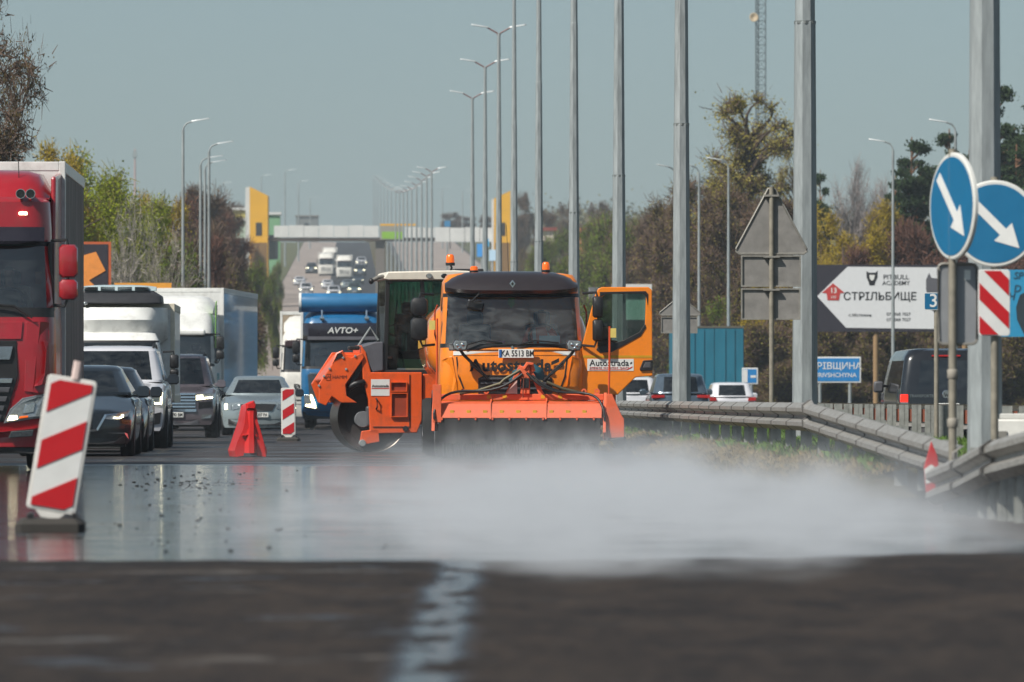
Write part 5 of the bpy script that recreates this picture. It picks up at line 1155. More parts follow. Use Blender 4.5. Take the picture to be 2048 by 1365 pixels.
for i in range(60):                                  # rubber flap with a wavy lower edge
    x = -1.2 + 2.44 * i / 59; w1 = 0.04 * math.sin(i * 0.7) + rr.uniform(-0.012, 0.012)
    rs_.append([(x, -0.435, 0.61), (x, -0.45 + w1 * 0.3, 0.40), (x, -0.44 + w1, 0.24 + rr.uniform(-0.02, 0.02)), (x, -0.43 + w1, 0.24), (x, -0.42, 0.61)])
mb.rings(rs_); mb.build('rubber_flap', mat('flap_rubber', '#201e1e', 0.75, var=0.3, scale=5, bump=0.3), bx, 40)
mb = MB(); rs_ = []
for i in range(81):                                  # bristle roll
    x = -1.16 + 2.36 * i / 80; r_ = 0.36 + (0.03 if i % 2 else -0.015)
    rs_.append([(x, 0.0 + r_ * math.cos(2 * math.pi * q / 18 + i * 0.2), 0.375 + r_ * math.sin(2 * math.pi * q / 18 + i * 0.2)) for q in range(18)])
mb.rings(rs_); mb.build('bristle_roll', mat('bristles', '#1b1a19', 0.9, var=0.4, scale=30), bx, 0)
mb = MB(); mb.prism([(-0.30, 0.28), (0.35, 0.28), (0.40, 0.7), (0.2, 1.0), (-0.08, 1.0), (-0.45, 0.62), (-0.52, 0.40), (-0.45, 0.30)], 1.285, 1.33, 'x'); ep = mb.build('end_plate', salmon, bx, 0, 0.006)
mb = MB(); mb.prism([(-0.40, 0.42), (0.3, 0.42), (0.3, 0.95), (-0.05, 0.98), (-0.3, 0.72)], -1.31, -1.26, 'x'); mb.build('end_plate', salmon, bx, 0, 0.006)
mb = MB(); mb.box(1.27, 1.60, -0.30, 0.05, 0.30, 0.74, Matrix.Translation((0, 0, 0))); 
mb = MB(); mb.prism([(1.335, 0.98), (1.42, 0.98), (1.56, 0.66), (1.60, 0.60), (1.60, 0.33), (1.36, 0.31), (1.335, 0.6)], -0.42, -0.38, 'y'); wing = mb.build('deflector_plate', salmon, bx, 0, 0.005)
mb = MB(); mb.prism([(1.36, 0.30), (1.62, 0.34), (1.64, 0.24), (1.52, 0.16), (1.44, 0.17), (1.44, 0.23)], -0.45, -0.30, 'y'); mb.build('rubber_foot', black, wing, 0, 0.02)
mb = MB(); mb.box(-1.29, -1.16, -0.45, -0.40, 0.55, 1.12); mb.build('side_bracket', salmon, bx, 0, 0.006)
for x, zt in ((-1.235, 2.12), (1.37, 2.00)):
    mb = MB(); mb.tube([(x, -0.40, 0.95), (x + 0.01, -0.40, 1.5), (x + 0.012, -0.40, zt)], 0.017, 6); p_ = mb.build('marker_rod', mat('rod_orange', '#c94a1c', 0.5), bx)
    mb = MB(); mb.box(x - (0.11 if x < 0 else -0.02), x + (-0.02 if x < 0 else 0.11), -0.41, -0.395, zt - 0.17, zt - 0.03); mb.build('marker_tag', mat('tag_yellow', '#cbb560', 0.6), p_, 0)
# A-frame, covered motor, hydraulic rams and hoses
for sx in (-1, 1):
    mb = MB(); mb.prism([(sx * 0.30 + 0.08, 0.97), (sx * 0.22 + 0.08, 0.97), (sx * 0.03 + 0.08, 1.40), (sx * 0.08 + 0.08, 1.42)], -0.05, 0.0, 'y'); mb.build('a_frame_leg', salmon, bx, 0, 0.006)
mb = MB(); mb.box(0.02, 0.16, -0.09, 0.02, 0.98, 1.40); mb.build('mast', salmon, bx, 0, 0.01)
mb = MB(); mb.box(0.03, 0.15, -0.11, -0.088, 1.07, 1.22); mb.build('mast_plate', black, bx, 0)
mb = MB(); mb.prism([(-0.20, 0.985), (-0.03, 0.985), (-0.03, 1.20)], -0.1, -0.06, 'y'); mb.build('warning_triangle', mat('faded_white_pink', '#cfaba2', 0.6), bx, 0)
mb = MB(); rs_ = []; rr = random.Random(8)
for j in range(9):
    t = j / 8; prof = [0.72, 0.95, 1.0, 1.0, 0.97, 0.9, 0.75, 0.5, 0.12][j]
    rs_.append([(0.10 + (0.27 * prof + rr.uniform(-0.022, 0.022)) * math.cos(2 * math.pi * i / 18) * (1.0 + 0.12 * math.sin(2 * math.pi * i / 18)), 0.16 + (0.17 * prof + rr.uniform(-0.015, 0.015)) * math.sin(2 * math.pi * i / 18), 1.10 + 0.34 * t + 0.03 * math.cos(2 * math.pi * i / 18)) for i in range(18)])
mb.rings(rs_); mb.build('tarpaulin_cover', mat('petrol_tarp', '#1c4c58', 0.6, var=0.25, bump=0.3), bx, 60)
mb = MB(); mb.tube([(0.09, -0.08, 1.36), (0.13, -0.1, 1.44), (0.19, -0.08, 1.43), (0.21, -0.04, 1.33)], 0.035, 8); mb.build('lifting_eye', salmon, bx)
rams = mat('ram_olive', '#5c5440', 0.5, 0.4)
for pts_ in ([(0.02, -0.12, 1.34), (-0.22, -0.14, 1.20), (-0.30, -0.14, 1.12)], [(-0.28, -0.14, 1.14), (-0.62, -0.12, 1.03), (-0.90, -0.1, 0.99)], [(0.18, -0.12, 1.20), (0.36, -0.14, 1.16)], [(0.42, -0.14, 1.16), (0.66, -0.14, 1.06), (1.0, -0.1, 0.98)]):
    mb = MB(); mb.tube(pts_, 0.026, 8); mb.build('hydraulic_ram', rams, bx, 60)
for pts_ in ([(0.05, -0.14, 1.28), (-0.2, -0.2, 1.10), (-0.5, -0.18, 1.02), (-0.95, -0.16, 1.03), (-1.18, -0.3, 0.92), (-1.27, -0.46, 0.72), (-1.26, -0.47, 0.60)], [(0.12, -0.14, 1.30), (0.3, -0.2, 1.12), (0.55, -0.18, 1.0), (1.0, -0.16, 1.0), (1.2, -0.32, 0.93), (1.30, -0.46, 0.74), (1.31, -0.47, 0.58)], [(0.2, -0.12, 1.26), (0.42, -0.18, 1.08), (0.7, -0.15, 1.0)], [(0.02, -0.14, 1.24), (-0.3, -0.18, 1.05), (-0.7, -0.16, 1.01)]):
    sm = []; 
    for i in range(len(pts_) - 1):
        a, b = Vector(pts_[i]), Vector(pts_[i + 1]); sm += [a.lerp(b, 0.0), a.lerp(b, 0.33), a.lerp(b, 0.66)]
    sm.append(Vector(pts_[-1])); sm = [sm[0]] + [(sm[i - 1] + sm[i] + sm[i + 1]) / 3 for i in range(1, len(sm) - 1)] + [sm[-1]]
    mb = MB(); mb.tube(sm, 0.02, 7); mb.build('hydraulic_hose', black, bx, 60)
for x in (-0.85, -0.5, 0.98, 1.18):
    mb = MB(); mb.lathe([(0.018, -0.012), (0.042, -0.012), (0.042, 0.012), (0.018, 0.012), (0.018, -0.012)], (x, -0.03, 1.02), 'y', 12); mb.build('lug', salmon, bx, 30)
mb = MB(); mb.tube([(0.075, -0.12, 1.28), (0.07, -0.13, 1.15), (0.062, -0.125, 1.0), (0.06, -0.11, 0.92)], 0.008, 5); mb.build('chain', mat('chain_rust', '#7c4a3c', 0.6, 0.4), bx)
mb = MB(); mb.box(0.0, 0.14, 0.0, 1.1, 0.72, 0.9); mb.build('mounting_arm', black, bx, 0, 0.01)
# ------------------------------------------------------------------ tandem roller
ro = thing('road_roller', 'orange tandem road roller with white-roofed glass cab behind the lorry', 'road roller', ((745 - 1024) * 104.2 / FPX, 104.2, 0), R(6.5))
hm = mat('roller_orange', '#de561a', 0.4, coat=0.3, var=0.07, dirt=0.45)
steel = mat('drum_steel', '#4a443e', 0.35, 0.6, var=0.3, scale=8)
kk = 104.2 / FPX / math.cos(R(6.5))
def rp(px, py): return ((px - 735) * kk, CAMH - (py - HOR) * 104.2 / FPX)
# the drums lie across: local x is the length, local y the width (0 = near side)
for dx, nm in ((0.0, 'drum'), (3.05, 'drum')):
    mb = MB(); mb.lathe([(0.50, 0.12), (0.57, 0.06), (0.585, 0.05), (0.585, 1.63), (0.57, 1.62), (0.50, 1.56)], (dx, 0.0, 0.585), 'y', 48); d = mb.build(nm, steel, ro, 40)
    mb = MB(); mb.lathe([(0.0, 0.22), (0.44, 0.20), (0.50, 0.12), (0.555, 0.055)], (dx, 0, 0.585), 'y', 36); mb.build('drum_inner', mat('drum_dark', '#2a2422', 0.7), d, 40)
    mb = MB(); mb.box(dx - 0.10, dx + 0.12, 0.02, 0.22, 0.44, 0.78); mb.build('drum_motor', grey, d, 0, 0.03)
    mb = MB(); mb.lathe([(0.0, -0.02), (0.13, -0.02), (0.14, 0.0), (0.14, 0.1)], (dx - 0.16, 0.06, 0.56), 'y', 18); mb.build('drum_hub', mat('hub_grey', '#6d6f72', 0.5), d, 30)
    mb = MB(); mb.prism([(dx - 0.18, 0.36), (dx + 0.10, 0.40), (dx + 0.12, 0.18), (dx - 0.22, 0.12)], 0.0, 0.12, 'y'); mb.build('drum_bracket', hm, d, 0, 0.01)
    mb = MB(); mb.lathe([(0.0, -0.03), (0.05, -0.03), (0.06, -0.01), (0.06, 0.05)], (dx - 0.17, 0.0, 0.16), 'y', 14); mb.build('bracket_bolt', galv, d, 30)
# front yoke panel
po = [rp(*p) for p in ((628, 768), (670, 704), (676, 703), (682, 712), (692, 716), (714, 706), (718, 716), (681, 770), (683, 792), (704, 806), (672, 806), (654, 793), (642, 812), (628, 806))]
mb = MB(); mb.prism(po, -0.04, 0.03); fy_ = mb.build('front_yoke', hm, ro, 0, 0.012)
mb = MB(); mb.tube([(*[rp(655, 728)[0]], -0.02, rp(655, 728)[1]), (rp(664, 708)[0], -0.03, rp(664, 708)[1]), (rp(674, 703)[0], -0.03, rp(674, 703)[1]), (rp(680, 718)[0], -0.02, rp(680, 718)[1])], 0.025, 6); mb.build('yoke_handle', hm, fy_)
mb = MB(); q = [rp(*p) for p in ((658, 722), (668, 708), (674, 708), (676, 714))]; mb.prism(q, -0.05, -0.038); mb.build('handle_gap', black, fy_, 0)
mb = MB(); q = [rp(*p) for p in ((700, 748), (714, 716), (722, 716), (706, 756), (690, 770))]; mb.prism(q, 0.02, 0.1); mb.build('yoke_arm', black, ro, 0)
mb = MB(); mb.prism([rp(*p) for p in ((628, 768), (670, 704), (716, 704), (735, 745), (735, 800), (704, 806), (642, 806))], 1.55, 1.65); mb.build('yoke_far_side', hm, ro, 0, 0.012)
mb = MB(); mb.prism([rp(*p) for p in ((634, 760), (672, 708), (714, 708), (716, 730), (690, 740), (650, 780))], 0.03, 1.55); mb.build('yoke_cover', hm, ro, 0, 0.02)
letters('HAMM', 0.085, mat('letter_maroon', '#6a2a1c', 0.5), ro, (rp(669, 755)[0], -0.043, rp(669, 755)[1]), 0.0)
x_, z_ = rp(647, 755); mb = MB(); mb.tube([(x_ - 0.035, -0.043, z_ + 0.05), (x_ + 0.035, -0.043, z_ + 0.05), (x_ + 0.035, -0.043, z_ - 0.05), (x_ - 0.035, -0.043, z_ - 0.05), (x_ - 0.035, -0.043, z_ + 0.05)], 0.005, 4); mb.build('maker_mark', MATS['letter_maroon'], fy_)
letters('W', 0.07, MATS['letter_maroon'], ro, (x_, -0.043, z_), 0.004)
for p in ((649, 738), (682, 739), (638, 753), (700, 713), (628, 772), (676, 716)):
    x_, z_ = rp(*p); mb = MB(); mb.lathe([(0.0, -0.02), (0.018, -0.018), (0.022, 0.0)], (x_, -0.042, z_), 'y', 10); mb.build('bolt', galv, fy_, 30)
mb = MB(); mb.tube([(rp(690, 775)[0], 0.05, rp(690, 775)[1]), (rp(700, 768)[0], -0.02, rp(700, 768)[1]), (rp(716, 764)[0], 0.0, rp(716, 764)[1]), (rp(722, 775)[0], 0.1, rp(722, 775)[1])], 0.05, 8); mb.build('hose_bundle', black, ro, 60)
# chassis body with sticker, tool niche and steps
po = [rp(*p) for p in ((712, 690), (722, 705), (732, 745), (834, 745), (834, 840), (824, 866), (730, 868), (727, 800), (716, 760))]
mb = MB(); mb.prism(po, 0.0, 1.6); bd = mb.build('body', hm, ro, 0, 0.015)
mb = MB(); q = [rp(*p) for p in ((836, 748), (1010, 748), (1010, 815), (836, 850))]; mb.prism(q, 0.05, 1.6); mb.build('rear_body', hm, ro, 0, 0.015)
x0, z0 = rp(732, 792); x1, z1 = rp(769, 759)
mb = MB(); mb.box(x0, x1, -0.008, 0.01, z0, z1); st = mb.build('sticker', white, bd, 0)
letters('Autostrada', 0.063, ink, st, ((x0 + x1) / 2, -0.012, z0 + 0.165), 0.003); mb = MB(); mb.box(x0 + 0.01, x1 - 0.01, -0.011, 0, z0 + 0.115, z0 + 0.13); mb.build('red_underline', MATS['logo_red'], st, 0)
def inset(px0, py0, px1, py1, m_=hm, dep=0.12):
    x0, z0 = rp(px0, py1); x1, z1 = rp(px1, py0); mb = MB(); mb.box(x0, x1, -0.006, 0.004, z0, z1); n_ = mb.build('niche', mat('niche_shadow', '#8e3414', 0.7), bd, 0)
    for (a, b, c, d_) in ((x0 - 0.015, x1 + 0.015, z0 - 0.015, z0), (x0 - 0.015, x1 + 0.015, z1, z1 + 0.015), (x0 - 0.015, x0, z0, z1), (x1, x1 + 0.015, z0, z1)):
        mb = MB(); mb.box(a, b, -0.045, 0.0, c, d_); mb.build('niche_rim', hm, n_, 0)
inset(772, 766, 802, 782); inset(773, 788, 803, 833)
x0, z0 = rp(736, 855); x1, z1 = rp(810, 750)
for (a, b, c, d_) in ((x0, x1, z0, z0 + 0.012), (x1 - 0.012, x1, z0, z1)): mb = MB(); mb.box(a, b, -0.012, 0, c, d_); mb.build('panel_gap', black, bd, 0)
x_, z_ = rp(742, 808); mb = MB(); mb.tube([(x_, -0.01, z_ + 0.09), (x_ + 0.015, -0.05, z_ + 0.06), (x_ + 0.015, -0.05, z_ - 0.06), (x_, -0.01, z_ - 0.09)], 0.014, 6); mb.build('grab_handle', black, bd)
x_, z_ = rp(801, 858); mb = MB(); mb.lathe([(0.0, -0.03), (0.045, -0.03), (0.05, 0.0)], (x_, 0, z_), 'y', 12); mb.build('tow_eye', black, bd, 30)
# dark hood wedge and work lamp bracket
po = [rp(*p) for p in ((711, 694), (742, 684), (757, 684), (757, 742), (736, 745))]; mb = MB(); mb.prism(po, 0.02, 1.58); mb.build('hood', mat('hood_grey', '#54545a', 0.5), ro, 0, 0.02)
mb = MB(); mb.tube([(rp(712, 692)[0], 0.5, rp(712, 692)[1]), (rp(736, 655)[0], 0.5, rp(736, 655)[1]), (rp(752, 680)[0], 0.5, rp(752, 680)[1])], 0.02, 6); mb.build('lamp_frame', galv, ro)
x_, z_ = rp(699, 697); mb = MB(); mb.box(x_ - 0.1, x_ + 0.09, 0.0, 0.2, z_ - 0.03, z_ + 0.04); mb.build('hood_latch', black, ro, 0, 0.02)
# cab
xa, zf = rp(757, 745); xb, zt = rp(955, 548); zm = rp(0, 572)[1]
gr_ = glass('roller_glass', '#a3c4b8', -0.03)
def cpost(x0, z0, x1, z1, y, w_=0.035): 
    mb = MB(); mb.prism([(x0 - w_, z0), (x0 + w_, z0), (x1 + w_, z1), (x1 - w_, z1)], y, y + 0.07); return mb.build('cab_post', black, ro, 0, 0.008)
X = lambda px: rp(px, 0)[0]; Z = lambda py: rp(0, py)[1]
for yy in (0.06, 1.5):
    cpost(X(761), Z(742), X(767), Z(552), yy); cpost(X(846), Z(742), X(834), Z(552), yy) if yy < 1 else None; cpost(X(948), Z(742), X(950), Z(552), yy); cpost(X(905), Z(742), X(890), Z(552), yy) if yy < 1 else None
mb = MB(); mb.prism([(X(764), Z(736)), (X(842), Z(736)), (X(833), Z(560)), (X(768), Z(560))], 0.085, 0.095); mb.build('door_glass', gr_, ro, 0)
mb = MB(); mb.prism([(X(848), Z(712)), (X(904), Z(712)), (X(889), Z(560)), (X(837), Z(560))], 0.085, 0.095); mb.build('side_glass', gr_, ro, 0)
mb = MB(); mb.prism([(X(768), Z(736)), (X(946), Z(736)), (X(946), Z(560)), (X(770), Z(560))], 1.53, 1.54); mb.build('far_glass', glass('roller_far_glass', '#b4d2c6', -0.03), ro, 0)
mb = MB(); mb.prism([(0.13, Z(720)), (1.5, Z(720)), (1.5, Z(560)), (0.13, Z(560))], X(763), X(764), 'x'); mb.build('front_glass', gr_, ro, 0)
mb = MB(); mb.prism([(X(766), Z(553)), (X(836), Z(553)), (X(835), Z(563)), (X(766), Z(563))], 0.05, 0.12); hb = mb.build('header_band', black, ro, 0)
mb = MB(); mb.box(X(756), X(955), 0.06, 1.57, Z(752), Z(740)); mb.build('cab_floor', black, ro, 0, 0.01)
mb = MB(); mb.prism([(X(850), Z(742)), (X(912), Z(742)), (X(908), Z(712)), (X(858), Z(712))], 0.05, 0.09); mb.build('lower_panel', grey, ro, 0, 0.01)
rs_ = []
mb = MB()
for y, k in ((-0.02, 0.9), (0.06, 1.0), (1.55, 1.0), (1.65, 0.9)): rs_.append([(X(757) , y, Z(558) ), (X(765), y, Z(546) + 0.02 * k), (X(900), y, Z(544) + 0.03 * k), (X(982), y, Z(547) + 0.02 * k), (X(988), y, Z(556)), (X(975), y, Z(560)), (X(766), y, Z(561))])
mb.rings(rs_); rf = mb.build('cab_roof', mat('roof_cream', '#cfc9bb', 0.5, var=0.08), ro, 30, 0.02)
letters('HAMMTRONIC', 0.075, white, ro, (X(812), 0.045, Z(557.5)), 0.004)
mb = MB(); mb.box(X(768), X(836), 0.042, 0.05, Z(563.5), Z(552)); mb.build('name_band', black, ro, 0)
for px in (848, 878):
    mb = MB(); mb.ball((X(px), -0.01, Z(552)), (0.06, 0.03, 0.045), 12, 6); mb.build('roof_lamp', blackg, rf); 
mb = MB(); mb.lathe([(0.0, -0.035), (0.04, -0.035), (0.045, -0.02)], (X(848), -0.02, Z(552)), 'y', 12); mb.build('lamp_glass', lens_clear, rf, 30)
mb = MB(); mb.tube([(X(757), 0.1, Z(553)), (X(745), 0.0, Z(556)), (X(733), -0.04, Z(562))], 0.035, 8); mb.build('mirror_arm', galv_d, ro, 60); mb = MB(); mb.ball((X(732), -0.05, Z(563)), (0.045, 0.045, 0.05)); mb.build('lamp_cap', black, ro)
mb = MB(); mb.box(X(900), X(960), 0.2, 0.9, Z(545), Z(537)); mb.build('roof_vent', black, rf, 0, 0.02)
beacon(X(894), 0.3, Z(527), 0.07, 0.16, ro); mb = MB(); mb.tube([(X(894), 0.3, Z(527)), (X(897), 0.3, Z(535)), (X(892), 0.3, Z(546))], 0.02, 6); mb.build('beacon_stalk', black, ro)
seat(ro, X(820), 0.75, Z(700)); mb = MB(); mb.box(X(770), X(790), 0.4, 1.2, Z(740), Z(690)); mb.build('console', interior, ro, 0, 0.03)
mb = ring((X(795), 0.75, Z(660)), 0.19, 0.015, tilt=1.0); mb.build('steering_wheel', black, ro)
mb = MB(); mb.lathe([(0.0, 0), (0.045, 0), (0.045, 0.26), (0.02, 0.31), (0.0, 0.31)], (X(801), 0.25, Z(702)), 'z', 12); bo = mb.build('bottle', mat('bottle_teal', '#4f9a90', 0.2, coat=0.5), None, 30)
bo.location = ro.location; bo.rotation_euler = ro.rotation_euler; tag(bo, 'teal plastic bottle standing inside the roller cab', 'bottle')
for y in (0.3,):
    mb = MB(); mb.tube([(X(800), 0.12, Z(735)), (X(780), 0.12, Z(650)), (X(786), 0.12, Z(600))], 0.012, 6); mb.build('door_rail', black, ro)
for py in (563, 714):
    mb = MB(); mb.box(X(765), X(776), 0.045, 0.08, Z(py + 5), Z(py - 2)); mb.build('hinge', blackg, ro, 0, 0.01)
# ------------------------------------------------------------------ signs and barriers
signred = mat('sign_red', '#b5121b', 0.45, var=0.06); signwhite = mat('sign_white', '#d3d3d0', 0.5, var=0.06); signblue = mat('sign_blue', '#06618a', 0.45, var=0.06)
backm = mat('sign_back_grey', '#7d7a76', 0.65, 0.1, var=0.2, scale=7); postg = mat('sign_post_grey', '#857f72', 0.65, 0.1, var=0.25, scale=9)
def clip(poly, x0, x1, z0, z1):
    def cut(p, f, inter):
        out = []
        for i in range(len(p)):
            a, b = p[i - 1], p[i]
            if f(b):
                if not f(a): out.append(inter(a, b))
                out.append(b)
            elif f(a): out.append(inter(a, b))
        return out
    ix = lambda c: (lambda a, b: (c, a[1] + (b[1] - a[1]) * (c - a[0]) / (b[0] - a[0])))
    iz = lambda c: (lambda a, b: (a[0] + (b[0] - a[0]) * (c - a[1]) / (b[1] - a[1]), c))
    for f, it_ in ((lambda p: p[0] >= x0, ix(x0)), (lambda p: p[0] <= x1, ix(x1)), (lambda p: p[1] >= z0, iz(z0)), (lambda p: p[1] <= z1, iz(z1))):
        if poly: poly = cut(poly, f, it_)
    return poly
def rrect(w_, h, r, n=4):
    P = []
    for cx, cz, a0 in ((w_ / 2 - r, -h / 2 + r, -90), (w_ / 2 - r, h / 2 - r, 0), (-w_ / 2 + r, h / 2 - r, 90), (-w_ / 2 + r, -h / 2 + r, 180)):
        for i in range(n + 1): a = R(a0 + 90 * i / n); P.append((cx + r * math.cos(a), cz + r * math.sin(a)))
    return P
def striped(parent, w_, h, slope, pitch, phase, yy=-0.02, border=0.02, up=1):
    """red diagonal bands; each its own plate piece"""
    k = -6
    while k < 12:
        z = -h / 2 + phase + k * pitch
        poly = [(-w_ / 2, z - up * slope * w_ / 2), (w_ / 2, z + up * slope * w_ / 2), (w_ / 2, z + up * slope * w_ / 2 + pitch / 2), (-w_ / 2, z - up * slope * w_ / 2 + pitch / 2)]
        poly = clip(poly, -w_ / 2 + border, w_ / 2 - border, -h / 2 + border, h / 2 - border)
        if len(poly) >= 3: mb = MB(); mb.prism(poly, yy - 0.003, yy + 0.002); mb.build('red_band', signred, parent, 0)
        k += 1
def delineator(label, loc, lean, yaw, w_=0.34, h=1.02, z0=0.13, lamp=True):
    root = thing('delineator_board', label, 'delineator', loc, yaw)
    M_ = Matrix.Translation((0, 0, z0)) @ Matrix.Rotation(lean, 4, 'Y')
    mb = MB(); mb.prism(rrect(w_, h, 0.03), -0.018, 0.02); b = mb.build('board', mat('plastic_white', '#cfccc6', 0.55, var=0.08), root, 0, 0.008)
    b.matrix_local = M_ @ Matrix.Translation((0, 0, h / 2))
    mb = MB(); mb.prism(rrect(w_ - 0.045, h - 0.05, 0.015), -0.022, -0.016); mb.build('white_face', signwhite, b, 0)
    striped(b, w_, h, 0.62, 0.40, h / 2 - 0.10, -0.025, 0.03)
    mb = MB(); mb.prism([(-0.11, 0), (0.11, 0), (0.06, -0.05), (-0.06, -0.05)], -0.015, 0.02); t_ = mb.build('board_foot', MATS['plastic_white'], root, 0, 0.006); t_.matrix_local = M_
    if lamp:
        mb = MB(); mb.tube([(0.02, 0, h - 0.01), (0.02, 0, h + 0.12)], 0.035, 8); l_ = mb.build('lamp_socket', mat('socket_pink', '#c9b4ae', 0.5), root); l_.matrix_local = M_
    mb = MB(); mb.rings([[(x * k, y * k2, z) for x, y in ((-0.2, -0.36), (0.2, -0.36), (0.24, -0.3), (0.24, 0.3), (0.2, 0.36), (-0.2, 0.36), (-0.24, 0.3), (-0.24, -0.3))] for z, k, k2 in ((0.0, 1, 1), (0.05, 1.0, 1.0), (0.085, 0.85, 0.9))])
    mb.build('rubber_base', mat('base_rubber', '#33302c', 0.85, var=0.2), root, 30)
    for q in (-0.14, 0.17):
        mb = MB(); mb.box(q - 0.02, q + 0.02, -0.2, 0.2, 0.075, 0.125); mb.build('base_clamp', black, root, 0, 0.01)
    return root
delineator('big leaning red and white striped delineator board beside the red lorry', ((101 - 1024) * 43.3 / FPX, 43.3, 0.0), R(9.5), 0.05, 0.35, 0.95)
delineator('small upright red and white striped board in front of the silver saloon', ((577 - 1024) * 131 / FPX, 131, 0.0), R(-0.5), 0.0, 0.30, 1.0, lamp=False)
# red plastic barrier, seen end-on, battered
rb = thing('plastic_barrier', 'battered red plastic road barrier seen from its narrow end', 'barrier', ((505 - 1024) * 97 / FPX, 96.6, 0), R(8))
redpl = mat('red_plastic', '#c4201c', 0.38, var=0.1, scale=4, coat=0.15)
rr = random.Random(4); mb = MB(); rs_ = []
prof = [(-0.25, 0.0), (-0.27, 0.10), (-0.215, 0.24), (-0.15, 0.42), (-0.115, 0.56), (-0.095, 0.70), (-0.06, 0.80), (0.0, 0.83), (0.05, 0.80), (0.085, 0.72), (0.10, 0.56), (0.15, 0.40), (0.20, 0.24), (0.255, 0.10), (0.24, 0.0), (0.10, 0.02), (0.06, 0.10), (-0.05, 0.13), (-0.12, 0.10), (-0.14, 0.02)]
for j in range(7):
    s_ = [0.95, 1.0, 0.96, 1.0, 0.97, 1.0, 0.95][j]
    rs_.append([((x + rr.uniform(-0.012, 0.012)) * s_, 1.1 * j / 6 + (rr.uniform(-0.03, 0.03) if 0 < j < 6 else 0) + (0.05 * math.sin(z * 9) if j == 0 else 0), max(0, z + rr.uniform(-0.01, 0.01) * (z > 0.05))) for x, z in prof])
mb.rings(rs_); bd_ = mb.build('body', redpl, rb, 22)
mb = MB(); rs_ = []
for j in range(6):
    z = 0.06 + 0.66 * j / 5; w0 = 0.09 - 0.03 * j / 5; rs_.append([(-w0 - 0.02, 0.02, z), (-w0 * 0.5, -0.07 + 0.02 * (j % 2), z), (w0 * 0.4, -0.085 + 0.025 * ((j + 1) % 2), z), (w0, 0.02, z)])
mb.rings(rs_, cap=False, closed=False); mb.build('end_rib', redpl, rb, 25)
mb = MB(); rs_ = []
for y, k in ((-0.08, 0.7), (-0.03, 1.05), (0.08, 1.0), (0.13, 0.7)): rs_.append([(0.0 + k * px + rr.uniform(-0.008, 0.008), y, 0.80 + k * pz) for px, pz in ((-0.075, -0.05), (0.05, -0.06), (0.07, 0.02), (0.03, 0.075), (-0.02, 0.06), (-0.085, 0.03))])
mb.rings(rs_); mb.build('top_knob', redpl, rb, 25)
mb = MB(); mb.prism([(-0.17, 0.33), (-0.06, 0.36), (0.02, 0.5), (0.06, 0.44), (0.1, 0.30), (0.02, 0.34)], -0.05, -0.01); mb.build('torn_flap', redpl, rb, 0, 0.008)
# triangular warning signs from behind
def tri_sign(label, px, Y, ztri0, ztri1, side, plates, zpost, yaw=0.0):
    root = thing('road_sign', label, 'road sign', ((px - 1024) * Y / FPX, Y, 0.1), yaw); H0 = 0.1
    mb = MB(); mb.tube([(0, 0, 0), (0, 0, ztri1 - H0 + 0.01)], 0.03, 10); mb.build('post', postg, root, 60)
    s_ = side / 2; h = ztri1 - ztri0; c = 0.05; t0, t1 = ztri0 - H0, ztri1 - H0
    tri = [(-s_ + c, t0), (s_ - c, t0), (s_ - 0.01, t0 + 0.03), (s_ - 0.015, t0 + 0.06), (0.04, t1 - 0.015), (0, t1), (-0.04, t1 - 0.015), (-s_ + 0.015, t0 + 0.06), (-s_ + 0.01, t0 + 0.03)]
    mb = MB(); mb.prism(tri, 0.035, 0.05); pl_ = mb.build('triangle_plate', backm, root, 0)
    rim = [(x * 1.0, z) for x, z in tri] ; mb = MB(); mb.tube([(x, 0.03, z) for x, z in tri + tri[:1]], 0.014, 5); mb.build('rim', galv_d, pl_)
    for q in (0.22, 0.88):
        z = t0 + h * q; hw_ = 0.09 if q > 0.5 else 0.0
        if hw_: mb = MB(); mb.box(-hw_, hw_, -0.035, 0.036, z - 0.012, z + 0.012); mb.build('clamp', galv_d, root, 0)
    for (x0, x1, z0, z1) in plates:
        z0 -= H0; z1 -= H0; mb = MB(); mb.box(x0, x1, 0.035, 0.045, z0, z1); p_ = mb.build('plate', backm, root, 0)
        for (a, b, c_, d) in ((x0, x1, z0, z0 + 0.018), (x0, x1, z1 - 0.018, z1), (x0, x0 + 0.018, z0 + 0.018, z1 - 0.018), (x1 - 0.018, x1, z0 + 0.018, z1 - 0.018)): mb = MB(); mb.box(a, b, 0.012, 0.036, c_, d); mb.build('rim', galv_d, p_, 0)
        mb = MB(); mb.box(-0.1, 0.1, -0.036, 0.036, z1 - 0.03, z1 - 0.01); mb.build('clamp', galv_d, root, 0)
    return root
k80 = 75.7 / FPX
tri_sign('grey back of a triangular road sign above two rectangular plates', 1543, 75.7, CAMH + (795 - 508) * k80, CAMH + (795 - 376) * k80, 146 * k80, [((1482 - 1543) * k80, (1602 - 1543) * k80, CAMH + (795 - 574) * k80, CAMH + (795 - 511) * k80), ((1482 - 1543) * k80, (1601 - 1543) * k80, CAMH + (795 - 640) * k80, CAMH + (795 - 577) * k80)], 0)
k81 = 138 / FPX
tri_sign('smaller triangular road sign back with one plate, half hidden by a lamp post', 1360, 138.0, CAMH + (795 - 631) * k81, CAMH + (795 - 594) * k81, 84 * k81, [((1322 - 1360) * k81, (1395 - 1360) * k81, CAMH + (795 - 667) * k81, CAMH + (795 - 634) * k81)], 0)
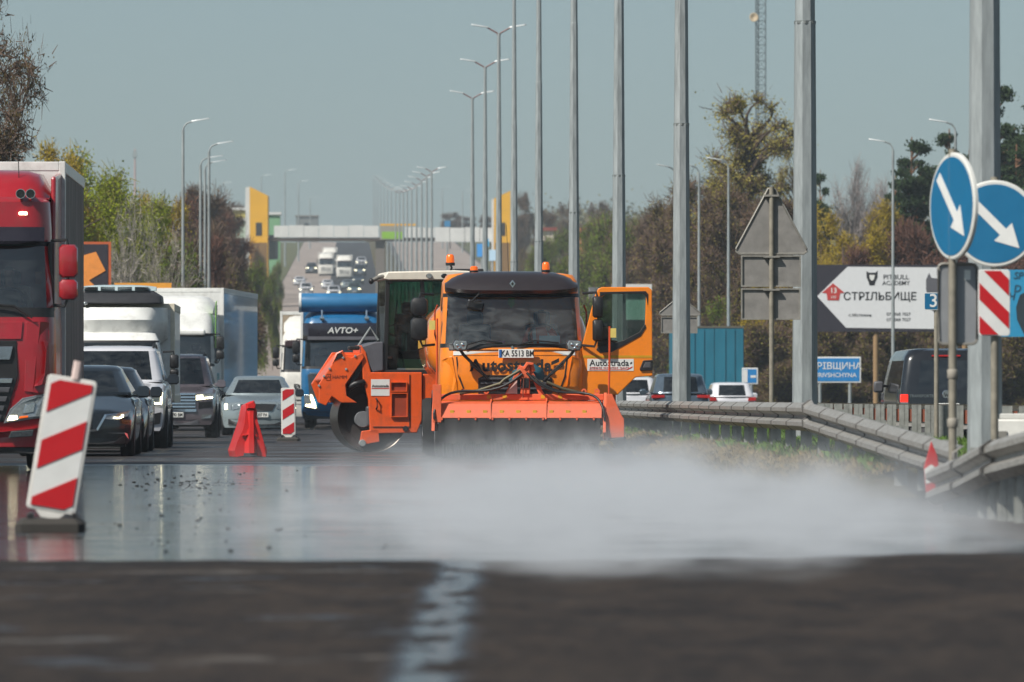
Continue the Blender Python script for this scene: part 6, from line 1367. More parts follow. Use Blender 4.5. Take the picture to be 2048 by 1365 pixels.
# blue keep-right discs
def disc_sign(label, px, Y, zc, d, yaw, zbase=0.0):
    root = thing('keep_right_sign', label, 'road sign', ((px - 1024) * Y / FPX, Y, zbase), 0.0)
    mb = MB(); mb.tube([(0, 0.05, 0), (0, 0.05, zc - zbase + d / 2 + 0.03)], 0.034, 10); mb.build('post', postg, root, 60)
    mb = MB(); mb.lathe([(0, -0.012), (d / 2 - 0.012, -0.012), (d / 2, -0.004), (d / 2, 0.022), (d / 2 - 0.012, 0.026), (0, 0.026)], (0, 0, 0), 'y', 48); b = mb.build('disc', mat('disc_rim_white', '#c9c9c4', 0.5, var=0.06), root, 30)
    b.location = (0, 0, zc - zbase); b.rotation_euler = (0, 0, yaw)
    mb = MB(); mb.lathe([(0, -0.0155), (d / 2 - 0.035, -0.0155), (d / 2 - 0.035, -0.010)], (0, 0, 0), 'y', 48); mb.build('blue_face', signblue, b, 30)
    A = [(-0.045, 0.36), (0.045, 0.36), (0.045, -0.12), (0.13, -0.12), (0.0, -0.36), (-0.13, -0.12), (-0.045, -0.12)]
    a = R(45); mb = MB(); mb.prism([((x * math.cos(a) - z * math.sin(a)) * d / 0.9, (x * math.sin(a) + z * math.cos(a)) * d / 0.9) for x, z in A], -0.019, -0.014); mb.build('arrow', signwhite, b, 0)
    for zz in (-0.2, 0.25): mb = MB(); mb.box(-0.05, 0.05, 0.026, 0.06, zz - 0.02, zz + 0.02); mb.build('clamp', galv_d, b, 0)
    return root, b
k52 = 50.6 / FPX
s1, _ = disc_sign('blue round keep-right sign turned sideways above a grey plate back', 1906, 50.6, CAMH + (795 - 413) * k52, 215 * k52, R(-69))
mb = MB(); mb.prism([(x + 0.045, z) for x, z in rrect(80 * k52, 163 * k52, 0.04)], 0.10, 0.115, M=Matrix.Translation((0, 0, CAMH + (795 - 608) * k52))); p_ = mb.build('plate_back', mat('plate_back_silver', '#8b8d90', 0.5, 0.3, var=0.1, scale=5), s1, 0, 0.01)
mb = MB(); q = rrect(80 * k52 - 0.01, 163 * k52 - 0.01, 0.04); mb.tube([(x + 0.045, 0.09, z + CAMH + (795 - 608) * k52) for x, z in q + q[:1]], 0.012, 5); mb.build('rim', galv_d, p_)
mb = MB(); mb.box(0.10, 0.15, 0.095, 0.101, CAMH + (795 - 560) * k52, CAMH + (795 - 540) * k52); mb.build('paper_label', white, p_, 0)
for zz in (1.12, 0.72): mb = MB(); mb.lathe([(0.036, -0.04), (0.044, -0.03), (0.044, 0.03), (0.036, 0.04)], (0, 0.05, zz), 'z', 10); mb.build('tape_wrap', mat('tape_grey', '#8f897e', 0.7), s1, 60)
k64 = 53.5 / FPX
s2, _ = disc_sign('blue round keep-right sign facing the road above a red and white chevron plate', 1990, 53.5, CAMH + (795 - 448) * k64, 174 * k64, R(-9))
mb = MB(); w_, h_ = 64 * k64, 133 * k64
mb.prism(rrect(w_, h_, 0.03), -0.012, 0.008); cp = mb.build('chevron_plate', signwhite, s2, 0, 0.004); cp.location = ((1988 - 1990) * k64, 0, CAMH + (795 - 606) * k64)
striped(cp, w_, h_, 1.0, 0.285, 0.19, -0.015, 0.012, up=-1)
# kilometre marker
km = thing('kilometre_marker', 'small blue kilometre marker with white digits on a thin post', 'marker', ((1873 - 1024) * 76 / FPX, 76.0, 0.2), 0)
k76 = 76 / FPX
mb = MB(); mb.tube([(0, 0.03, 0), (0, 0.03, CAMH + (795 - 600) * k76 - 0.2)], 0.03, 8); mb.build('post', postg, km, 60)
mb = MB(); mb.prism(rrect(0.35, 0.215, 0.015), -0.008, 0.006); kp = mb.build('number_plate', signwhite, km, 0); kp.location = (0.02, 0, CAMH + (795 - 603) * k76 - 0.2)
mb = MB(); mb.prism(rrect(0.33, 0.195, 0.012), -0.011, -0.005); mb.build('blue_face', signblue, kp, 0); letters('30', 0.23, signwhite, kp, (0.0, -0.013, 0.0), 0.008)
# white block barrier
wb_ = thing('block_barrier', 'white hollow plastic block barrier behind the short guardrail', 'barrier', ((2010 - 1024) * 57 / FPX, 57.0, 0.1), -0.1)
mb = MB(); mb.rings([[(x, y * k, z) for x in (-0.22,) for y in (-0.2, 0.2)] + [(0.9, 0.2 * k, z), (0.9, -0.2 * k, z)] for z, k in ((0.0, 1.0), (0.25, 0.9), (0.52, 0.7), (0.63, 0.66))]); bb = mb.build('body', mat('barrier_white', '#c4c3bd', 0.6, var=0.1), wb_, 30, 0.02)
mb = MB(); mb.box(-0.16, 0.02, -0.16, -0.12, 0.46, 0.52); mb.build('grip_slot', mat('slot_grey', '#77756f', 0.7), bb, 0); mb = MB(); mb.box(-0.1, 0.5, -0.1, 0.1, 0.63, 0.68); mb.build('top_ridge', MATS['barrier_white'], bb, 0, 0.01)
# ------------------------------------------------------------------ billboards and road signs beyond the opposite road
Yb = 285.0; kb = Yb / FPX
bbd = thing('billboard', 'white arrow-shaped billboard with black dog emblem and shooting range lettering', 'billboard', ((1755 - 1024) * kb, Yb, -0.2), 0)
def bpt(px, py): return ((px - 1755) * kb, CAMH + (795 - py) * kb + 0.2)
mb = MB(); a, b = bpt(1631, 664), bpt(1990, 530); mb.box(a[0], b[0], 0, 0.12, a[1], b[1]); brd = mb.build('board', mat('board_dark', '#26222c', 0.6), bbd, 0)
mb = MB(); mb.prism([bpt(1634, 593), bpt(1695, 534), bpt(1985, 536), bpt(1985, 660), bpt(1692, 656)], -0.02, 0.0); mb.build('white_panel', mat('banner_white', '#cfd0d2', 0.6, var=0.04), brd, 0)
mb = MB(); mb.prism([bpt(*p) for p in ((1644, 586), (1666, 567), (1689, 586), (1680, 587), (1678, 601), (1655, 601), (1653, 587))], -0.035, -0.02); ar = mb.build('red_arrow', mat('banner_red', '#b03530', 0.6), brd, 0)
x_, z_ = bpt(1667, 582); letters('13', 0.32, white, ar, (x_, -0.04, z_), 0.02); x_, z_ = bpt(1667, 595); letters('КМ', 0.16, white, ar, (x_, -0.04, z_), 0.005)
x_, z_ = bpt(1760, 594); letters('СТРІЛЬБИЩЕ', 0.50, ink, bbd, (x_, -0.03, z_), 0.014, wide=1.0)
x_, z_ = bpt(1792, 555); letters('PITBULL', 0.30, ink, bbd, (x_, -0.03, z_), 0.008, wide=1.1); x_, z_ = bpt(1792, 567); letters('ACADEMY', 0.27, ink, bbd, (x_, -0.03, z_), 0.008, wide=1.0)
x_, z_ = bpt(1720, 631); letters('с.Мотижин', 0.20, ink, bbd, (x_, -0.03, z_), 0.0); x_, z_ = bpt(1797, 629); letters('073 068 7027', 0.2, ink, bbd, (x_, -0.03, z_), 0.0); x_, z_ = bpt(1797, 640); letters('077 068 7027', 0.2, ink, bbd, (x_, -0.03, z_), 0.0)
mb = MB(); x_, z_ = bpt(1744, 557); mb.prism([(x_ + p[0] * 0.26, z_ + p[1] * 0.34) for p in ((-1, 1), (-0.55, 0.75), (0.55, 0.75), (1, 1), (0.95, 0.1), (0.6, -0.5), (0.45, -0.95), (-0.45, -0.95), (-0.6, -0.5), (-0.95, 0.1))], -0.03, -0.02); em = mb.build('dog_emblem', ink, brd, 0)
mb = MB(); mb.prism([(x_ + p[0] * 0.26, z_ + p[1] * 0.34) for p in ((-0.5, 0.45), (0.5, 0.45), (0.35, -0.1), (0.12, -0.3), (-0.12, -0.3), (-0.35, -0.1))], -0.035, -0.028); mb.build('emblem_face', signwhite, em, 0)
mb = MB(); mb.prism([bpt(*p) for p in ((1852, 580), (1852, 560), (1858, 546), (1863, 556), (1880, 558), (1900, 560), (1910, 600), (1890, 640), (1862, 620), (1848, 612), (1858, 600))], -0.028, -0.02); mb.build('dog_outline', mat('ink_grey', '#55545a', 0.6), brd, 0)
mb = MB(); mb.tube([(bpt(1752, 0)[0], 0.2, -0.2), (bpt(1752, 0)[0], 0.2, bpt(0, 640)[1])], 0.13, 8); mb.build('wooden_post', mat('post_wood', '#8f7452', 0.8), bbd, 60); mb = MB(); mb.tube([(bpt(1930, 0)[0], 0.2, -0.2), (bpt(1930, 0)[0], 0.2, bpt(0, 640)[1])], 0.13, 8); mb.build('wooden_post', MATS['post_wood'], bbd, 60)
# blue billboard
Yb2 = 265.0; kb = Yb2 / FPX
b2 = thing('billboard', 'turquoise blue billboard with dark lettering behind the chevron plate', 'billboard', ((2100 - 1024) * kb, Yb2, -0.2), 0)
def b2p(px, py): return ((px - 2100) * kb, CAMH + (795 - py) * kb + 0.2)
mb = MB(); a, b = b2p(1965, 674), b2p(2235, 540); mb.box(a[0], b[0], 0, 0.1, a[1], b[1]); br2 = mb.build('board', mat('banner_turquoise', '#1a86b2', 0.5, var=0.12, scale=1.2), b2, 0)
for t_, px, py in (('SP', 2036, 552), ('D', 2034, 578), ('Н', 2022, 594), ('АВ', 2070, 580)): x_, z_ = b2p(px, py); letters(t_, 0.42, mat('banner_dark_teal', '#0c4a63', 0.5), b2, (x_, -0.02, z_), 0.015, shear=0.2)
mb = MB(); mb.prism([b2p(*p) for p in ((2034, 640), (2032, 615), (2040, 590), (2060, 580), (2090, 590), (2090, 674), (2050, 674))], -0.02, 0.0); mb.build('dark_picture', mat('banner_black', '#1c2a33', 0.5), br2, 0)
for px in (1990, 2200): mb = MB(); mb.tube([(b2p(px, 0)[0], 0.2, 0), (b2p(px, 0)[0], 0.2, b2p(0, 640)[1])], 0.12, 8); mb.build('post', galv, b2, 60)
# blue direction signs
def blue_sign(label, x0, x1, y0, y1, Y, texts, posts):
    kk_ = Y / FPX; cx = (x0 + x1) / 2; root = thing('direction_sign', label, 'road sign', ((cx - 1024) * kk_, Y, -0.1), 0)
    f = lambda px, py: ((px - cx) * kk_, CAMH + (795 - py) * kk_ + 0.1)
    a, b = f(x0, y1), f(x1, y0); mb = MB(); mb.box(a[0], b[0], 0, 0.05, a[1], b[1]); bo_ = mb.build('board', signwhite, root, 0, 0.01)
    mb = MB(); e = 0.06; mb.box(a[0] + e, b[0] - e, -0.012, 0.0, a[1] + e, b[1] - e); mb.build('blue_face', mat('direction_blue', '#1a77b5', 0.5), bo_, 0)
    for t_, px, py, s_ in texts: x_, z_ = f(px, py); letters(t_, s_, signwhite, bo_, (x_, -0.018, z_), 0.008)
    for px in posts: mb = MB(); mb.tube([(f(px, 0)[0], 0.08, 0), (f(px, 0)[0], 0.08, b[1] - 0.1)], 0.07, 8); mb.build('post', galv, root, 60)
    return root
blue_sign('blue direction sign with two lines of white lettering beside the dark van', 1610, 1722, 714, 766, 240, (('ГУРІВЩИНА', 1667, 733, 0.36), ('HURIVSHCHYNA', 1666, 751, 0.24)), (1640, 1700))
blue_sign('little blue sign panel hanging lower beside a lamp post', 1612, 1635, 760, 775, 236, (), (1622,))
sgn = blue_sign('small blue and white sign just right of the teal trailer', 1484, 1516, 736, 769, 250, (), (1503,))
mb = MB(); mb.box(-0.26, -0.10, -0.02, -0.012, CAMH + (795 - 765) * 250 / FPX + 0.1, CAMH + (795 - 740) * 250 / FPX + 0.1); mb.build('white_bar', signwhite, sgn, 0); mb = MB(); mb.box(0.02, 0.24, -0.02, -0.012, CAMH + (795 - 756) * 250 / FPX + 0.1, CAMH + (795 - 751) * 250 / FPX + 0.1); mb.build('white_bar', signwhite, sgn, 0)
# dark board with orange arrow, and the long orange banner beside it
Yo = 205.0; ko = Yo / FPX
ob = thing('arrow_billboard', 'dark billboard with a big orange arrow and orange frame behind the box truck', 'billboard', ((150 - 1024) * ko, Yo, -0.2), 0)
def op(px, py): return ((px - 150) * ko, CAMH + (795 - py) * ko + 0.2)
mb = MB(); a, b = op(60, 600), op(222, 484); mb.box(a[0], b[0], 0, 0.1, a[1], b[1]); br3 = mb.build('frame', mat('frame_orange', '#b5562a', 0.6), ob, 0)
mb = MB(); a, b = op(66, 596), op(216, 489); mb.box(a[0], b[0], -0.02, 0.0, a[1], b[1]); mb.build('dark_face', mat('board_dark', '#26222c', 0.6), br3, 0)
mb = MB(); mb.prism([op(*p) for p in ((120, 540), (168, 511), (192, 504), (211, 542), (178, 561), (200, 582), (170, 596), (120, 580))], -0.04, -0.02); mb.build('orange_arrow', mat('banner_orange', '#e08a3a', 0.6), br3, 0)
for px in (80, 210): mb = MB(); mb.tube([(op(px, 0)[0], 0.15, 0), (op(px, 0)[0], 0.15, op(0, 590)[1])], 0.1, 8); mb.build('post', galv, ob, 60)
ob2 = thing('orange_banner', 'long low orange banner next to the dark arrow billboard', 'banner', ((275 - 1024) * ko, Yo + 3, -0.2), 0)
mb = MB(); mb.box(-58 * ko, 58 * ko, 0, 0.06, CAMH + (795 - 610) * ko, CAMH + (795 - 563) * ko + 0.2); mb.build('sheet', mat('banner_amber', '#e39a30', 0.6), ob2, 0)
for px in (-50, 50): mb = MB(); mb.tube([(px * ko, 0.1, 0), (px * ko, 0.1, CAMH + (795 - 570) * ko)], 0.06, 8); mb.build('post', galv, ob2, 60)
# ------------------------------------------------------------------ footbridge with yellow stair towers, about 790 m away
Yf = 790.0; kf = Yf / FPX; gf = g(Yf)
fb = thing('footbridge', 'white-panelled footbridge across the motorway between two yellow stair towers', 'footbridge', ((760 - 1024) * kf, Yf, gf), 0)
def fp(px, py): return ((px - 760) * kf, CAMH + (795 - py) * kf - gf)
yelt = mat('tower_yellow', '#d9a214', 0.5, var=0.08, scale=0.5); palew = mat('panel_white', '#c9c9c6', 0.6, var=0.08, scale=0.6); concrete = mat('bridge_concrete', '#6d665f', 0.8)  # one even concrete colour for piers and some roofs
mb = MB(); a, b = fp(465, 482), fp(1010, 476); mb.box(a[0], b[0], 0, 3.0, a[1], b[1]); mb.build('deck', mat('deck_brown', '#4a3f38', 0.8), fb, 0)
for k in range(7):
    x0 = 548 + 30 * k; a, b = fp(x0, 475), fp(x0 + 29, 452 - (k % 2)); mb = MB(); mb.box(a[0], b[0], -0.1, 0.1, a[1], b[1]); mb.build('parapet_panel', palew, fb, 0)
for k in range(6):
    x0 = 810 + 30 * k; a, b = fp(x0, 484 if k > 1 else 476), fp(x0 + 29, 455 + (k % 2)); mb = MB(); mb.box(a[0], b[0], -0.14, 0.1, a[1], b[1]); mb.build('parapet_panel', palew, fb, 0)
a, b = fp(760, 480), fp(808, 452); mb = MB(); mb.box(a[0], b[0], -0.12, 0.1, a[1], b[1]); ad = mb.build('advert_panel', mat('advert_grey', '#8d8a80', 0.6), fb, 0)
a, b = fp(764, 478), fp(806, 464); mb = MB(); mb.box(a[0], b[0], -0.16, -0.12, a[1], b[1]); mb.build('advert_green', mat('advert_green', '#7fae33', 0.6), ad, 0)
a, b = fp(760, 452), fp(835, 448); mb = MB(); mb.box(a[0], b[0], -0.12, 0.2, a[1], b[1]); mb.build('yellow_trim', yelt, fb, 0)
for cx_ in (500, 760, 990): a, b = fp(cx_ - 9, 620), fp(cx_ + 9, 482); mb = MB(); mb.box(a[0], b[0], 0.6, 2.2, -1.0, a[1] * 0 + b[1]); mb.build('pier', concrete, fb, 0)
for (x0, x1, ytl, ytr, ybot, wside) in ((500, 536, 374, 392, 570, 497), (988, 1021, 398, 382, 560, 983)):
    mb = MB(); mb.prism([(fp(x0, 0)[0], -1), (fp(x1, 0)[0], -1), fp(x1, ytr), fp(x0, ytl)], -0.6, 3.5); tw_ = mb.build('stair_tower', yelt, fb, 0)
    mb = MB(); mb.prism([(fp(wside - 6 if x0 < 600 else wside, 0)[0], -1), (fp(x0 - 0.3, 0)[0], -1), fp(x0 - 0.3, ytl), (fp(wside - 6 if x0 < 600 else wside, 0)[0], fp(0, ytl + 2)[1])], -0.5, 3.4); mb.build('white_side', palew, tw_, 0)
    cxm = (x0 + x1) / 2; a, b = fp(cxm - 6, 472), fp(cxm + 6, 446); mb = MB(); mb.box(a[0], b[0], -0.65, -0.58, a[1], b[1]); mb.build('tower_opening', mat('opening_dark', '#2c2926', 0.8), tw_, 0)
    a, b = fp(x0 + 2, 560), fp(x1 - 2, 486); mb = MB(); mb.box(a[0], b[0], -0.66, -0.58, -0.5, b[1]); mb.build('tower_base', mat('tower_brown', '#7a5a2c', 0.7), tw_, 0)
def shed(label, px0, px1, py0, py1, Y, m_, roofm, cat='building', name='roadside_building'):
    kx = Y / FPX; root = thing(name, label, cat, (((px0 + px1) / 2 - 1024) * kx, Y, g(Y)), 0); hw_ = (px1 - px0) / 2 * kx; zt = CAMH + (795 - py0) * kx - g(Y)
    mb = MB(); mb.box(-hw_, hw_, 0, hw_ * 1.5, -4, zt); mb.build('wall', m_, root, 0); mb = MB(); mb.box(-hw_ - 0.2, hw_ + 0.2, -0.3, hw_ * 1.5 + 0.3, zt, zt + 0.35); mb.build('roof', roofm, root, 0)
    n_ = max(1, int(hw_ * 2 / 3.2))
    for i in range(n_): x = -hw_ + (i + 0.5) * 2 * hw_ / n_; mb = MB(); mb.box(x - 0.7, x + 0.7, -0.05, 0.02, zt * 0.45, zt * 0.75); mb.build('window', gdark, root, 0)
    return root
shed('yellow building left of the far yellow stair tower', 464, 496, 421, 470, 830, mat('wall_yellow', '#cfc060', 0.7), palew); shed('pale green building below the yellow one', 470, 500, 442, 490, 815, mat('wall_palegreen', '#b9c9b4', 0.7), palew); shed('green-fronted building between stair tower and bridge panels', 532, 560, 430, 480, 860, mat('wall_green', '#6f9a72', 0.7), palew)
shed('long pale building low behind the left street lights', 420, 462, 425, 440, 1000, mat('wall_cream', '#b8b2a2', 0.7), mat('roof_grey', '#777', 0.7) if False else concrete)
shed('cream house among bushes with reddish roof', 1078, 1110, 462, 500, 640, mat('wall_cream2', '#c2b8aa', 0.7), mat('roof_red', '#7a3d34', 0.7)); shed('small orange-roofed house half hidden in green bushes', 1155, 1185, 463, 500, 660, mat('wall_tan', '#a8744a', 0.7), mat('roof_orange', '#a8623a', 0.7)); shed('dark flat block on the skyline over the bridge', 592, 636, 434, 450, 1500, mat('wall_dark', '#6a6d6c', 0.8), concrete)
for k, (px, py, w_, h_, Y, lab, cc) in enumerate(((962, 488, 18, 26, 700, 'blue petrol station panel far right of the bridge', '#2a7fc0'), (985, 500, 14, 22, 690, 'white and blue pump shelter panel far right of the bridge', '#a8c4d8'), (972, 478, 12, 16, 720, 'bright cyan banner far right of the bridge', '#3aa0d0'), (895, 442, 12, 12, 900, 'small blue round board on the skyline', '#3d86b5'), (1190, 575, 24, 30, 420, 'patch of grey stacked advertising boards behind the lorry door', '#8d8d92'))):
    kx = Y / FPX; root = thing('roadside_advert', lab, 'advert', ((px - 1024) * kx, Y, g(Y)), 0.2 * (k - 2)); zt = CAMH + (795 - py) * kx - g(Y)
    mb = MB(); mb.box(-w_ / 2 * kx, w_ / 2 * kx, 0, 0.15, max(0.4, zt - h_ * kx), zt); mb.build('panel', mat('panel_%d' % k, cc, 0.5), root, 0); mb = MB(); mb.tube([(0, 0.25, -1), (0, 0.25, zt - 0.1)], 0.12, 8); mb.build('post', galv, root, 60)
# vehicles and a site behind the open door: yellow loader blade, pale trucks
shed('white and mint market tents behind the open orange door', 1232, 1296, 582, 600, 330, mat('tent_mint', '#8fb5a8', 0.7), palew, 'tent', 'market_tent')
# ------------------------------------------------------------------ far traffic queueing down the hill
def far_copy(src, label, u, Y, cat, sc=1.0, facing=True, paint=None):
    c = copy_tree(src, None, label, cat, 'far traffic on the hill'); c.location = road(u, Y, 0.01); c.rotation_euler = (R(-1.6) if facing else R(1.6), 0, YAW + (0 if facing else math.pi)); 
    if paint:
        for ch in c.children:
            if ch.name.split('.')[0] in ('body', 'roof', 'pillar', 'cab_shell'):
                ch.data = ch.data.copy(); ch.data.materials[0] = paint
    return c
far_copy(c3, 'distant white car alone in the middle of the dark lane', -1.75, 770, 'car'); far_copy(c5, 'distant dark car beside the white one in the dark lane', -3.0, 800, 'car', paint=blackp)
far_copy(c3, 'distant white car with its lamps lit on the pale lane', -6.1, 790 + 70, 'car'); far_copy(c5, 'distant pale car further up the dark lane', -3.3, 905, 'car', paint=whitep); far_copy(c4, 'distant dark green car next to the median', 0.6, 860, 'car', paint=mat('far_green', '#26423f', 0.3, coat=0.5)); far_copy(c1, 'distant dark car above the dark green one', 1.2, 940, 'car', paint=navy)
far_copy(wl2, 'distant white lorry under the footbridge, left one of two', -3.9, 1010, 'lorry'); far_copy(wl2, 'distant white lorry under the footbridge, beside the other white lorry', -0.9, 985, 'lorry'); far_copy(c5, 'distant silver car close above the blue lorry roof', -4.6, 690, 'car', paint=bronze)
for k, (src, uu, Y, pt, lab) in enumerate(((c5, -5.0, 745, blackp, 'distant black car low on the pale lane'), (c3, -2.2, 840, None, 'distant white off-roader behind the lone white car'), (c1, 1.4, 795, bronze, 'distant grey car hugging the median'), (c5, -0.4, 905, silverp, 'distant silver car between the dark cars uphill'), (c4, 1.6, 1010, blackp, 'distant black car right of the white lorries'), (c5, -7.6, 930, whitep, 'distant white car far over on the pale lane'), (c3, 2.0, 1090, whitep, 'distant white car highest beside the median'), (c4, -6.4, 1030, navy, 'distant dark car left of the white lorries'), (c5, 11.5, 700, silverp, 'distant silver car climbing the opposite road'), (c3, 15.0, 640, whitep, 'distant white car on the outer opposite lane'), (c4, 11.8, 850, bronze, 'distant brown car near the footbridge on the opposite road'))): far_copy(src, lab, uu, Y, 'car', facing=uu < 5, paint=pt)
far_copy(wl2, 'distant white lorry behind the two under the footbridge', -3.5, 1070, 'lorry')
far_copy(c5, 'distant white car driving uphill on the opposite road', 12.0, 640, 'car', facing=False, paint=whitep); far_copy(c4, 'distant dark car on the opposite road below the footbridge', 14.5, 720, 'car', facing=False, paint=blackp)
# ------------------------------------------------------------------ lattice mast
Ym = 620.0; km_ = Ym / FPX
ms = thing('lattice_mast', 'tall grey lattice radio mast behind the budding poplar', 'mast', ((1519 - 1024) * km_, Ym, g(Ym) - 1), 0.2)
Hm = 52.0; hw = 0.5
for ax, ay in ((-hw, -hw), (hw, -hw), (0, hw)):
    mb = MB(); mb.tube([(ax, ay, 0), (ax, ay, Hm)], 0.07, 5); mb.build('leg', mat('mast_steel', '#5f686b', 0.6, 0.3), ms)
mb = MB(); z = 0.0; C = [(-hw, -hw), (hw, -hw), (0, hw)]
while z < Hm - 0.8:
    for i in range(3):
        a, b = C[i], C[(i + 1) % 3]; mb.tube([(a[0], a[1], z), (b[0], b[1], z + 0.8)], 0.03, 3); mb.tube([(a[0], a[1], z), (b[0], b[1], z)], 0.03, 3)
    z += 0.8
mb.build('bracing', MATS['mast_steel'], ms, 0, kind='stuff')
x_, z_ = at(1504, 36, Ym).x - ms.location.x, at(1504, 36, Ym).z - ms.location.z
mb = MB(); mb.lathe([(0, 0.0), (0.42, -0.12), (0.46, -0.1), (0.4, 0.12), (0, 0.2)], (x_, -0.6, z_), 'y', 16); mb.build('dish_antenna', mat('dish_cream', '#cdb89a', 0.5), ms, 40)
m2 = thing('far_mast', 'faint thin mast on the skyline above the birch trees', 'mast', ((270 - 1024) * 1500 / FPX, 1500, g(1500)), 0)
mb = MB(); mb.tube([(0, 0, -2), (0, 0, at(270, 298, 1500).z - g(1500))], 0.45, 6, 0.2); mb.build('shaft', mat('mast_redwhite', '#a88a86', 0.7), m2); mb = MB(); mb.box(-0.5, 0.5, -0.5, 0.5, at(270, 298, 1500).z - g(1500) - 2, at(270, 298, 1500).z - g(1500) - 0.5); mb.build('platform', galv, m2, 0)
for k, (px, py, Y) in enumerate(((570, 340, 1100), (597, 362, 1150), (440, 365, 1000), (523, 350, 1200), (620, 395, 1300), (885, 375, 1300), (925, 380, 1250))):
    o = copy_tree(pl, None, 'thin distant pole standing up over the hill skyline', 'pole', 'thin poles on the skyline'); p = at(px, py, Y); o.location = (p.x, Y, g(Y)); o.scale = (2.0, 2.0, (p.z - g(Y)) / 10.35)
# ------------------------------------------------------------------ trees
def grow(rng_, h, lv, spread, up, first, nkids, rad, curve=0.12):
    segs = []; tips = []
    def br(p, d, L, r, l):
        n = 4 if l == 0 else 3; q = p
        pts = [q]
        for i in range(n):
            d = (d + Vector((rng_.gauss(0, curve), rng_.gauss(0, curve), rng_.gauss(0, curve) + up * (0.05 if l else 0)))).normalized()
            q2 = q + d * (L / n); r2 = r * (1 - 0.14 * (1 if l else 1)); segs.append((q, q2, r, r2, l)); q, r = q2, r2; pts.append(q)
            if l < lv and (l > 0 or (i + 1) / n > first):
                for _ in range(nkids[l]):
                    a = rng_.uniform(0, 6.28); s = spread * rng_.uniform(0.7, 1.3)
                    side = Vector((math.cos(a), math.sin(a), 0)); nd = (d * math.cos(s) + (side - d * side.dot(d)).normalized() * math.sin(s)).normalized()
                    br(q, nd, L * rng_.uniform(0.45, 0.68), r * 0.62, l + 1)
        if l >= lv - 1: tips.extend([(x, d, l) for x in pts[1:]])
    br(Vector((0, 0, 0)), Vector((0, 0, 1)), h, rad, 0)
    return segs, tips
def np_tubes(segs, sides=4):
    V = []; F = []
    for (a, b, r0, r1, l) in segs:
        n = 7 if l == 0 else 4 if l == 1 else 3; d = (b - a).normalized(); u = d.cross(Vector((0.3, 0.9, 0.2))).normalized(); w_ = d.cross(u); i0 = len(V)
        for p, r in ((a, r0), (b, r1)):
            for k in range(n): t = 6.2832 * k / n; V.append(p + u * (r * math.cos(t)) + w_ * (r * math.sin(t)))
        for k in range(n): F.append((i0 + k, i0 + (k + 1) % n, i0 + n + (k + 1) % n, i0 + n + k))
    return V, F
def cards(rg, C, s, asp=1.0, D=None, hang=0.0):
    n = len(C); a = rg.normal(size=(n, 3)); 
    if D is not None: a = a * 0.55 + D
    a[:, 2] -= hang; a /= np.linalg.norm(a, axis=1, keepdims=True) + 1e-9; b = np.cross(a, rg.normal(size=(n, 3))); b /= np.linalg.norm(b, axis=1, keepdims=True) + 1e-9
    sz = s * rg.uniform(0.6, 1.35, size=(n, 1)); A = a * sz; Bv = b * sz * asp
    V = np.stack([C - Bv * 0.5, C + A * 0.5 - Bv, C + A, C + A * 0.5 + Bv], 1).reshape(-1, 3) if asp > 0.2 else np.stack([C - Bv, C + Bv, C + A + Bv * 0.4, C + A - Bv * 0.4], 1).reshape(-1, 3)
    F = np.arange(4 * n).reshape(n, 4); return V, F
bark = mat('bark_brown', '#4a3c32', 0.9, var=0.2, scale=5); barkw = mat('bark_birch', '#a39d94', 0.8, col2='#57504a', scale=4, stretch=(1, 1, 3)); barkp = mat('bark_pine', '#7d5a42', 0.9)
def leafm(name, c, t=0.35): return mat(name, c, 0.75, var=0.35, scale=0.9, trans=t, spec=0.2)
PROTO = {}
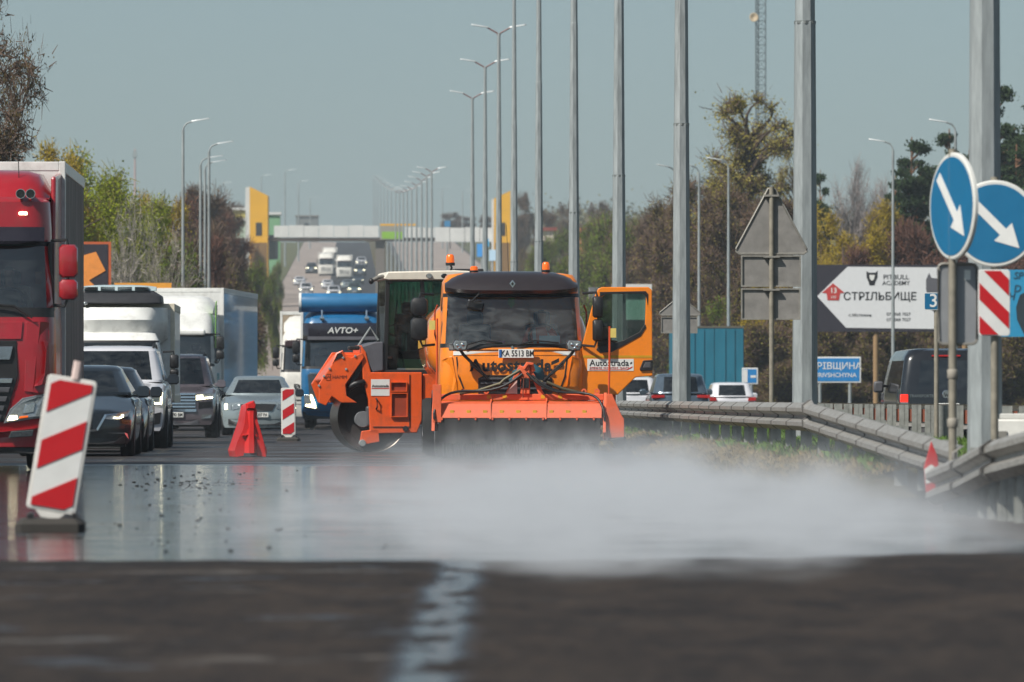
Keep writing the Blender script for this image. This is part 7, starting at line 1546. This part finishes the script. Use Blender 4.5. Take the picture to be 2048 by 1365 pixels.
def tree_proto(key, name, seed, h=10, lv=3, spread=0.7, up=0.5, first=0.3, nkids=(3, 2, 2), rad=0.16, leaf=None, nleaf=12000, ls=0.11, jit=0.35, twig=None, ntw=6000, tl=0.5, bm_=bark, hang=0.0, flat=False, curve=0.12, mist=0, scale_r=1.0):
    rr_ = random.Random(seed); rg = np.random.default_rng(seed)
    segs, tips = grow(rr_, h * 0.62, lv, spread, up, first, nkids, rad, curve)
    zm_ = max(max(s[1].z for s in segs), 0.1); k = h / zm_
    segs = [(a * k, b * k, r0, r1, l) for a, b, r0, r1, l in segs]; T = np.array([tuple(t[0] * k) for t in tips]); Dn = np.array([tuple(t[1]) for t in tips])
    T[:, :2] *= scale_r; segs = [(Vector((a.x * scale_r, a.y * scale_r, a.z)), Vector((b.x * scale_r, b.y * scale_r, b.z)), r0, r1, l) for a, b, r0, r1, l in segs]
    root = thing(name, '', 'tree')
    V, F = np_tubes(segs); me = bpy.data.meshes.new('trunk'); me.from_pydata([tuple(v) for v in V], [], F); me.materials.append(bm_); place(me, 'trunk', root)
    if twig:
        i = rg.integers(0, len(T), ntw); C = T[i] + rg.normal(0, jit * 0.6, (ntw, 3)); V, F = cards(rg, C, tl, 0.014 / tl * 1.0, Dn[i], hang); o = place(npmesh('twigs', V, F, twig), 'twigs', root); o['kind'] = 'stuff'
    if leaf:
        i = rg.integers(0, len(T), nleaf); J = rg.normal(0, jit, (nleaf, 3))
        if flat: J[:, 2] *= 0.35
        C = T[i] + J; C[:, 2] = np.maximum(C[:, 2], 0.05); C[:, 2] -= hang * rg.uniform(0, 0.6, nleaf); V, F = cards(rg, C, ls, 0.5, None, hang); o = place(npmesh('crown', V, F, leaf), 'crown', root); o['kind'] = 'stuff'
    for q in range(mist):
        c = T[rg.integers(0, len(T))]; nb = 500; u = rg.normal(size=(nb, 3)); u /= np.linalg.norm(u, axis=1, keepdims=True); C = c + u * (rg.uniform(0.2, 0.55) * rg.uniform(0.5, 1, (nb, 1))); V, F = cards(rg, C, 0.14, 0.5); o = place(npmesh('mistletoe', V, F, leafm('mistletoe_leaf', '#75701f')), 'mistletoe', root); o['kind'] = 'stuff'
    PROTO[key] = [root, False, h, float(np.percentile(np.hypot(T[:, 0], T[:, 1]), 90)) + jit * 0.7]; return root
def clump_tree(key, name, seed, h=9.0, Rc=2.4, zb=0.25, ncl=30, cr=(0.2, 0.36), leaf=None, nleaf=24000, ls=0.085, twig=None, ntw=12000, tl=0.6, bm_=bark, rad=0.15, flat=1.0, cone=0.0, hang=0.0, mist=0, trunk_top=0.8, fuzz=0.22):
    rr_ = random.Random(seed); rg = np.random.default_rng(seed); root = thing(name, '', 'tree'); segs = []
    def limb(a, b, r0, r1, l, sag=0.12, n=4):
        q = a; L = (b - a).length
        off = Vector((rr_.gauss(0, 0.08), rr_.gauss(0, 0.08), 0)) * L
        for i in range(1, n + 1):
            t = i / n; p = a.lerp(b, t) + (off - Vector((0, 0, sag * L))) * math.sin(math.pi * t); segs.append((q, p, r0 + (r1 - r0) * (t - 1 / n), r0 + (r1 - r0) * t, l)); q = p
    tx, ty = rr_.uniform(-0.3, 0.3), rr_.uniform(-0.3, 0.3)
    tp = lambda z: Vector((tx * math.sin(z / h * 2.5), ty * math.sin(z / h * 3), z))
    for i in range(8): segs.append((tp(h * trunk_top * i / 8), tp(h * trunk_top * (i + 1) / 8), rad * (1 - 0.85 * i / 8), rad * (1 - 0.85 * (i + 1) / 8), 0))
    hh = h * (1 - zb) / 2; zc = h * (1 + zb) / 2; cl = []
    for i in range(ncl):
        d = Vector((rr_.gauss(0, 1), rr_.gauss(0, 1), rr_.gauss(0, 1))).normalized(); q = rr_.random() ** 0.42 * 0.86
        z = zc + d.z * q * hh; k = 1.0 - cone * max(0, (z - zb * h) / (h * (1 - zb)))
        r = rr_.uniform(*cr) * Rc * (0.55 + 0.45 * k); z = min(z, h - r * 0.8 * flat)
        c = Vector((d.x * q * Rc * k, d.y * q * Rc * k, max(z, r * 0.6))); cl.append((c, r))
        zs = max(0.08 * h, min(h * trunk_top * 0.97, c.z - 0.55 * math.hypot(c.x, c.y) - 0.2)); limb(tp(zs), c, rad * 0.32, rad * 0.10, 1, -0.1 if flat == 1.0 else 0.05)
        for _ in range(6):
            e = Vector((rr_.gauss(0, 1), rr_.gauss(0, 1), rr_.gauss(0.3, 1))).normalized(); e.z *= flat; limb(c, c + e * r * 0.95, rad * 0.09, rad * 0.03, 2, 0.05, 2)
    V, F = np_tubes(segs); me = bpy.data.meshes.new('trunk'); me.from_pydata([tuple(v) for v in V], [], F); me.materials.append(bm_); place(me, 'trunk', root)
    CC = np.array([tuple(c) for c, _ in cl]); RR = np.array([r for _, r in cl]); pr = RR ** 2 / (RR ** 2).sum()
    def pts(n, e):
        i = rg.choice(len(cl), n, p=pr); d = rg.normal(size=(n, 3)); d /= np.linalg.norm(d, axis=1, keepdims=True); p = d * (rg.random((n, 1)) ** e); p[:, 2] *= flat; C = CC[i] + p * RR[i][:, None] * (1 + fuzz * rg.normal(size=(n, 1))); C[:, 2] = np.maximum(C[:, 2], 0.03); return C, d
    if twig:
        C, d = pts(ntw, 0.7); C -= d * tl * 0.5; d[:, 2] += 0.4; V, F = cards(rg, C, tl, 0.016 / tl, d, hang); o = place(npmesh('twigs', V, F, twig), 'twigs', root); o['kind'] = 'stuff'
    if leaf:
        C, d = pts(nleaf, 0.5); C[:, 2] = np.maximum(0.03, C[:, 2] - hang * rg.random(nleaf) * 0.8); V, F = cards(rg, C, ls, 0.5, None, hang); o = place(npmesh('crown', V, F, leaf), 'crown', root); o['kind'] = 'stuff'
    for q in range(mist):
        c = CC[rg.integers(0, len(CC))]; nb = 450; u = rg.normal(size=(nb, 3)); u /= np.linalg.norm(u, axis=1, keepdims=True); C = c + u * (rg.uniform(0.2, 0.5) * rg.uniform(0.5, 1, (nb, 1))); V, F = cards(rg, C, 0.12, 0.5); o = place(npmesh('mistletoe', V, F, leafm('mistletoe_leaf', '#7d741c')), 'mistletoe', root); o['kind'] = 'stuff'
    PROTO[key] = [root, False, float(np.max(CC[:, 2] + RR * 0.85 * flat)), Rc]; return root
WF = dict(willow=1.75, willow2=1.6, brown=1.6, red=1.6, mistle=1.5, gbush=1.6, bbush=1.6, rbush=1.6, pine=1.5, pine2=1.5, poplar=1.0, birch=1.5, grey=1.3, bud=1.5)
def plant(key, px, py, Y, wpx, label, group=None, cat='tree'):
    root, used, h, r = PROTO[key]; z0 = g(Y) - 0.15; p = at(px, py, Y); s = (p.z - z0) / h; sw = wpx * (WF[key] if Y < 480 else 1.15) * Y / FPX / r
    o = root if not used else copy_tree(root); PROTO[key][1] = True
    o.location = (p.x, Y, z0); o.scale = (sw, sw, s); o.rotation_euler = (0, 0, random.uniform(0, 6.28)); tag(o, label, cat, group); return o
tw_b = mat('twig_brown', '#5a4638', 0.9, var=0.3, scale=1.2); tw_g = mat('twig_grey', '#8b8280', 0.9, var=0.2); tw_r = mat('twig_red', '#5e3f33', 0.9, var=0.3, scale=1.0); tw_w = mat('twig_pale', '#9a9188', 0.9)
tree_proto('bud', 'budding_tree', 21, h=10, lv=4, spread=0.85, nkids=(3, 2, 2, 2), rad=0.2, leaf=leafm('leaf_bud', '#5f5330'), nleaf=16000, ls=0.06, jit=0.12, twig=tw_b, ntw=16000, tl=0.28, first=0.2, curve=0.2)
tree_proto('grey', 'bare_tree', 26, h=9, lv=4, spread=0.5, nkids=(2, 3, 2, 2), twig=tw_g, ntw=14000, tl=0.5, jit=0.25, bm_=mat('bark_grey', '#77706c', 0.9))
tree_proto('birch', 'birch_tree', 27, h=10, lv=3, spread=0.5, nkids=(2, 2, 2), twig=tw_w, ntw=1100, tl=0.5, jit=0.2, bm_=barkw, rad=0.13, first=0.25)
clump_tree('willow', 'willow_tree', 22, leaf=leafm('leaf_willow', '#8a9420'), nleaf=30000, ls=0.085, twig=mat('twig_olive', '#6f6a30', 0.9), ntw=5000, tl=0.4, hang=0.45, zb=0.12, ncl=34)
clump_tree('willow2', 'willow_tree', 23, leaf=leafm('leaf_willow2', '#a8942a'), nleaf=22000, ls=0.085, twig=mat('twig_ochre', '#8a7430', 0.9), ntw=7000, tl=0.35, hang=0.2, zb=0.15)
clump_tree('brown', 'bare_tree', 24, leaf=leafm('leaf_brown', '#7c6848', 0.3), nleaf=11000, ls=0.07, twig=tw_b, ntw=28000, tl=0.32, ncl=44)
clump_tree('red', 'bare_tree', 25, leaf=leafm('leaf_redbud', '#7a4f3c', 0.25), nleaf=9000, ls=0.07, twig=tw_r, ntw=26000, tl=0.32, zb=0.1, ncl=40)
clump_tree('poplar', 'poplar_tree', 28, h=16, Rc=3.2, zb=0.15, ncl=95, cr=(0.10, 0.22), rad=0.3, leaf=leafm('leaf_poplar', '#a0954a'), nleaf=24000, ls=0.09, twig=tw_b, ntw=9000, tl=0.4, mist=7, fuzz=0.65)
clump_tree('mistle', 'bare_tree', 29, leaf=leafm('leaf_brown2', '#87793f', 0.3), nleaf=13000, ls=0.07, twig=tw_b, ntw=24000, tl=0.32, mist=9, zb=0.1, ncl=44)
clump_tree('pine', 'pine_tree', 30, h=12, Rc=2.3, zb=0.3, ncl=70, cr=(0.15, 0.30), fuzz=0.3, leaf=leafm('leaf_pine', '#2d3d22', 0.12), nleaf=34000, ls=0.11, bm_=barkp, rad=0.2, flat=0.45, cone=0.65, trunk_top=0.95)
clump_tree('pine2', 'pine_tree', 31, h=12, Rc=2.3, zb=0.38, ncl=62, cr=(0.14, 0.28), fuzz=0.3, leaf=leafm('leaf_pine2', '#35452a', 0.12), nleaf=28000, ls=0.11, bm_=barkp, rad=0.2, flat=0.45, cone=0.7, trunk_top=0.95)
clump_tree('gbush', 'green_bush', 32, h=6, Rc=2.0, zb=0.0, ncl=30, leaf=leafm('leaf_spring', '#6c7c28'), nleaf=24000, ls=0.085, twig=tw_b, ntw=5000, tl=0.5, rad=0.08)
clump_tree('bbush', 'brown_bush', 33, h=5, Rc=2.0, zb=0.0, ncl=30, leaf=leafm('leaf_dull', '#7f7838', 0.3), nleaf=15000, ls=0.07, twig=tw_b, ntw=22000, tl=0.3, rad=0.07)
clump_tree('rbush', 'reddish_bush', 34, h=5, Rc=2.0, zb=0.0, ncl=30, leaf=leafm('leaf_russet', '#694733', 0.25), nleaf=8000, ls=0.07, twig=tw_r, ntw=24000, tl=0.3, rad=0.07)
# left side
plant('bud', -25, -160, 140, 150, 'large budding tree with bare dark branches reaching over the red lorry'); plant('bud', -70, 150, 150, 115, 'second budding tree, lower, behind the white box of the red lorry')
for ky, px, py, Y, w_ in (('willow2', 85, 285, 235, 70), ('willow', 160, 300, 245, 60), ('willow', 205, 338, 240, 70), ('willow', 262, 355, 262, 62), ('willow', 130, 350, 225, 80), ('willow2', 312, 385, 285, 55)): plant(ky, px, py, Y, w_, 'fresh yellow-green willow in the clump behind the arrow billboard', 'willows on the left roadside')
for px, py, Y in ((258, 402, 222), (293, 410, 226), (318, 440, 224)): plant('birch', px, py, Y, 44, 'bare birch with a pale trunk before the willows', 'birches on the left roadside')
for ky, px, py, Y, w_ in (('red', 362, 395, 340, 50), ('brown', 398, 372, 420, 55), ('red', 440, 402, 430, 45), ('brown', 340, 420, 310, 50), ('brown', 465, 415, 520, 32), ('brown', 420, 440, 350, 50)): plant(ky, px, py, Y, w_, 'leafless reddish-brown tree behind the left street lights', 'leafless trees behind the left street lights')
for ky, px, py, Y, w_ in (('gbush', 230, 470, 275, 50), ('bbush', 300, 490, 270, 45), ('gbush', 340, 480, 255, 40), ('bbush', 385, 480, 270, 50), ('rbush', 430, 480, 290, 45), ('bbush', 470, 500, 330, 40), ('gbush', 505, 525, 420, 25), ('bbush', 515, 500, 620, 22), ('gbush', 545, 545, 480, 18), ('gbush', 548, 525, 640, 18), ('gbush', 180, 480, 250, 50), ('gbush', 60, 430, 240, 60), ('bbush', 455, 540, 300, 40)): plant(ky, px, py, Y, w_, 'roadside bush at the foot of the left trees', 'bushes under the left trees', 'bush')
# right side
plant('poplar', 1505, 188, 335, 150, 'tall budding poplar with mistletoe balls in front of the lattice mast'); plant('poplar', 1595, 290, 350, 55, 'second budding poplar half hidden by a lamp post')
for ky, px, py, Y, w_ in (('mistle', 1405, 350, 345, 70), ('mistle', 1350, 400, 370, 60), ('mistle', 1460, 375, 325, 65), ('brown', 1310, 425, 420, 50), ('brown', 1540, 400, 318, 65), ('brown', 1270, 437, 460, 45)): plant(ky, px, py, Y, w_, 'leafless brown tree hung with yellow mistletoe beside the poplars' if ky == 'mistle' else 'leafless brown tree without mistletoe near the poplars', 'leafless trees near the poplars')
PL = iter(('pine with its tip just right of the billboard street light', 'pine peeking over the top of the sideways blue disc', 'pine standing right behind the two blue discs', 'tallest pine beside the thick lamp post', 'pine at the far end of the pine row', 'small lone pine beside the lamp post behind the triangular sign', 'lowest pine next to the grey leafless trees', 'pine under the tallest one, behind the chevron plate'))
for ky, px, py, Y, w_ in (('pine', 1825, 285, 330, 62), ('pine2', 1890, 268, 340, 60), ('pine', 1940, 310, 325, 62), ('pine2', 2008, 175, 320, 70), ('pine', 2070, 210, 318, 70), ('pine2', 1640, 348, 345, 36), ('pine2', 1795, 360, 336, 45), ('pine', 2035, 300, 316, 70)): plant(ky, px, py, Y, w_, 'dark green ' + next(PL), 'pines beyond the billboards')
plant('grey', 1712, 328, 365, 48, 'pale grey leafless tree between pine and poplar'); plant('grey', 1748, 362, 375, 40, 'second pale grey leafless tree, slightly lower')
for px, py, Y, w_ in ((1668, 408, 318, 48), (1735, 400, 322, 52), (1700, 450, 310, 60), (1640, 450, 312, 40)): plant('willow2', px, py, Y, w_, 'golden yellow willow above the white billboard', 'golden willows by the billboard')
for px, py, Y, w_ in ((1785, 448, 312, 60), (1850, 460, 310, 60), (1920, 470, 309, 60), (1990, 480, 308, 60), (2050, 490, 307, 60), (1730, 500, 306, 50), (1880, 540, 303, 60), (1960, 560, 302, 60), (2030, 580, 302, 60)): plant('rbush', px, py, Y, w_, 'reddish-brown leafless bush behind the billboards', 'reddish bushes behind the billboards', 'bush')
for ky, px, py, Y, w_ in (('willow2', 1660, 560, 304, 55), ('bbush', 1720, 590, 302, 60), ('bbush', 1600, 560, 306, 60), ('willow2', 1560, 540, 308, 50), ('bbush', 1510, 560, 310, 55), ('bbush', 1790, 620, 300, 60), ('bbush', 1640, 640, 300, 60), ('bbush', 1850, 640, 300, 60), ('bbush', 1910, 650, 300, 60), ('bbush', 1975, 660, 298, 60), ('bbush', 1540, 650, 302, 60), ('bbush', 2040, 660, 298, 60), ('bbush', 1700, 690, 298, 60), ('bbush', 1590, 690, 298, 60)): plant(ky, px, py, Y, w_, 'dull low roadside bush below the billboards', 'low bushes beyond the opposite road', 'bush')
for ky, px, py, Y, w_ in (('gbush', 1085, 475, 560, 32), ('gbush', 1120, 460, 600, 30), ('gbush', 1170, 436, 500, 42), ('gbush', 1205, 428, 470, 42), ('gbush', 1250, 445, 450, 40), ('bbush', 1300, 470, 440, 45), ('bbush', 1345, 480, 400, 50), ('bbush', 1390, 500, 370, 50), ('gbush', 1440, 490, 345, 45), ('gbush', 1480, 510, 335, 45), ('gbush', 1405, 560, 350, 50), ('gbush', 1130, 505, 470, 42), ('gbush', 1210, 515, 420, 45), ('bbush', 1280, 520, 400, 50), ('bbush', 1340, 560, 370, 55), ('gbush', 1075, 520, 600, 28), ('bbush', 1058, 500, 700, 25), ('gbush', 1480, 600, 322, 55)): plant(ky, px, py, Y, w_, 'spring-green bush in the belt beyond the opposite road' if ky == 'gbush' else 'brown leafless bush in the belt beyond the opposite road', 'bush belt beyond the opposite road', 'bush')
for px, py, Y, w_ in ((1048, 385, 900, 20), (1140, 402, 880, 28), (1200, 404, 900, 28), (1035, 425, 850, 15), (900, 425, 1300, 25), (930, 432, 1350, 25), (975, 430, 1200, 20), (1095, 420, 820, 28), (475, 405, 1000, 22), (450, 430, 760, 25)): plant('brown', px, py, Y, w_, 'far brown leafless tree on the hazy skyline', 'far trees on the skyline')
# far woodland that reads as one mass
rg = np.random.default_rng(5); C = []
for k in range(520):
    side = -1 if rg.random() < 0.45 else 1; Y = rg.uniform(560, 1750); u = (-16 - abs(rg.normal(0, 45)) - 0.02 * Y) if side < 0 else (32 + abs(rg.normal(0, 60)) + 0.01 * Y)
    p = road(u, Y); hh = rg.uniform(5, 9) * (0.6 if abs(u) < 40 else 1); n = 220; c = rg.normal(0, 1, (n, 3)) * np.array((3.2, 3.2, hh * 0.28)) + np.array((p.x, p.y, p.z + hh * 0.5)); C.append(c)
C = np.concatenate(C); V, F = cards(rg, C, 0.75, 0.45); o = place(npmesh('woodland', V, F, mat('woodland_leaf', '#5b4c3c', 0.9, col2='#6a6a34', scale=0.02, trans=0.2)), 'woodland'); o['kind'] = 'stuff'; o['label'] = 'far brown and green woodland covering the hill on both sides'
# ------------------------------------------------------------------ steam rolling off the hot wet asphalt
m = bpy.data.materials.new('steam'); m.use_nodes = True; n = m.node_tree; n.nodes.remove(n.nodes['Principled BSDF'])
pv = N(n, 'VolumePrincipled'); pv.inputs['Color'].default_value = (0.90, 0.925, 0.955, 1); pv.inputs['Anisotropy'].default_value = 0.15
tc = N(n, 'TexCoord'); P = tc.outputs['Object']; sx = N(n, 'SeparateXYZ'); n.links.new(P, sx.inputs[0]); X_, Y_, Z_ = sx.outputs
n1 = noise(n, P, 0.75, 1.5, (1, 0.4, 0.6)); n2 = noise(n, P, 2.0, 2, (1, 0.35, 1.4))
wob = mth(n, 'MULTIPLY', mth(n, 'SUBTRACT', n1, 0.5), 3.4)
left = mth(n, 'POWER', rng(n, mth(n, 'ADD', X_, wob), -2.6, 0.4), 1.5)
right = rng(n, mth(n, 'ADD', mth(n, 'ADD', X_, mth(n, 'MULTIPLY', wob, 0.5)), mth(n, 'MULTIPLY', mth(n, 'MAXIMUM', mth(n, 'SUBTRACT', Y_, 48.0), 0.0), 0.028)), 2.4, 3.6, 1.0, 0.0)
bulge = mth(n, 'MULTIPLY', rng(n, mth(n, 'ABSOLUTE', mth(n, 'SUBTRACT', X_, 0.75)), 0.5, 1.5, 1.0, 0.0), 5.0)   # a tongue of steam creeping over the step
nearf = rng(n, mth(n, 'ADD', mth(n, 'ADD', Y_, wob), bulge), 33.4, 37.0); farf = rng(n, mth(n, 'ADD', Y_, mth(n, 'MULTIPLY', wob, 4)), 54, 76, 1.0, 0.0)
hgt = mth(n, 'ADD', 0.04, mth(n, 'MULTIPLY', mth(n, 'MULTIPLY', rng(n, n1, 0.28, 0.72, 0.2, 1.5), rng(n, Y_, 32, 46, 0.45, 1.0)), 0.165))
fall = mth(n, 'POWER', 2.718, mth(n, 'MULTIPLY', mth(n, 'POWER', mth(n, 'DIVIDE', Z_, hgt), 1.4), -1.0))
base = mth(n, 'MULTIPLY', mth(n, 'MULTIPLY', left, right), nearf)
wisp = mth(n, 'MULTIPLY', mth(n, 'MULTIPLY', rng(n, n2, 0.50, 0.68), rng(n, Z_, 0.12, 0.7, 1.0, 0.0)), mth(n, 'MULTIPLY', rng(n, Y_, 70, 95, 1.0, 0.0), 0.16))
den = mth(n, 'MULTIPLY', base, mth(n, 'ADD', mth(n, 'MULTIPLY', mth(n, 'MULTIPLY', mth(n, 'MULTIPLY', fall, farf), rng(n, n2, 0.34, 0.60, 0.12, 1.15)), 0.80), wisp))
n.links.new(den, pv.inputs['Density']); n.links.new(pv.outputs[0], n.nodes['Material Output'].inputs['Volume'])
try: m.cycles.volume_step_rate = 0.22
except Exception: pass
mb = MB(); mb.box(-3.6, 5.2, 26.5, 99.0, 0.052, 0.85); sto = mb.build('steam', m, None, 0, kind='stuff'); sto['label'] = 'white steam drifting low over the hot wet asphalt'
# ------------------------------------------------------------------ haze
m = bpy.data.materials.new('haze'); m.use_nodes = True; n = m.node_tree; n.nodes.remove(n.nodes['Principled BSDF'])
pv = N(n, 'VolumePrincipled'); pv.inputs['Color'].default_value = (0.78, 0.90, 1.0, 1); pv.inputs['Density'].default_value = 0.00022; pv.inputs['Anisotropy'].default_value = 0.2
n.links.new(pv.outputs[0], n.nodes['Material Output'].inputs['Volume'])
mb = MB(); mb.box(-2700, 2700, -90, 6200, -14, 78); hz = mb.build('haze', m, None, 0, kind='stuff'); hz['label'] = 'thin pale haze filling the air'
